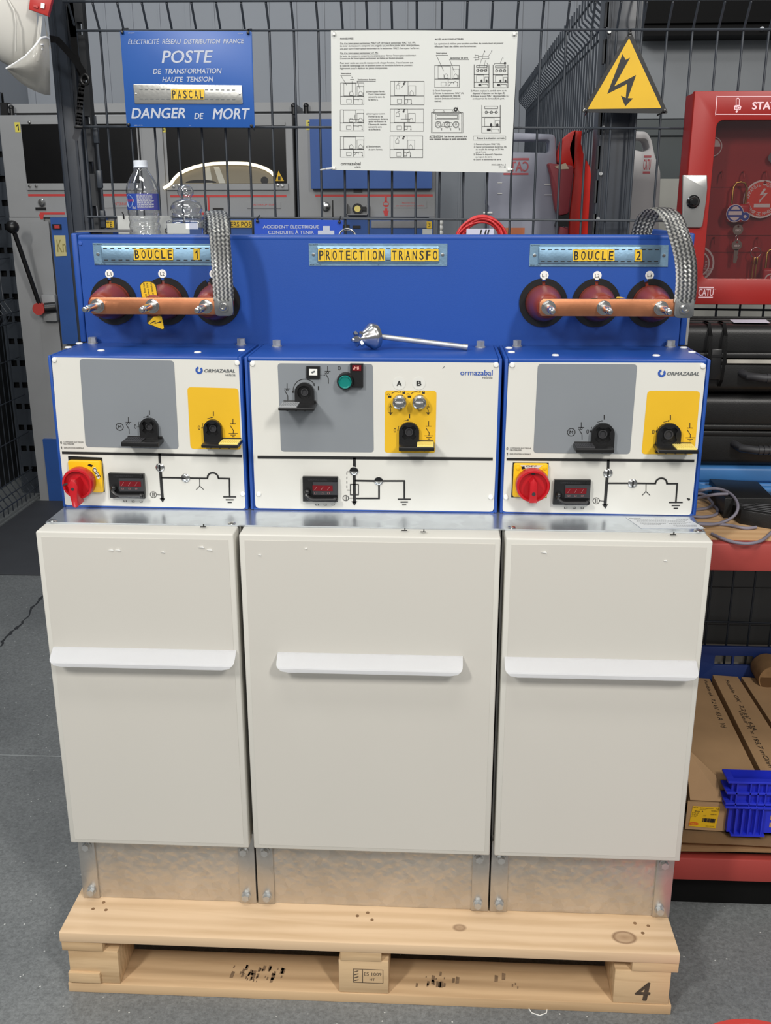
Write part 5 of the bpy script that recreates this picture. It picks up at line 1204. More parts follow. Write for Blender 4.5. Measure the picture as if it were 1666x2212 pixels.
P4.line([(350, 582), (380, 512), (520, 514), (542, 548), (520, 584), (350, 582)], 5, w); P4.line([(205, 345), (210, 292), (570, 294)], 4, w); P4.ring(592, 290, 24, 22, w); P4.line([(620, 252), (640, 320), (680, 340)], 5, w)
for x in (230, 385, 540): P4.line([(x-10, 345), (x-10, 318), (x, 310), (x+10, 318), (x+10, 345)], 4, w)
for x in (310, 465, 620): P4.line([(x, 580), (x+35, 615)], 3, w)
box_(P4, 895, 746, 1450, 814, 4)
mb.build('print', INK, pp, 0)
for q, dv in (((722, 74), (0.0, 0.035, 0.008)), ((1111, 74), (0.006, 0.035, 0.006)), ((722, 363), (-0.034, 0.03, -0.003)), ((1099, 366), (0.012, 0.03, 0.001))):
    p = at(*q, YN); tie(t, (p.x, YN-0.002, p.z), CAPW, dv)

# yellow electric hazard triangle
TC = crop(1080, 0, 4.165)
t = thing('hazard_triangle_sign', (0.525, YS, 1.69), 'yellow triangle sign with black lightning bolt hung on the mesh', 'sign')
mb = MB(); pl = Plate(mb, YS, TC); pl.poly([(1172, 272), (1515, 1022), (730, 1012)], 0.002, r=0.006, w0=0.0); mb.use(1); pl.poly([(1162, 345), (1452, 974), (789, 982)], 0.0024); mb.use(0)
pl.poly([(1102, 488), (1130, 540), (1170, 520), (1027, 778), (1224, 676), (1150, 884), (1196, 886), (1127, 958), (1088, 862), (1132, 882), (1142, 756), (965, 846)], 0.0028); mb.use(2)
for q in ((1170, 312), (762, 992), (1482, 996)): pl.disc(*q, 13, 0.0028); 
mb.use(0)
for q in ((1170, 312), (762, 992), (1482, 996)): pl.disc(*q, 7, 0.0031)
mb.build('plate', [SIGNK, SIGNY, CAPW], t, 0)
for q, dv in (((1170, 304), (0.002, 0.03, 0.012)), ((770, 996), (0.004, 0.03, -0.006)), ((1478, 1000), (-0.008, 0.03, -0.006))):
    u, v = pl.p(*q); tie(t, (u, YS-0.003, v), BLK, dv)

# small blue sign low on the mesh
t = thing('first_aid_sign', (-0.19, YS, 1.40), 'small blue sign about electrical accidents low behind the blue housing', 'sign')
mb = MB(); pl = Plate(mb, YS, C2); pl.poly([(30, 96), (597, 106), (600, 420), (34, 420)], 0.002, r=0.002, w0=0.0); mb.use(1)
pl.text('ACCIDENT ÉLECTRIQUE', 84, 446, 134, 162, bold=0.02, w=0.0026); pl.text('CONDUITE À TENIR', 118, 412, 167, 195, bold=0.02, w=0.0026); pl.text('AVANT SECOURS', 118, 412, 215, 240, bold=0.02, w=0.0026)
pl.poly([(469, 143), (514, 143), (514, 172), (543, 172), (543, 216), (514, 216), (514, 245), (469, 245), (469, 216), (438, 216), (438, 172), (469, 172)], 0.0026)
mb.build('plate', [mat('sign_blue_deep', (22, 68, 172), 0.4, var=0.03), mat('sign_letter_grey', (168, 174, 190), 0.5)], t, 0)
for q in ((50, 112), (577, 118)): u, v = pl.p(*q); tie(t, (u, YS-0.003, v), BLK, (0.0, 0.03, 0.012))
# ================================================================== helmet on the left post
YH = 0.66
t = thing('safety_helmet', (-0.80, YH, 1.72), 'white safety helmet with red clip hanging on the left post', 'helmet')
def hp(px, py, Y): return at(px, py, Y)
# shell: half dome whose open rim faces the post
O = hp(72, -30, 0.66); ax_ = Vector((-0.93, -0.36, 0)).normalized(); hz = Vector((0.36, -0.93, 0)).normalized()
rows = []
for i in range(13):
    tt = math.radians(90*i/12); row = []
    for j in range(33):
        s_ = 2*math.pi*j/32
        row.append(O + ax_*0.155*math.sin(tt) + (hz*0.098*math.cos(s_) + Vector((0, 0, 1))*0.172*math.sin(s_))*max(math.cos(tt), 0.004)**0.85)
    rows.append(row)
mb = MB(); mb.grid(rows); sh = mb.build('shell', HELM, t, 60)
mb = MB(); mb.tube([hp(x, y, Y) for x, y, Y in ((12, -10, 0.555), (30, 22, 0.556), (35, 50, 0.558), (34, 80, 0.566), (34, 110, 0.58))], 0.0018, 8); mb.build('shell_ridge', HELM, sh, 60)
# lower peak: its upper lip is a rolled edge, highlight put in as whiter plastic
up = [(14, 148), (34, 136), (56, 121), (72, 104), (80, 94), (88, 82), (99, 80), (106, 84)]
lo = [(15, 150), (30, 166), (46, 180), (62, 190), (76, 197), (88, 202), (98, 205), (109, 206)]
rows = []
for k, (a, b) in enumerate(zip(up, lo)):
    row = []
    for j in range(11):
        s_ = j/10; x = a[0]+(b[0]-a[0])*s_; y = a[1]+(b[1]-a[1])*s_; rr = k/7
        Y = 0.60 - 0.055*math.sin(math.pi*(0.10+0.85*rr)) - 0.02*math.sin(math.pi*s_) + 0.075*s_*s_
        row.append(hp(x, y, Y))
    rows.append(row)
mb = MB(); mb.grid(rows, 0.004); mb.build('peak', HELM, t, 60)
mb = MB(); mb.tube([r[0] for r in rows], 0.0022, 8); mb.box(tuple(hp(84, 98, 0.555)), tuple(hp(92, 94, 0.55)), 0.0005); mb.box(tuple(hp(83, 108, 0.555)), tuple(hp(91, 104, 0.55)), 0.0005); mb.build('peak_edge', HANDW, t, 60)
mb = MB(); a, b, c_, d = [hp(*q) for q in ((84, 34, 0.560), (92, 34, 0.560), (86, 100, 0.556), (77, 98, 0.556))]
mb.grid([[a, b], [d, c_]], 0.004); a, b, c_, d = [hp(*q) for q in ((96, 36, 0.585), (100, 60, 0.585), (111, 108, 0.585), (100, 82, 0.575))]
mb.grid([[a, b], [d, c_]], 0.004); mb.build('side_arm', HELM, t, 40)
mb = MB(); q = [hp(x, y, 0.548) for x, y in ((67, -22), (118, -22), (103, 35), (61, 20))]; mb.prism([(p.x, p.z) for p in q], YP(0.548), -0.010, 0.0, bev=0.002)
q = [hp(x, y, 0.546) for x, y in ((73, 10), (82, 13), (82, 18), (73, 15))]; mb.prism([(p.x, p.z) for p in q], YP(0.547), 0.0, 0.0025)
mb.use(1); q = [hp(x, y, 0.546) for x, y in ((89, 6), (97, 8), (96, 19), (88, 17))]; mb.prism([(p.x, p.z) for p in q], YP(0.547), 0.0016, 0.002); mb.build('red_clip', [mat('clip_red', (176, 44, 40), 0.4), CAPW], t, 30)
def ribbon(name, pts, w_, t_, Y0, mat_=STRAP):
    P = [hp(x, y, Y) for x, y, Y in pts]; rows = []
    for i, p in enumerate(P):
        a = P[max(i-1, 0)]; b = P[min(i+1, len(P)-1)]; d = (b-a).normalized(); s_ = d.cross(Vector((0, 1, 0))).normalized()*w_/2
        rows.append([p-s_, p+s_])
    mb = MB(); mb.grid(rows, 0.0016); return mb.build(name, mat_, t_, 50)
ribbon('chin_strap', [(149, -10, 0.77), (153, 30, 0.77), (159, 80, 0.77), (163, 120, 0.768), (172, 150, 0.764), (182, 175, 0.76)], 0.015, t, 0)
ribbon('chin_strap', [(108, 84, 0.70), (124, 86, 0.72), (140, 104, 0.735), (158, 124, 0.745), (176, 150, 0.755), (186, 172, 0.758)], 0.015, t, 0)
ribbon('chin_strap', [(178, 172, 0.752), (174, 205, 0.752), (172, 240, 0.752), (169, 270, 0.752)], 0.014, t, 0)
ribbon('strap_end', [(171, 274, 0.750), (168, 285, 0.748), (161, 302, 0.746)], 0.014, t, 0, mat('strap_end_grey', (70, 72, 78), 0.6))
mb = MB(); p = hp(170, 274, 0.748); mb.box((p.x-0.010, 0.746, p.z-0.003), (p.x+0.010, 0.750, p.z+0.002), 0.001); p = hp(184, 172, 0.752); mb.tube([(p.x+0.009*math.cos(a), 0.75, p.z+0.011*math.sin(a)) for a in [i*math.pi/7 for i in range(14)]], 0.0032, 8, True); mb.build('buckle', BLK, t, 30)

# ================================================================== grey cubicle row at the back
YK = 3.30
def gx(px, py): return at(px, py, YK)
CABS = [(14, 302, '1', 'grey high voltage cubicle numbered 1 at left with lever handle'), (305, 634, '2', 'grey high voltage cubicle numbered 2 with glowing arc in window'), (640, 942, '3', 'grey high voltage cubicle numbered 3 with blue upper panel')]
ZC = gx(500, 246).z
cab = []
for k, (a, b, num, lab) in enumerate(CABS):
    xa, xb = gx(a, 350).x, gx(b, 350).x
    if k == 0: xa = -1.985
    t = thing('high_voltage_cubicle', ((xa+xb)/2, YK+0.4, 0), lab, 'cabinet', 'grey cubicle row'); cab.append(t)
    zs = gx(500, 470).z
    mb = MB(); mb.box((xa, YK, zs), (xb, YK+0.9, ZC), 0.004); mb.box((xa, YK, 0.0), (xa+0.17, YK+0.9, zs)); mb.box((xb-0.03, YK, 0.0), (xb, YK+0.9, zs)); mb.box((xa+0.17, YK+0.02, 0.0), (xb-0.03, YK+0.9, zs)); mb.build('carcass', CABG, t, 0)
    mb = MB(); mb.box((xa+0.05, YK+0.1, ZC), (xb-0.02, YK+0.85, ZC+0.03)); mb.box((xa+0.03, YK+0.06, ZC+0.015), (xb, YK+0.88, ZC+0.055)); mb.build('top_cover', CABG, t, 0)
    mb = MB(); q = gx((38, 352, 668)[k], 275)
    if k == 2: q = gx(668, 270)
    mb.prism([(q.x-0.013, q.z-0.022), (q.x+0.013, q.z-0.022), (q.x+0.013, q.z+0.022), (q.x-0.013, q.z+0.022)], YP(YK), 0.0, 0.001); mb.use(1); put_text(mb, num, YP(YK), q.x-0.006, q.x+0.006, q.z-0.014, q.z+0.014, w=0.0016, bold=0.02); mb.build('number_label', [mat('label_yellow', (220, 206, 84), 0.5), INK], t, 0)
def prect(t, name, q, m_, w0=0.0, w1=0.004, extra=None):
    mb = MB(); P = [gx(*c_) for c_ in q]; x0 = (P[0].x+P[3].x)/2; x1_ = (P[1].x+P[2].x)/2; z1 = (P[0].z+P[1].z)/2; z0 = (P[2].z+P[3].z)/2
    mb.prism([(x0, z0), (x1_, z0), (x1_, z1), (x0, z1)], YP(YK), w0, w1); return mb.build(name, m_, t, 0)
def knobs(t, pts, r=0.009, m_=STEEL, name='screw'):
    for x, y in pts:
        p = gx(x, y); mb = MB(); mb.lathe([(r, 0), (r, 0.004), (r*0.7, 0.009), (0, 0.010)], (p.x, YK-0.006, p.z), (0, -1, 0), 12); mb.build(name, m_, t)
# cubicle 1
t = cab[0]
prect(t, 'window', [(46, 268), (298, 268), (298, 395), (58, 396)], BLACKG, 0, 0.003); prect(t, 'window_rail', [(58, 396), (300, 396), (300, 410), (60, 411)], CABG, 0, 0.010); prect(t, 'window_rail', [(44, 260), (298, 260), (298, 268), (46, 268)], CABG, 0, 0.008)
knobs(t, [(66, 402), (80, 402), (65, 264)])
prect(t, 'red_line', [(61, 419), (300, 419), (300, 424), (61, 424)], REDP, 0, 0.001); prect(t, 'red_line', [(86, 458), (140, 459), (140, 464), (86, 463)], REDP, 0, 0.001)
mb = MB(); P = [gx(*c_) for c_ in ((84, 463), (95, 463), (93, 474), (88, 474))]; mb.prism([(p.x, p.z) for p in P], YP(YK), 0.0005, 0.0015); mb.build('red_arrow', REDP, t, 0)
knobs(t, [(91, 438)], 0.018, STEEL, 'lock'); prect(t, 'name_tag', [(77, 448), (100, 448), (100, 454), (77, 454)], BLK, 0, 0.003); prect(t, 'name_tag', [(88, 519), (105, 519), (105, 524), (88, 524)], BLK, 0, 0.003); prect(t, 'name_tag', [(95, 625), (117, 625), (117, 632), (95, 632)], BLK, 0, 0.003)
prect(t, 'lower_panel', [(68, 478), (113, 478), (146, 960), (112, 960)], CABG, 0.0005, 0.004)
prect(t, 'blue_panel', [(113, 470), (230, 470), (258, 742), (140, 742)], CABB, 0.004, 0.03); prect(t, 'blue_skirt', [(95, 948), (250, 948), (262, 1085), (110, 1085)], CABB, 0.0, 0.02)
prect(t, 'switch', [(119, 484), (138, 484), (138, 495), (119, 495)], BLK, 0.03, 0.036); prect(t, 'rocker', [(124, 486), (135, 486), (135, 493), (124, 493)], mat('rocker_red', (180, 60, 60), 0.4), 0.036, 0.04)
mb = MB(); P = [gx(*c_) for c_ in ((122, 508), (146, 508), (149, 552), (126, 553))]; mb.prism([(p.x, p.z) for p in P], YP(YK), 0.03, 0.032); mb.use(1); put_text(mb, 'Kn', YP(YK), P[0].x+0.01, P[1].x-0.002, P[3].z+0.02, P[0].z-0.02, w=0.0325); mb.build('paper_note', [mat('note_cream', (196, 186, 132), 0.6), mat('note_ink', (140, 128, 70), 0.6)], t, 0)
knobs(t, [(101, 980), (109, 1059)], 0.008)
mb = MB(); p0 = gx(56, 489); p1 = gx(97, 660); mb.ball((p0.x, YK-0.16, p0.z), 0.031); mb.tube([(p0.x, YK-0.16, p0.z), (p1.x, YK-0.06, p1.z)], 0.011, 10)
mb.use(1); mb.cyl((p1.x-0.005, YK-0.075, p1.z-0.01), (p1.x-0.005, YK-0.045, p1.z-0.01), 0.030); mb.use(0); mb.cyl((p1.x+0.02, YK-0.05, p1.z-0.008), (p1.x+0.07, YK-0.035, p1.z-0.004), 0.026); mb.use(2); mb.box((p1.x, YK-0.04, p1.z-0.075), (p1.x+0.07, YK, p1.z+0.055), 0.006)
mb.build('lever_handle', [BLK, mat('pivot_red', (176, 58, 52), 0.5), CABG], t, 40)
prect(t, 'name_strip', [(198, 474), (252, 476), (252, 489), (198, 488)], STEEL, 0.03, 0.034)
mb = MB(); a = gx(202, 484); b = gx(247, 484); put_text(mb, 'RS POSTE', YP(YK), a.x, b.x, a.z-0.011, a.z+0.011, w=0.037); mb.use(1); mb.prism([(a.x-0.01, a.z-0.016), (b.x+0.01, a.z-0.016), (b.x+0.01, a.z+0.016), (a.x-0.01, a.z+0.016)], YP(YK), 0.0345, 0.036); mb.build('letter_strip', [INK, TILE], t, 0)
mb = MB(); P = [gx(*c_) for c_ in ((224, 433), (300, 433), (300, 448), (226, 449))]; mb.prism([(p.x, p.z) for p in P], YP(YK), 0, 0.003); mb.use(1); put_text(mb, 'INTERRUPTEUR', YP(YK), P[0].x+0.05, P[1].x-0.02, P[3].z+0.012, P[0].z-0.010, w=0.0035); mb.build('engraved_plate', [CABG, REDP], t, 0)
# cubicle 2
t = cab[1]
prect(t, 'window', [(357, 272), (616, 272), (620, 396), (366, 397)], BLACKG, 0, 0.003); prect(t, 'window_rail', [(360, 397), (622, 397), (624, 410), (362, 411)], CABG, 0, 0.010)
prect(t, 'window_rail', [(356, 264), (616, 264), (616, 272), (357, 272)], CABG, 0, 0.008); prect(t, 'centre_stile', [(308, 262), (352, 262), (362, 470), (318, 470)], CABG, 0.0, 0.012)
knobs(t, [(376, 403), (388, 401), (601, 400), (611, 402)])
arc = [(356, 407), (366, 401), (372, 396), (378, 387), (388, 377), (402, 369), (420, 362), (440, 357), (462, 354), (486, 353), (512, 353), (536, 354), (556, 358), (574, 364), (586, 371), (594, 379)]
mb = MB(); mb.tube([(gx(x, y).x, YK-0.02, gx(x, y).z) for x, y in arc], 0.0075, 8); mb.build('light_strip', mat('warm_strip', (255, 240, 205), 0.4, emit=1.6, var=0), t, 60)
mb = MB(); P = [gx(*q) for q in arc[3:] + [(594, 396), (372, 397)]]; mb.prism([(p.x, p.z) for p in P], YP(YK), 0.0035, 0.006)
mb.use(1)
for q in (((444, 362), (454, 361), (460, 396), (446, 396)), ((462, 360), (474, 360), (488, 396), (474, 396))): mb.prism([(gx(*c_).x, gx(*c_).z) for c_ in q], YP(YK), 0.0065, 0.0065)
mb.use(2); p = gx(435, 394); mb.prism([(p.x + 0.075*math.cos(a), p.z-0.002+0.014*math.sin(a)) for a in [i*math.pi/12 for i in range(13)]], YP(YK), 0.0066, 0.0066); p = gx(572, 390); mb.prism(circ(p.x, p.z, 0.018), YP(YK), 0.0066, 0.0066)
mb.build('lit_backing', [mat('lit_panel', (128, 120, 102), 0.5), mat('pale_bar', (186, 184, 172), 0.5), BLK], t, 0)
mb = MB(); q = [gx(*c_) for c_ in ((602, 369), (614, 391), (596, 391))]; mb.prism([(p.x, p.z) for p in q], YP(YK), 0.004, 0.006); mb.use(1); p = gx(604, 384); mb.box((p.x-0.006, YK-0.0075, p.z-0.012), (p.x+0.006, YK-0.006, p.z+0.006)); mb.build('hazard_sticker', [SIGNY, INK], t, 0)
prect(t, 'red_line', [(368, 421), (619, 421), (619, 426), (368, 426)], REDP, 0, 0.001); prect(t, 'red_line', [(449, 426), (453, 426), (453, 464), (449, 464)], REDP, 0, 0.001); prect(t, 'red_line', [(436, 459), (453, 459), (453, 464), (436, 464)], REDP, 0, 0.0012)
prect(t, 'name_tag', [(460, 449), (483, 449), (483, 455), (460, 455)], BLK, 0, 0.003)
mb = MB(); P = [gx(*c_) for c_ in ((534, 436), (607, 436), (607, 450), (534, 450))]; mb.prism([(p.x, p.z) for p in P], YP(YK), 0, 0.003); mb.use(1); put_text(mb, 'INTERRUPTEUR', YP(YK), P[0].x+0.03, P[1].x-0.03, P[3].z+0.012, P[0].z-0.010, w=0.0035); mb.build('engraved_plate', [CABG, REDP], t, 0)
prect(t, 'blue_panel', [(312, 470), (622, 470), (625, 560), (315, 560)], CABB, 0.0, 0.03); prect(t, 'name_strip', [(430, 474), (548, 476), (548, 492), (430, 491)], STEEL, 0.03, 0.034)
mb = MB(); a = gx(502, 484); b = gx(545, 484); put_text(mb, 'ERS POS', YP(YK), a.x, b.x, a.z-0.011, a.z+0.011, w=0.037); mb.use(1); mb.prism([(a.x-0.03, a.z-0.016), (b.x+0.008, a.z-0.016), (b.x+0.008, a.z+0.016), (a.x-0.03, a.z+0.016)], YP(YK), 0.0345, 0.036); mb.build('letter_strip', [INK, TILE], t, 0)
# cubicle 3
t = cab[2]
prect(t, 'blue_cover', [(671, 258), (932, 258), (937, 407), (675, 408)], CABB, 0.0, 0.045); knobs(t, [(699, 402), (912, 400), (697, 265)], 0.008)
prect(t, 'red_line', [(681, 420), (935, 420), (935, 425), (681, 425)], REDP, 0, 0.001); prect(t, 'name_tag', [(764, 410), (783, 410), (783, 416), (764, 416)], BLK, 0, 0.003)
prect(t, 'red_line', [(831, 425), (836, 425), (836, 435), (831, 435)], REDP, 0, 0.001); p = gx(834, 441); mb = MB(); mb.prism(circ(p.x, p.z, 0.014), YP(YK), 0, 0.001); mb.use(1); mb.box((p.x-0.011, YK-0.0025, p.z-0.004), (p.x+0.011, YK-0.001, p.z+0.006)); mb.build('round_mark', [REDP, CABG], t, 0)
mb = MB(); P = [gx(*c_) for c_ in ((831, 450), (837, 450), (837, 455), (840, 455), (837, 467), (831, 467), (828, 455), (831, 455))]; mb.prism([(p.x, p.z) for p in P], YP(YK), 0.0, 0.001); mb.build('red_arrow', REDP, t, 0)
knobs(t, [(704, 446)], 0.022, STEEL, 'lock'); prect(t, 'slot', [(717, 433), (720, 433), (721, 469), (718, 469)], BLK, 0, 0.001)
mb = MB(); a = gx(750, 440); b = gx(796, 464); mb.box((a.x, YK-0.05, b.z), (b.x, YK, b.z+0.003)); mb.box((a.x, YK-0.05, b.z), (a.x+0.003, YK, a.z)); mb.box((b.x-0.003, YK-0.05, b.z), (b.x, YK, a.z)); mb.build('guard', CABG, t, 0)
p = gx(773, 451); mb = MB(); mb.lathe([(0.025, 0), (0.025, 0.02), (0.015, 0.02), (0, 0.02)], (p.x, YK-0.0, p.z), (0, -1, 0), 20); mb.box((p.x+0.015, YK-0.018, p.z-0.008), (p.x+0.04, YK-0.002, p.z+0.010)); mb.use(1); mb.cyl((p.x, YK-0.021, p.z), (p.x, YK-0.019, p.z), 0.015); mb.build('selector', [BLK, PADY], t, 30)
mb = MB(); P = [gx(*c_) for c_ in ((851, 434), (922, 434), (922, 449), (851, 449))]; mb.prism([(p.x, p.z) for p in P], YP(YK), 0, 0.003); mb.use(1); put_text(mb, 'PROTECTION', YP(YK), P[0].x+0.04, P[1].x-0.05, P[3].z+0.018, P[0].z-0.006, w=0.0035); put_text(mb, 'par interrupteur et fusibles', YP(YK), P[0].x+0.01, P[1].x-0.014, P[3].z+0.004, P[3].z+0.014, w=0.0035); mb.build('engraved_plate', [CABG, REDP], t, 0)
prect(t, 'blue_panel', [(742, 474), (934, 474), (936, 560), (744, 560)], CABB, 0.0, 0.03); prect(t, 'name_strip', [(804, 476), (924, 476), (924, 492), (803, 492)], STEEL, 0.03, 0.034)
prect(t, 'switch', [(742, 485), (756, 485), (756, 496), (742, 496)], BLK, 0.03, 0.036); prect(t, 'name_tag', [(763, 487), (780, 487), (780, 493), (763, 493)], BLK, 0.03, 0.034)
mb = MB(); P = [gx(*c_) for c_ in ((922, 478), (933, 478), (933, 493), (922, 493))]; mb.prism([(p.x, p.z) for p in P], YP(YK), 0.0345, 0.036); mb.use(1); put_text(mb, '3', YP(YK), P[0].x+0.006, P[1].x-0.006, P[3].z+0.006, P[0].z-0.006, w=0.0365, bold=0.02); mb.build('number_label', [TILE, INK], t, 0)
prect(t, 'paper_label', [(913, 494), (934, 494), (934, 506), (913, 506)], PAPER, 0.03, 0.032)
for k, (x, y) in enumerate(((952, 481), (952, 492), (952, 503))):
    p = gx(x, y); mb = MB(); mb.ball((p.x, YK-0.01, p.z), 0.014); tag(mb.build('white_insulator', CAPW, t, 50))
# lifting bolts on the roofs
for k, (x, y) in enumerate(((633, 232), (660, 238), (20, 240))):
    p = gx(x, 243); mb = MB(); mb.cyl((p.x, YK+0.03, ZC-0.001), (p.x, YK+0.03, ZC+0.035), 0.011); mb.ball((p.x, YK+0.03, ZC+0.036), 0.013); mb.build('lifting_bolt', BLK, cab[(1, 2, 0)[k]])
mb = MB(); a = gx(28, 215); mb.tube([(a.x-0.03, YK+0.5, 4.3), (a.x+0.05, YK+0.5, ZC+0.05)], 0.004, 6); tag(mb.build('hanging_cable', BLK, None, 60), 'thin dark cable hanging down onto the roof of cubicle 1', 'cable')

# ================================================================== holders behind the mesh, right of centre
mb = MB(); mb.box((0.17, 0.93, 0), (0.512, 1.42, 1.18)); tag(mb.build('work_bench', DARK, None, 0), 'dark bench behind the switchgear carrying the wide container and red holder', 'bench')
mb = MB(); mb.box((0.585, 0.96, 0), (0.76, 1.3, 1.18)); tag(mb.build('pedestal', DARK, None, 0), 'dark pedestal behind the mesh under the slim milky container', 'pedestal')
def holder(name, label, q, Y, dp, hole, m_, txt, red):
    t = thing(name, (0, Y, 1.2), label, 'container')
    P = [at(x, y, Y) for x, y in q]; H = [at(x, y, Y) for x, y in hole]
    t.location.x = sum(p.x for p in P)/len(P)
    mb = MB(); mb.prism(round_poly([(p.x, p.z) for p in P], 0.012), YP(Y), -dp, 0.0, holes=[round_poly([(p.x, p.z) for p in H], 0.008)], bev=0.004); mb.build('body', m_, t, 30)
    mb = MB(); T_ = [at(x, y, Y) for x, y in txt]
    u0, u1 = (T_[0].x+T_[3].x)/2, (T_[1].x+T_[2].x)/2; v1 = (T_[0].z+T_[1].z)/2; v0 = (T_[2].z+T_[3].z)/2
    h = v1-v0; mir = name == 'tall_container'
    mb.prism([(u0, v1-h*0.12), (u1, v1-h*0.12), (u1, v1), (u0, v1)], YP(Y), 0.0008, 0.0008); mb.prism([(u0, v0), (u1, v0), (u1, v0+h*0.12), (u0, v0+h*0.12)], YP(Y), 0.0008, 0.0008)
    if mir: put_text(mb, 'CATU', YP(Y), u1, u0, v0+h*0.2, v1-h*0.2, w=0.0008, bold=0.03)
    else: put_text(mb, 'CATU', YP(Y), u0, u1, v0+h*0.2, v1-h*0.2, w=0.0008, bold=0.03)
    mb.build('maker_mark', red, t, 0)
    return t
PINK = mat('faded_red_print', (186, 92, 98), 0.5)
t = holder('tall_container', 'wide milky plastic container with mirrored red lettering behind the poster corner', [(1048, 284), (1200, 290), (1203, 345), (1206, 440), (1210, 700), (1058, 700), (1056, 445), (1050, 440), (1056, 370)], 1.1, 0.07, [(1085, 303), (1188, 302), (1186, 330), (1090, 328)], CANW, [(1092, 342), (1147, 341), (1138, 378), (1085, 378)], PINK)
mb = MB()
for x0, x1_, ys in ((1075, 1085, (395, 418)), (1176, 1196, (399, 421))):
    for y in ys:
        a = at(x0, y, 1.1); b = at(x1_, y, 1.1); mb.box((a.x, 1.0985, a.z-0.001), (b.x, 1.0998, a.z+0.001))
a = at(1054, 460, 1.1); mb.cyl((a.x-0.012, 1.10, a.z), (a.x+0.012, 1.10, a.z), 0.003); mb.build('level_marks', CAPW, t, 0)
mb = MB(); a = at(1085, 492, 1.1); b = at(1133, 510, 1.1); mb.box((a.x, 1.0975, b.z-0.04), (b.x, 1.0985, a.z)); mb.build('orange_label', mat('orange_label', (190, 110, 70), 0.5), t, 0)
t = holder('slim_container', 'slim milky plastic container with red lettering between post and red cabinet', [(1352, 282), (1398, 284), (1408, 300), (1416, 338), (1428, 370), (1424, 480), (1420, 700), (1340, 700), (1362, 400)], 1.05, 0.08, [(1368, 300), (1398, 300), (1404, 322), (1390, 328), (1366, 322)], mat('milky_plastic', (206, 204, 204), 0.45, var=0.03, alpha=0.93), [(1386, 336), (1402, 336), (1410, 375), (1394, 375)], PINK)
t = thing('glove_holder', (0.46, 1.12, 1.2), 'red plastic glove holder with scooped top hanging behind the mesh', 'holder')
mb = MB(); q = [at(x, y, 1.1) for x, y in ((1244, 282), (1258, 282), (1256, 310), (1262, 335), (1276, 362), (1280, 400), (1276, 450), (1272, 490), (1262, 640), (1228, 640), (1230, 470), (1240, 380), (1236, 345), (1230, 325))]
mb.prism([(p.x, p.z) for p in q], YP(1.1), -0.09, 0.0, bev=0.004); mb.build('body', REDT, t, 40)
mb = MB(); q = [at(x, y, 1.08) for x, y in ((1238, 282), (1246, 281), (1234, 322), (1244, 352), (1243, 366), (1205, 352), (1206, 330), (1216, 300))]
mb.prism(round_poly([(p.x, p.z) for p in q], 0.008), YP(1.08), -0.06, 0.0, bev=0.004); mb.build('scoop', REDT, t, 40)
mb = MB(); q = [at(x, y, 1.06) for x, y in ((1183, 352), (1238, 358), (1240, 366), (1228, 462), (1206, 466), (1200, 450), (1190, 375))]
mb.prism(round_poly([(p.x, p.z) for p in q], 0.006), YP(1.06), -0.035, 0.0, bev=0.003); mb.use(1); q = [at(x, y, 1.06) for x, y in ((1198, 360), (1222, 352), (1230, 365), (1208, 366))]; mb.prism([(p.x, p.z) for p in q], YP(1.06), 0.0005, 0.0012); mb.build('cup', [REDTD, mat('cream_inside', (206, 184, 160), 0.6)], t, 40)
mb = MB(); q = [at(x, y, 1.07) for x, y in ((1206, 468), (1230, 458), (1228, 490), (1200, 488))]; mb.prism([(p.x, p.z) for p in q], YP(1.07), -0.03, 0.0); mb.build('strap', BLK, t, 0)
mb = MB(); q = [at(x, y, 1.07) for x, y in ((1210, 488), (1228, 494), (1226, 640), (1196, 640))]; mb.prism([(p.x, p.z) for p in q], YP(1.07), -0.025, 0.0, bev=0.004); mb.build('lower_cup', REDTD, t, 40)

# ribbed porcelain insulator and grey cabinet behind the red lockout cabinet
p = at(1474, 388, 1.9); q = at(1480, 262, 1.9)
mb = MB(); mb.box((p.x-0.10, 1.78, 0), (p.x+0.6, 2.3, p.z)); tag(mb.build('equipment_cabinet', mat('pale_cabinet', (150, 150, 144), 0.5, var=0.03), None, 0), 'pale grey cabinet below the ribbed brown insulator', 'cabinet')
prof = [(0.0, 0.0), (0.055, 0.0)]; hgt = q.z-p.z; n = 9
for k in range(n):
    z0 = hgt*(k+0.25)/n; r = 0.058-0.036*k/n; prof += [(r*0.62, z0), (r*1.0, z0+hgt*0.15/n), (r*0.98, z0+hgt*0.28/n), (r*0.55, z0+hgt*0.55/n)]
prof += [(0.012, hgt), (0, hgt)]
mb = MB(); mb.lathe(prof, (p.x+0.045, 1.9, p.z), seg=28); tag(mb.build('ribbed_insulator', BROWN, None, 40), 'brown ribbed insulator standing left behind the red lockout cabinet', 'insulator')

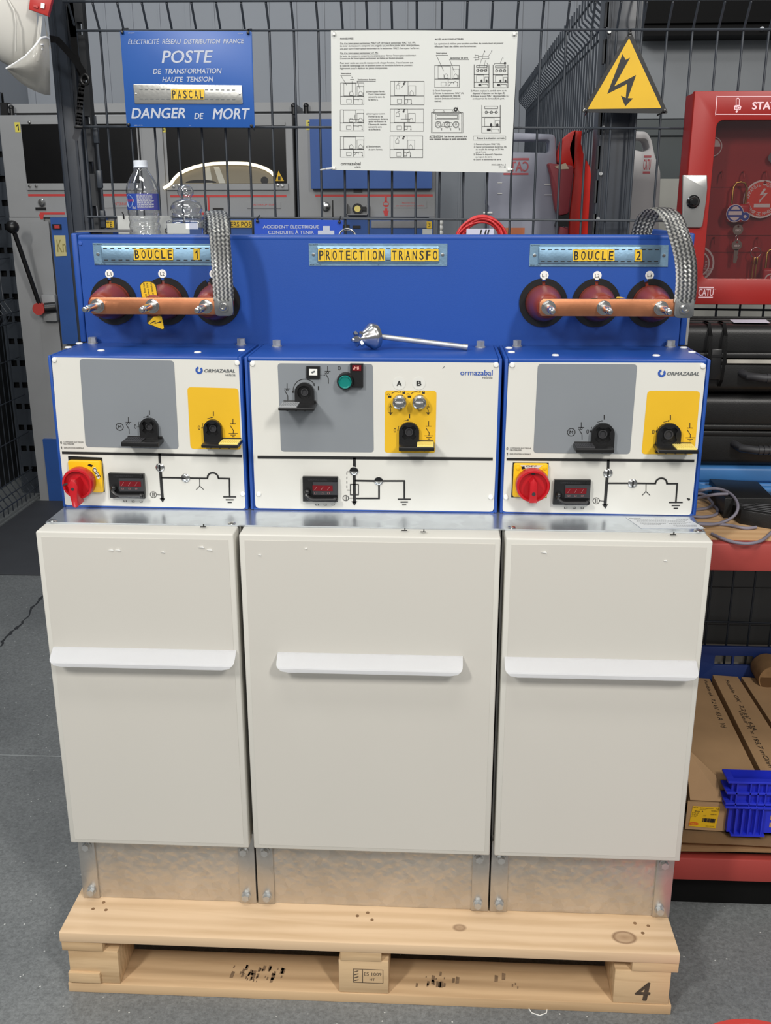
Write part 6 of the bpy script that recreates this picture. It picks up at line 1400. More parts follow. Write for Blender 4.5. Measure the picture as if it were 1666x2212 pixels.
# ================================================================== red lockout cabinet on the mesh
RX0, RX1, RZ0, RZ1, RYF, RYB = 0.660, 1.06, 1.284, 1.733, 0.685, 0.772
L6 = crop(1480, 360, 7.134); L5 = crop(1440, 0, 4.252)
t = thing('lockout_cabinet', ((RX0+RX1)/2, RYB, RZ0), 'red wall cabinet with clear window holding padlocks, hung on the mesh', 'cabinet')
wl = at(1546, 300, RYF).x; wt = at(1600, 259, RYF).z; wb = at(1600, 603, RYF).z
mb = MB(); mb.prism([(RX0, RZ0), (RX1, RZ0), (RX1, RZ1), (RX0, RZ1)], YP(RYF), -0.018, 0.0, holes=[rrect(wl, wb, RX1-0.05, wt, 0.014)], bev=0.002)
mb.build('door_frame', REDB, t, 30)
mb = MB(); mb.box((RX0+0.002, RYF+0.019, RZ0+0.002), (RX0+0.006, RYB, RZ1-0.002)); mb.box((RX1-0.006, RYF+0.019, RZ0+0.002), (RX1-0.002, RYB, RZ1-0.002)); mb.box((RX0+0.006, RYF+0.019, RZ1-0.006), (RX1-0.006, RYB, RZ1-0.002)); mb.box((RX0+0.006, RYF+0.019, RZ0+0.002), (RX1-0.006, RYB, RZ0+0.006))
mb.box((RX0+0.006, RYB-0.004, RZ0+0.006), (RX1-0.006, RYB, RZ1-0.006)); mb.build('case', REDB, t, 30)
IY = RYB-0.012
mb = MB(); mb.box((RX0+0.008, IY, RZ0+0.010), (RX1-0.008, IY+0.006, RZ1-0.012))
for y in (303, 1045, 1305):
    z = at(*L6(700, y), IY).z; mb.box((RX0+0.01, IY-0.002, z-0.0015), (RX1-0.01, IY, z+0.0015))
mb.build('back_board', mat('red_inner', (150, 30, 30), 0.4, var=0.06), t, 0)
mb = MB(); mb.box((wl-0.004, RYF+0.010, wb-0.004), (RX1-0.046, RYF+0.012, wt+0.004)); mb.build('window', PANE, t, 0)
mb = MB(); p5 = Plate(mb, RYF, L5)
p5.line([(460, 888), (1150, 886)], 7, 0.0006); p5.line([(452, 1050), (1140, 1052)], 7, 0.0006); p5.line([(464, 884), (450, 1054)], 7, 0.0006); p5.text('STATION', 787, 1190, 934, 1006, bold=0.05, w=0.0006)
p5.poly([(620, 975), (637, 965), (672, 965), (688, 980), (680, 1008), (655, 1016), (622, 1005)], 0.0006); p5.line([(640, 970), (640, 915), (650, 903), (662, 903), (670, 915), (668, 970)], 6, 0.0006); p5.disc(644, 1026, 10, 0.0006)
mb.use(1); p5.ring(662, 990, 12, 4, 0.0009); p5.poly([(630, 988), (642, 982), (646, 1000), (634, 1004)], 0.0009)
mb.build('station_sign', [mat('pinkish_white', (240, 200, 206), 0.5), REDB], t, 0)
mb = MB(); p6 = Plate(mb, RYF, L6); p6.text('CATU', 208, 440, 1882, 1992, bold=0.03, w=0.0006); p6.poly([(219, 1853), (447, 1853), (446, 1873), (218, 1873)], 0.0006); p6.poly([(204, 2006), (430, 2006), (429, 2026), (202, 2026)], 0.0006); p6.text('TM', 452, 474, 1884, 1896, w=0.0006)
mb.build('maker_mark', mat('pinkish_white', (240, 200, 206), 0.5), t, 0)
mb = MB(); p6 = Plate(mb, RYF, L6); p6.poly([(-40, 130), (332, 132), (336, 330), (312, 560), (262, 900), (235, 940), (-50, 938)], 0.006, w0=0.0002, bev=0.0015, r=0.002)
pt = mb.build('lock_plate', mat('lock_plate_grey', (158, 158, 156), 0.35, 0.6, var=0.04), t, 30)
u, v = p6.p(114, 540); mb = MB(); mb.lathe([(0.0142, 0.006), (0.0142, 0.009), (0.0120, 0.011), (0.0112, 0.011), (0.0105, 0.014), (0.007, 0.018), (0, 0.019)], (u, RYF, v), (0, -1, 0), 28); mb.build('lock_button', mat('black_chrome', (70, 70, 70), 0.12, 0.9), pt)
hooks = [(552, 85), (885, 85), (1222, 85), (440, 1095), (1105, 1095)]
for x, y in hooks:
    p = at(*L6(x, y), IY); mb = MB(); mb.tube([(p.x, IY, p.z), (p.x, IY-0.014, p.z+0.001), (p.x, IY-0.018, p.z-0.004), (p.x, IY-0.018, p.z-0.014)], 0.0018, 8); mb.build('hook', REDB, t, 50)
# loose things hanging inside, each on its own
def padlock(loc, w_, h_, sh, label, bodym, face):
    x, z = loc; y = IY-0.018; t_ = thing('padlock', (x, y, z-h_), label, 'padlock', 'red padlocks in the lockout cabinet')
    mb = MB(); mb.box((x-w_/2, y-0.011, z-h_), (x+w_/2, y+0.009, z), 0.006, 3); b_ = mb.build('body', bodym, t_, 40)
    mb = MB(); a = w_*0.30; mb.tube([(x-a, y, z-0.002), (x-a, y, z+sh-a*0.8), (x-a*0.6, y, z+sh-0.002), (x, y, z+sh), (x+a*0.6, y, z+sh-0.002), (x+a, y, z+sh-a*0.8), (x+a, y, z-0.002)], 0.0026, 10); mb.build('shackle', BRASS, t_, 60)
    mb = MB(); face(mb, x, z-h_/2, y-0.011); mb.build('label', [PAPER, mat('lock_blue', (44, 66, 150), 0.4), REDK], t_, 0)
pk = at(*L6(830, 575), IY-0.02); pk2 = at(*L6(830, 860), IY-0.02); pks = at(*L6(870, 235), IY-0.02)
def fa(mb, x, z, y):
    mb.prism(circ(x-0.009, z, 0.0195), YP(y), 0.0004, 0.0004); mb.prism(circ(x+0.014, z-0.007, 0.0105), YP(y), 0.0004, 0.0004); mb.use(1); mb.prism(circ(x-0.009, z, 0.0180), YP(y), 0.0007, 0.0007); mb.prism(circ(x+0.014, z-0.007, 0.0092), YP(y), 0.0008, 0.0008); mb.use(0)
    mb.prism([(x-0.024, z-0.0035), (x+0.006, z-0.0035), (x+0.006, z+0.0045), (x-0.024, z+0.0045)], YP(y), 0.0011, 0.0011); mb.prism([(x-0.019, z+0.008), (x+0.001, z+0.008), (x-0.003, z+0.0135), (x-0.009, z+0.0165), (x-0.015, z+0.0135)], YP(y), 0.0011, 0.0011); mb.prism([(x-0.021, z-0.008), (x+0.002, z-0.008), (x-0.003, z-0.014), (x-0.009, z-0.016), (x-0.015, z-0.014)], YP(y), 0.0011, 0.0011); mb.prism(circ(x+0.014, z-0.007, 0.0035), YP(y), 0.0011, 0.0011)
padlock((pk.x, pk.z), 0.050, pk.z-pk2.z, pks.z-pk.z, 'red padlock with round blue and white label on upper hook', mat('padlock_red', (170, 36, 40), 0.35), fa)
pb_ = at(*L6(1320, 1565), IY-0.02)
def fb(mb, x, z, y): mb.prism(circ(x, z-0.004, 0.014), YP(y), 0.0004, 0.0004); mb.use(2); mb.prism(circ(x, z-0.004, 0.011), YP(y), 0.0007, 0.0007); mb.use(0); mb.prism([(x-0.009, z-0.005), (x+0.009, z-0.005), (x+0.009, z-0.003), (x-0.009, z-0.003)], YP(y), 0.001, 0.001); mb.prism([(x-0.001, z-0.013), (x+0.001, z-0.013), (x+0.001, z+0.005), (x-0.001, z+0.005)], YP(y), 0.001, 0.001)
padlock((pb_.x, pb_.z), 0.036, 0.042, 0.042, 'red padlock with round white label at lower right of window', mat('padlock_red', (170, 36, 40), 0.35), fb)
def key(t_, c_, r, l, m_):
    mb = MB(); mb.prism(circ(c_[0], c_[2], r, 24), YP(c_[1]), -0.001, 0.001, holes=[circ(c_[0], c_[2]+r*0.6, r*0.22, 10)]); mb.use(1); put_text(mb, 'ISEO', YP(c_[1]), c_[0]-r*0.5, c_[0]+r*0.5, vc=c_[2]-r*0.1, w=0.0015, bold=0.02); mb.use(0)
    if l: mb.prism([(c_[0]-r*0.42, c_[2]-r*0.8), (c_[0]+r*0.40, c_[2]-r*0.8), (c_[0]+r*0.40, c_[2]-l*0.5), (c_[0]+r*0.25, c_[2]-l*0.55), (c_[0]+r*0.40, c_[2]-l*0.65), (c_[0]+r*0.22, c_[2]-l), (c_[0]-r*0.3, c_[2]-l), (c_[0]-r*0.42, c_[2]-l*0.9)], YP(c_[1]), -0.001, 0.001)
    mb.build('key', [m_, CAPW], t_, 0)
KEYM = mat('nickel_key', (168, 164, 150), 0.3, 0.9, var=0.06)
k1 = at(*L6(817, 972), IY-0.02); k2 = at(*L6(797, 1210), IY-0.02)
t = thing('key_pair', (k1.x, IY-0.02, k2.z-0.03), 'two nickel keys hanging below the blue labelled padlock', 'keys')
key(t, (k1.x, IY-0.02, k1.z), 0.0115, 0.0, KEYM); key(t, (k2.x, IY-0.021, k2.z), 0.0115, 0.040, KEYM)
mb = MB(); n = 20; mb.tube([(k1.x-0.001+0.003*math.cos(2*math.pi*i/n), IY-0.02+0.003*math.cos(2*math.pi*i/n), (k1.z+k2.z)/2-0.001+0.008*math.sin(2*math.pi*i/n)) for i in range(n)], 0.0009, 6, True); mb.build('ring', STEEL, t, 60)
k3 = at(*L6(1093, 1325), IY-0.018); k4 = at(*L6(1075, 1460), IY-0.02)
t = thing('key_ring', (k3.x, IY-0.018, k3.z-0.06), 'wire ring with brass keys hanging on the lower hook', 'keys')
mb = MB(); mb.tube([(k3.x+0.0115*math.cos(2*math.pi*i/28), IY-0.018, k3.z+0.0115*math.sin(2*math.pi*i/28)) for i in range(28)], 0.0012, 8, True); mb.build('ring', STEEL, t, 60)
for dx, m_ in ((-0.004, BRASS), (0.003, BRASS)):
    mb = MB(); mb.box((k3.x+dx-0.0016, IY-0.027, k4.z-0.006), (k3.x+dx+0.0016, IY-0.011, k4.z+0.010), 0.001); mb.box((k3.x+dx-0.0012, IY-0.022, k4.z-0.044), (k3.x+dx+0.0012, IY-0.015, k4.z-0.005)); mb.build('key', m_, t, 30)
def disc_tag(label, c_, r, build):
    mb = MB(); build(mb, c_, r); return tag(mb.build('round_tag', [PAPER, mat('tag_orange', (206, 60, 40), 0.45), mat('tag_red', (150, 30, 36), 0.45), INKG], None, 0), label, 'tag', 'round tags in the lockout cabinet')
def arc_text(mb, s_, c_, r, a0, a1, h, w, flip=False):
    n = len(s_)
    for k, ch in enumerate(s_):
        if ch == ' ': continue
        a = math.radians(a0+(a1-a0)*(k+0.5)/n); u = c_[0]+r*math.cos(a); v = c_[1]+r*math.sin(a); wd = h*0.62
        put_text(mb, ch, w[0], u-wd/2 if ch != 'I' else u-wd*0.12, u+wd/2 if ch != 'I' else u+wd*0.12, v-h/2, v+h/2, w=w[1], bold=0.02, rot=(a-math.pi/2 if not flip else a+math.pi/2, u, v))
q = at(*L6(1187, 500), IY-0.012)
def d1(mb, c_, r):
    f = YP(IY-0.011); cc = (c_.x, c_.z)
    mb.prism(circ(*cc, r, 36), f, 0.0, 0.001, holes=[circ(cc[0]+0.003, cc[1]+r*0.86, 0.004, 12)]); mb.use(1); mb.prism(circ(*cc, r*0.91, 36), f, 0.0012, 0.0012, holes=[circ(cc[0]+0.003, cc[1]+r*0.80, 0.004, 12)]); mb.use(0)
    arc_text(mb, 'APPAREIL', cc, r*0.77, 178, 100, r*0.18, (f, 0.0015)); arc_text(mb, 'CONDAMNÉ', cc, r*0.77, 78, 0, r*0.18, (f, 0.0015)); arc_text(mb, 'DÉFENSE DE MANŒUVRER', cc, r*0.77, 195, 345, r*0.17, (f, 0.0015), True)
    mb.prism([(cc[0]-r*0.40, cc[1]-r*0.43), (cc[0]+r*0.46, cc[1]-r*0.43), (cc[0]+r*0.46, cc[1]-r*0.24), (cc[0]-r*0.40, cc[1]-r*0.24)], f, 0.0015, 0.0015)
    S_ = lambda a, b: (cc[0]+r*a, cc[1]+r*b)
    mb.prism([S_(0.05, 0.56), S_(0.16, 0.53), S_(0.03, 0.28), S_(0.30, 0.34), S_(-0.06, -0.08), S_(0.0, -0.04), S_(-0.14, -0.22), S_(-0.12, 0.02), S_(-0.09, -0.03), S_(0.12, 0.25), S_(-0.16, 0.20)], f, 0.0016, 0.0016)
disc_tag('orange round tag with white lightning arrow behind the upper padlock', q, 0.0415, d1)
q = Vector((0.712, IY-0.012, 1.370))
def d2(mb, c_, r):
    f = YP(IY-0.011); cc = (c_.x, c_.z); mb.prism(circ(*cc, r, 40), f, 0.0, 0.001); mb.use(2); mb.prism(circ(*cc, r*0.90, 40), f, 0.0013, 0.0013); mb.use(0); mb.prism(circ(*cc, r*0.74, 40), f, 0.0016, 0.0016); mb.use(2); mb.prism(circ(*cc, r*0.66, 40), f, 0.0019, 0.0019); mb.use(0)
    arc_text(mb, 'TRAVAUX EN COURS', cc, r*0.82, 220, 345, r*0.15, (f, 0.0016), True); arc_text(mb, 'NE PAS OUVRIR', cc, r*0.55, 260, 380, r*0.12, (f, 0.0022), True)
disc_tag('dark red round tag with white rings at lower left of window', q, 0.0405, d2)
q = at(1540, 317, IY-0.012)
def d3(mb, c_, r):
    f = YP(IY-0.011); cc = (c_.x, c_.z); mb.prism(circ(*cc, r, 32), f, 0.0, 0.001); mb.use(2); mb.prism(circ(*cc, r*0.9, 32), f, 0.0013, 0.0013); mb.use(0); mb.prism([(cc[0]+r*0.78*math.cos(math.radians(a)), cc[1]+r*0.78*math.sin(math.radians(a))) for a in range(0, 181, 12)], f, 0.0016, 0.0016)
disc_tag('small dark red round tag with white half at upper left of window', q, 0.021, d3)
q = at(1672, 340, IY-0.012)
def d4(mb, c_, r):
    f = YP(IY-0.011); cc = (c_.x, c_.z); mb.use(3); mb.prism(circ(*cc, r, 32), f, 0.0, 0.001)
disc_tag('plain dark round tag at the right edge of the upper window', q, 0.012, d4)

# ================================================================== red shelving at the right
t = thing('shelving_rack', (1.15, 0.5, 0), 'red and wooden shelving rack right of the switchgear', 'shelf')
for zt, zb in ((0.869, 0.812), (0.146, 0.090)):
    mb = MB(); mb.box((0.640, 0.22, zb), (1.75, 0.245, zt), 0.003); mb.build('beam', REDRACK, t, 30)
mb = MB(); mb.box((0.62, 0.2455, 0.855), (1.75, 0.752, 0.870), 0.0008); mb.build('shelf_board', SHELFW, t, 30)
mb = MB(); mb.box((0.62, 0.25, 0.1465), (1.75, 0.752, 0.155)); mb.build('shelf_board', SHELFW, t, 0)
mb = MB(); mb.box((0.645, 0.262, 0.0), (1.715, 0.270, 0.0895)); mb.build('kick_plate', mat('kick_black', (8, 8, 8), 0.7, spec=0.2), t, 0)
for y in (0.22, 0.717):
    mb = MB(); mb.box((0.607, y, 0), (0.639, y+0.035, 0.854)); mb.build('upright', DARK, t, 0)
    mb = MB(); mb.box((1.72, y if y > 0.5 else 0.246, 0), (1.75, y+0.035 if y > 0.5 else 0.28, 0.811)); mb.build('upright', DARK, t, 0)
mb = MB(); mb.box((0.66, 0.90, 0.33), (1.9, 0.93, 0.84))
for k in range(4): mb.box((0.66, 0.892, 0.40+0.11*k), (1.9, 0.90, 0.403+0.11*k))
tag(mb.build('ribbed_screen', mat('dark_ribbed', (92, 92, 91), 0.6), None, 0), 'dark ribbed screen behind the mesh below the upper shelf', 'screen')

def carry_case(name, label, z0, z1, m_, latch_x, pale):
    xa, xb, ya, yb_ = 0.63, 1.12, 0.55, 0.75
    t = thing(name, ((xa+xb)/2, (ya+yb_)/2, z0), label, 'case', 'carry cases stacked on the shelf')
    zm = z0+(z1-z0)*0.52
    mb = MB(); mb.box((xa, ya+0.004, z0), (xb, yb_, zm-0.002), 0.016, 4); mb.box((xa-0.004, ya-0.001, zm-0.014), (xb+0.004, yb_+0.003, zm-0.002), 0.003); mb.build('lower_shell', m_, t, 35)
    mb = MB(); mb.box((xa, ya+0.004, zm), (xb, yb_, z1), 0.018, 4); mb.box((xa-0.004, ya-0.001, zm), (xb+0.004, yb_+0.003, zm+0.012), 0.003)
    for y in (0.60, 0.65, 0.70): mb.box((xa+0.02, y, z1-0.001), (xb-0.02, y+0.012, z1+0.003), 0.001)
    mb.build('lid', m_, t, 35)
    for lx in latch_x:
        for dx in (0, 0.032):
            mb = MB(); rows = [[(lx+dx, ya+0.05, z1+0.004), (lx+dx+0.007, ya+0.05, z1+0.004)], [(lx+dx, ya+0.012, z1+0.004), (lx+dx+0.007, ya+0.012, z1+0.004)], [(lx+dx, ya-0.012, z1-0.02), (lx+dx+0.007, ya-0.012, z1-0.02)], [(lx+dx, ya-0.018, zm), (lx+dx+0.007, ya-0.018, zm)], [(lx+dx, ya-0.012, z0+0.03), (lx+dx+0.007, ya-0.012, z0+0.03)], [(lx+dx, ya+0.006, z0+0.012), (lx+dx+0.007, ya+0.006, z0+0.012)]]
            mb.grid(rows, 0.006); mb.build('rib', m_, t, 30)
        mb = MB(); mb.box((lx+0.0075, ya-0.014, zm-0.045), (lx+0.0315, ya+0.004, zm+0.022), 0.003); mb.box((lx+0.0075, ya-0.016, zm+0.004), (lx+0.0315, ya-0.012, zm+0.010))
        if pale: mb.use(1); mb.box((lx+0.008, ya-0.0145, zm+0.008), (lx+0.031, ya-0.010, zm+0.030)); mb.use(0)
        mb.build('latch', [BLK, mat('speckled_grey', (112, 110, 102), 0.7, var=0.5, scale=300)], t, 30)
    mb = MB(); hx = xa+0.28; mb.tube([(hx-0.13, ya+0.01, zm-0.032), (hx-0.12, ya-0.02, zm-0.036), (hx-0.09, ya-0.030, zm-0.038), (hx+0.09, ya-0.030, zm-0.038), (hx+0.12, ya-0.02, zm-0.036), (hx+0.13, ya+0.01, zm-0.032)], 0.009, 10)
    for k in range(16): mb.tube([(hx-0.085+0.0112*k, ya-0.030, zm-0.038), (hx-0.078+0.0112*k, ya-0.030, zm-0.038)], 0.0104, 10)
    mb.build('handle', BLKM, t, 40)
    return t, xa, ya, zm
t, xa, ya, zm = carry_case('carry_case', 'upper black hard case with white label on its lid, top of stack', 1.106, 1.252, CASEK, [0.70, 1.02], False)
mb = MB(); P = [atz(x, y, 1.254) for x, y in ((1577, 692), (1655, 692), (1664, 699), (1585, 698))]; mb.prism([(p.x, p.y) for p in P], ZP(1.2552), 0.0, 0.0006); mb.build('lid_label', mat('label_pale', (206, 206, 220), 0.5), t, 0)
mb = MB(); mb.box((0.745, ya-0.0045, zm-0.010), (1.0, ya-0.002, zm-0.002)); mb.build('pale_seal', mat('seal_grey', (182, 178, 168), 0.5), t, 0)
carry_case('carry_case', 'lower black hard case between the upper black and the blue case', 0.940, 1.099, CASEK, [0.655, 1.02], True)
# blue case, the lowest
t = thing('carry_case', (0.87, 0.65, 0.8705), 'blue plastic case under the two black cases on the shelf', 'case', 'carry cases stacked on the shelf')
mb = MB(); mb.box((0.625, 0.545, 0.8705), (1.10, 0.752, 0.902), 0.006, 3); mb.build('lower_shell', CASEB, t, 35)
mb = MB(); mb.box((0.625, 0.549, 0.9025), (1.10, 0.752, 0.9375), 0.008, 3); mb.build('lid', CASEB, t, 35)
mb = MB(); mb.tube([(0.70, 0.545, 0.900), (0.705, 0.521, 0.898), (0.72, 0.513, 0.897), (0.88, 0.513, 0.897), (0.895, 0.521, 0.898), (0.90, 0.545, 0.900)], 0.008, 10); mb.build('handle', CASEB, t, 40)
for x in (0.635, 0.94):
    mb = MB(); mb.box((x, 0.533, 0.883), (x+0.055, 0.549, 0.934), 0.004); mb.build('latch', CASEB, t, 30)
# black power unit
t = thing('power_unit', (0.80, 0.43, 0.870), 'black box-shaped power unit with sloping top on the shelf edge', 'device')
def shelfp(x, y, z=0.870): return atz(x, y, z)
B = [shelfp(*q, 0.912) for q in ((1533, 1036), (1637, 1042), (1672, 1078), (1567, 1078))]
mb = MB(); C_ = [shelfp(*q, 0.90) for q in ((1566, 1078), (1672, 1085), (1690, 1116), (1602, 1102))]
mb.prism([(p.x, p.y) for p in B], ZP(0.8705), 0.0, 0.044, bev=0.002)
mb.prism([(p.x, p.y) for p in [C_[0], C_[1], C_[2], C_[3]]], ZP(0.8705), 0.0, 0.030, bev=0.002); mb.build('housing', CASEK, t, 30)
mb = MB(); 
for k in range(7):
    a = C_[0]*(1-k/7)+C_[3]*(k/7); b = C_[1]*(1-k/7)+C_[2]*(k/7); d = (b-a)
    mb.tube([a+d*0.12+Vector((0, 0, 0.0012)), a+d*0.9+Vector((0, 0, 0.0012))], 0.0012, 5)
mb.build('cooling_ribs', BLKM, t, 30)
mb = MB(); p = shelfp(1645, 1120); mb.box((p.x-0.012, p.y-0.006, 0.8705), (p.x+0.05, p.y+0.02, 0.892), 0.002); mb.cyl((p.x+0.008, p.y-0.007, 0.881), (p.x+0.008, p.y-0.004, 0.881), 0.004); mb.build('plug', BLK, t, 30)
# grey cable, laid in loops
def spline(P, n=8, closed=False):
    out = []
    for i in range(len(P)-1):
        p0, p1, p2, p3 = P[max(i-1, 0)], P[i], P[i+1], P[min(i+2, len(P)-1)]
        for k in range(n):
            q = k/n; out.append(0.5*((2*p1)+(p2-p0)*q+(2*p0-5*p1+4*p2-p3)*q*q+(3*p1-p0-3*p2+p3)*q**3))
    out.append(P[-1]); return out
Z0 = 0.8738
pts = [(1634, 1139, Z0), (1610, 1141, Z0), (1570, 1134, Z0), (1520, 1131, Z0), (1490, 1128, Z0), (1470, 1112, .88), (1490, 1072, .90), (1520, 1058, .922), (1552, 1056, .922), (1580, 1068, .918), (1594, 1090, .908), (1588, 1112, .892), (1562, 1128, .878), (1525, 1133, .8785), (1480, 1124, .884), (1470, 1096, .89), (1500, 1079, .90), (1540, 1069, .920), (1572, 1067, .921)]
mb = MB(); mb.tube(spline([shelfp(*q) for q in pts]), 0.0033, 8); pts = [(1500, 1066, .885), (1520, 1068, .886), (1534, 1080, .882), (1540, 1090, .878), (1526, 1098, Z0), (1500, 1102, Z0), (1486, 1112, Z0), (1516, 1117, Z0), (1546, 1112, Z0), (1550, 1100, Z0), (1540, 1092, Z0)]
mb.tube(spline([shelfp(*q) for q in pts]), 0.0032, 8); pts = [(1538, 1153, Z0), (1560, 1163, Z0), (1590, 1172, .8745), (1620, 1174, .876), (1645, 1168, .8755), (1660, 1157, Z0), (1672, 1145, Z0)]
mb.tube(spline([shelfp(*q) for q in pts]), 0.0032, 8); tag(mb.build('power_cable', GREYC, None, 60), 'grey cable in loops beside the black power unit on the shelf', 'cable')

# ---- lower shelf
mb = MB()
rows = [[(0.645+0.14*j, y, 0.1565+0.004*math.sin(j*0.9+i)+0.010*(1-i*0.5)) for j in range(8)] for i, y in enumerate((0.215, 0.45, 0.72))]
mb.grid(rows, 0.008); tag(mb.build('cardboard_sheet', SHELFW, None, 30), 'bottom cardboard sheet lying on the lowest red shelf', 'cardboard', 'cardboard sheets on lower shelf')
mb = MB()
rows = [[(0.65+0.14*j, y, 0.184+0.003*math.sin(j*1.3+i)-(0.010*math.sin(j*0.5) if i == 0 else 0)) for j in range(8)] for i, y in enumerate((0.222, 0.45, 0.70))]
mb.grid(rows, 0.006); tag(mb.build('cardboard_sheet', CARD, None, 30), 'upper wavy cardboard sheet under the blue crate and boxes', 'cardboard', 'cardboard sheets on lower shelf')
ZS = 0.192
def long_box(label, fl, fr, bl, br, h0, h1, writing, flap=False):
    """a long carton; the four corners of its top face, front left, front right, back left, back right"""
    t = thing('long_carton', tuple((fl+br)/2 - Vector((0, 0, h0))), label, 'box', 'long cartons on lower shelf')
    mb = MB(); dn0, dn1 = Vector((0, 0, -h0)), Vector((0, 0, -h1))
    V = [fl, fr, br, bl, fl+dn0, fr+dn0, br+dn1, bl+dn1]; vv = [mb.bm.verts.new(v) for v in V]
    for f in ((0, 1, 2, 3), (4, 7, 6, 5), (0, 4, 5, 1), (1, 5, 6, 2), (2, 6, 7, 3), (3, 7, 4, 0)): mb.bm.faces.new([vv[i] for i in f])
    b_ = mb.build('carton', CARD, t, 0)
    mb = MB(); n_ = (fr-fl).cross(bl-fl).normalized()
    if n_.z < 0: n_ = -n_
    def top(u, v, w_=0.0): return fl*(1-u)*(1-v)+fr*u*(1-v)+br*u*v+bl*(1-u)*v + n_*(w_)
    for s_, u, v0, v1, hh in writing:
        put_text(mb, s_, lambda a, b, w_=0.0: top(u+b, a, w_), v1, v0, -hh/2, hh/2, w=0.0010, shear=0.2)
    if writing: mb.build('handwriting', mat('marker_ink', (64, 52, 40), 0.7), b_, 0)
    return t, top
def on(x, y, Y): return at(x, y, Y)
long_box('left long carton with one line of handwriting behind the yellow-labelled box', on(1462, 1664, .302), on(1638, 1678, .302), on(1478, 1462, .70), on(1533, 1466, .70), 0.080, 0.10, [("Fusible ok  7,2 kV  63 A  Vd", 0.80, 0.45, 0.97, 0.12)])
t, top = long_box('small brown carton with yellow printed label at the shelf front', on(1486, 1733, .262), on(1572, 1738, .262), on(1490, 1708, .297), on(1569, 1712, .297), 0.068, 0.068, [])
mb = MB(); E = [on(x, y, .2615) for x, y in ((1497, 1741), (1556, 1744), (1546, 1789), (1488, 1784))]; f_ = YP(.2615)
mb.prism([(p.x, p.z) for p in E], f_, 0.0, 0.0006)
def lab(u, v): return E[0]*(1-u)*(1-v)+E[1]*u*(1-v)+E[2]*u*v+E[3]*(1-u)*v
def lt(s_, u0, u1, v, b=0.0): 
    a = lab(u0, v); c_ = lab(u1, v); put_text(mb, s_, f_, a.x, c_.x, vc=(a.z+c_.z)/2, w=0.001, bold=b)
mb.use(1); lt('HH 87', 0.03, 0.2, 0.05); lt('Sicherungseinsatz', 0.28, 0.76, 0.07); lt('Fuse-Link', 0.28, 0.52, 0.14); lt('7,2', 0.84, 0.96, 0.08); lt('30048063', 0.7, 0.92, 0.18); lt('80 mm', 0.1, 0.3, 0.23, 0.03); lt('A', 0.36, 0.42, 0.23, 0.03); lt('3/7,2 kV', 0.02, 0.28, 0.33); lt('I1 50 kA', 0.03, 0.25, 0.42); lt('e = 292', 0.03, 0.2, 0.50); lt('4008703', 0.7, 0.92, 0.35); lt('1 St', 0.45, 0.56, 0.43); lt('Made in Germany', 0.62, 0.93, 0.92)
for k in range(20):
    u = 0.45+0.024*k; a = lab(u, 0.55); b = lab(u, 0.74); wd = random.choice((0.0003, 0.0006, 0.0009)); mb.prism([(b.x-wd, b.z), (b.x+wd, b.z), (a.x+wd, a.z), (a.x-wd, a.z)], f_, 0.001, 0.001)
mb.use(2); a = lab(0.16, 0.86); mb.prism([(a.x+0.011*math.cos(q), a.z+0.0042*math.sin(q)) for q in [i*math.pi/10 for i in range(20)]], f_, 0.0009, 0.0009); mb.use(0); lt('SIBA', 0.08, 0.24, 0.86, 0.03)
mb.build('yellow_label', [SIGNY, INK, mat('label_orange', (206, 100, 30), 0.5)], t, 0)
mb = MB(); L1, L2, L3, L4 = on(1478, 1612, .299), on(1545, 1676, .299), on(1562, 1733, .268), on(1490, 1729, .264)
mb.prism([(0, 0), (1, 0), (1, 1), (0, 1)], lambda u, v, w=0.0: (L1*(1-u)*(1-v)+L2*u*(1-v)+L3*u*v+L4*(1-u)*v) + Vector((0, -w, w)), 0.001, 0.004); mb.build('open_flap', CARD, t, 0)
long_box('second long carton from left with two lines of handwriting', on(1650, 1678, .302), on(1735, 1682, .302), on(1540, 1458, .70), on(1594, 1462, .70), 0.080, 0.10, [('Fusible OK  7,2 kV  63A', 0.45, 0.42, 0.95, 0.16), ('Valeur R = 195,7 mOhm', 0.32, 0.08, 0.62, 0.16)])
long_box('third long carton from left at the right picture edge', on(1745, 1680, .302), on(1835, 1680, .302), on(1602, 1462, .70), on(1650, 1466, .70), 0.085, 0.10, [])
mb = MB(); a = on(1660, 1452, .70); mb.cyl((a.x, .66, a.z), (a.x, .73, a.z+0.003), 0.036, None, 32); mb.use(1); mb.cyl((a.x, .6598, a.z), (a.x, .661, a.z), 0.033, None, 32); tag(mb.build('cardboard_roll', [CARDD, mat('roll_brown', (96, 66, 34), 0.6)], None, 30), 'brown cardboard roll standing at the back of lower shelf', 'roll')
# blue plate at the back of the shelf, with a two-part hand slot
mb = MB(); z0, z1 = 0.275, 0.41; a = on(1545, 1418, .74); b = on(1582, 1418, .74); c_ = on(1587, 1418, .74); d = on(1628, 1418, .74); zt = on(1600, 1417, .74).z; zb = on(1600, 1437, .74).z
mb.prism([(0.66, 0.158), (1.5, 0.158), (1.5, z1), (0.66, z1)], YP(.742), -0.004, 0.004, holes=[rrect(a.x, zb, b.x, zt, 0.003), rrect(c_.x, zb, d.x, zt, 0.003)], bev=0.002)
tag(mb.build('slotted_plate', mat('slotted_blue', (38, 60, 122), 0.45, var=0.05), None, 30), 'dark blue plate with hand slots at the back of lower shelf', 'plate')
mb = MB(); mb.box((0.66, 0.80, 0.16), (1.5, 0.81, 0.385)); tag(mb.build('pale_board', mat('pale_board', (178, 172, 160), 0.6, var=0.06), None, 0), 'pale board showing through the slots of the blue plate', 'board')
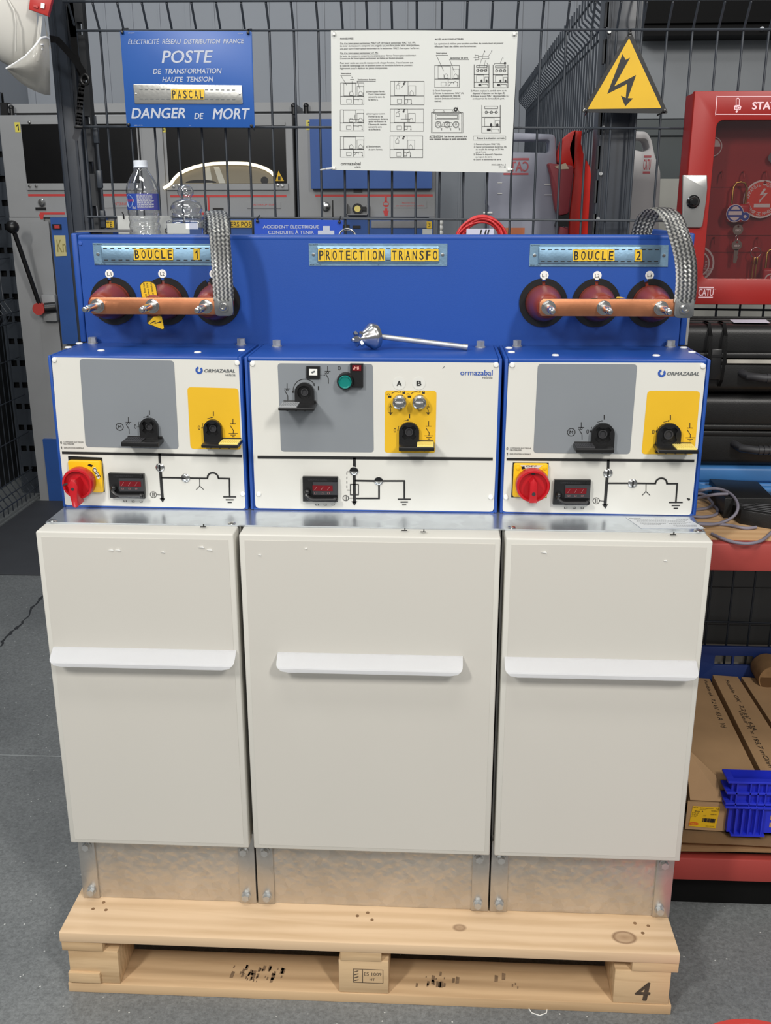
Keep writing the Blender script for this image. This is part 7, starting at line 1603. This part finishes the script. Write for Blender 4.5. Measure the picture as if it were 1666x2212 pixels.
# blue crate
t = thing('plastic_crate', (0.87, 0.27, ZS), 'blue plastic crate with ribbed front on the cardboard sheets', 'crate')
YQ = 0.25
x0 = on(1572, 1670, .25).x; x1_ = 1.10; zt = on(1620, 1682, .25).z; yb_ = 0.288
mb = MB()
mb.box((x0+0.012, YQ, ZS), (x1_, YQ+0.004, zt-0.002)); mb.box((x0+0.012, yb_-0.004, ZS), (x1_, yb_, zt-0.002)); mb.box((x0+0.012, YQ+0.004, ZS), (x0+0.016, yb_-0.004, zt-0.002)); mb.box((x1_-0.004, YQ+0.004, ZS), (x1_, yb_-0.004, zt-0.002)); mb.box((x0+0.012, YQ, ZS), (x1_, yb_, ZS+0.003))
mb.build('tub', CRATE, t, 0)
mb = MB()
for z, pr in ((zt-0.006, 0.012), (zt-0.034, 0.010), (zt-0.060, 0.010), (zt-0.068, 0.012)): mb.box((x0, YQ-pr, z), (x1_, YQ+0.002, z+0.005), 0.001); mb.box((x0, YQ+0.002, z), (x0+0.014, yb_, z+0.005), 0.001)
for k in range(16): x = x0+0.02+0.0165*k + (0.012 if k else 0); mb.box((x, YQ-0.010, zt-0.066), (x+0.0025, YQ+0.002, zt-0.002))
for k in range(5): x = x0+0.024+0.014*k; mb.box((x, YQ-0.012, ZS+0.002), (x+0.0025, YQ+0.002, zt-0.066))
mb.box((x0+0.018, YQ-0.013, ZS+0.001), (x0+0.09, YQ+0.002, ZS+0.005)); mb.build('ribs', CRATE, t, 0)
mb = MB()
for dx in (0.102, 0.118, 0.134):
    for dz in (0.018, 0.036): mb.box((x0+dx, YQ-0.001, ZS+dz), (x0+dx+0.007, YQ+0.0005, ZS+dz+0.011))
mb.build('holes', CARD, t, 0)
mb = MB(); a = on(1498, 1812, .28); mb.cyl((a.x-0.02, .29, ZS+0.010), (a.x+0.045, .29, ZS+0.010), 0.010, None, 16); mb.cyl((a.x+0.045, .29, ZS+0.010), (a.x+0.05, .29, ZS+0.010), 0.0105, None, 16); tag(mb.build('metal_tube', BOLT, None, 30), 'short grey metal tube lying under the yellow-labelled carton', 'tube')

# round floor sign at the lower right
p = Vector((0.775, -0.215, 0.0)); R_ = 0.158
q = atz(1616, 2202, 0); p = Vector((q.x-0.002, q.y-R_, 0))
mb = MB(); mb.prism(circ(p.x, p.y, R_, 48), ZP(0), 0.0005, 0.0012); mb.use(1)
for i in range(48):
    a0, a1 = 7.5*i, 7.5*(i+1); mb.prism(circ(p.x, p.y, R_-0.013, 1, a0, a1)+circ(p.x, p.y, R_-0.019, 1, a0, a1)[::-1], ZP(0), 0.0015, 0.0015)
tag(mb.build('floor_sticker', [mat('sticker_red', (206, 70, 62), 0.5), WINK], None, 0), 'red round floor sticker with white ring right of the pallet', 'sticker')
mb = MB(); a = atz(1165, 2186, 0); mb.tube([(a.x-0.022+0.0, a.y+0.012, 0.0012), (a.x-0.015, a.y-0.004, 0.0012), (a.x, a.y-0.010, 0.0012), (a.x+0.014, a.y-0.003, 0.0012), (a.x+0.017, a.y+0.012, 0.0012)], 0.0011, 6); tag(mb.build('wire_offcut', CAPW, None, 60), 'short curved white wire offcut on floor before the pallet', 'wire')
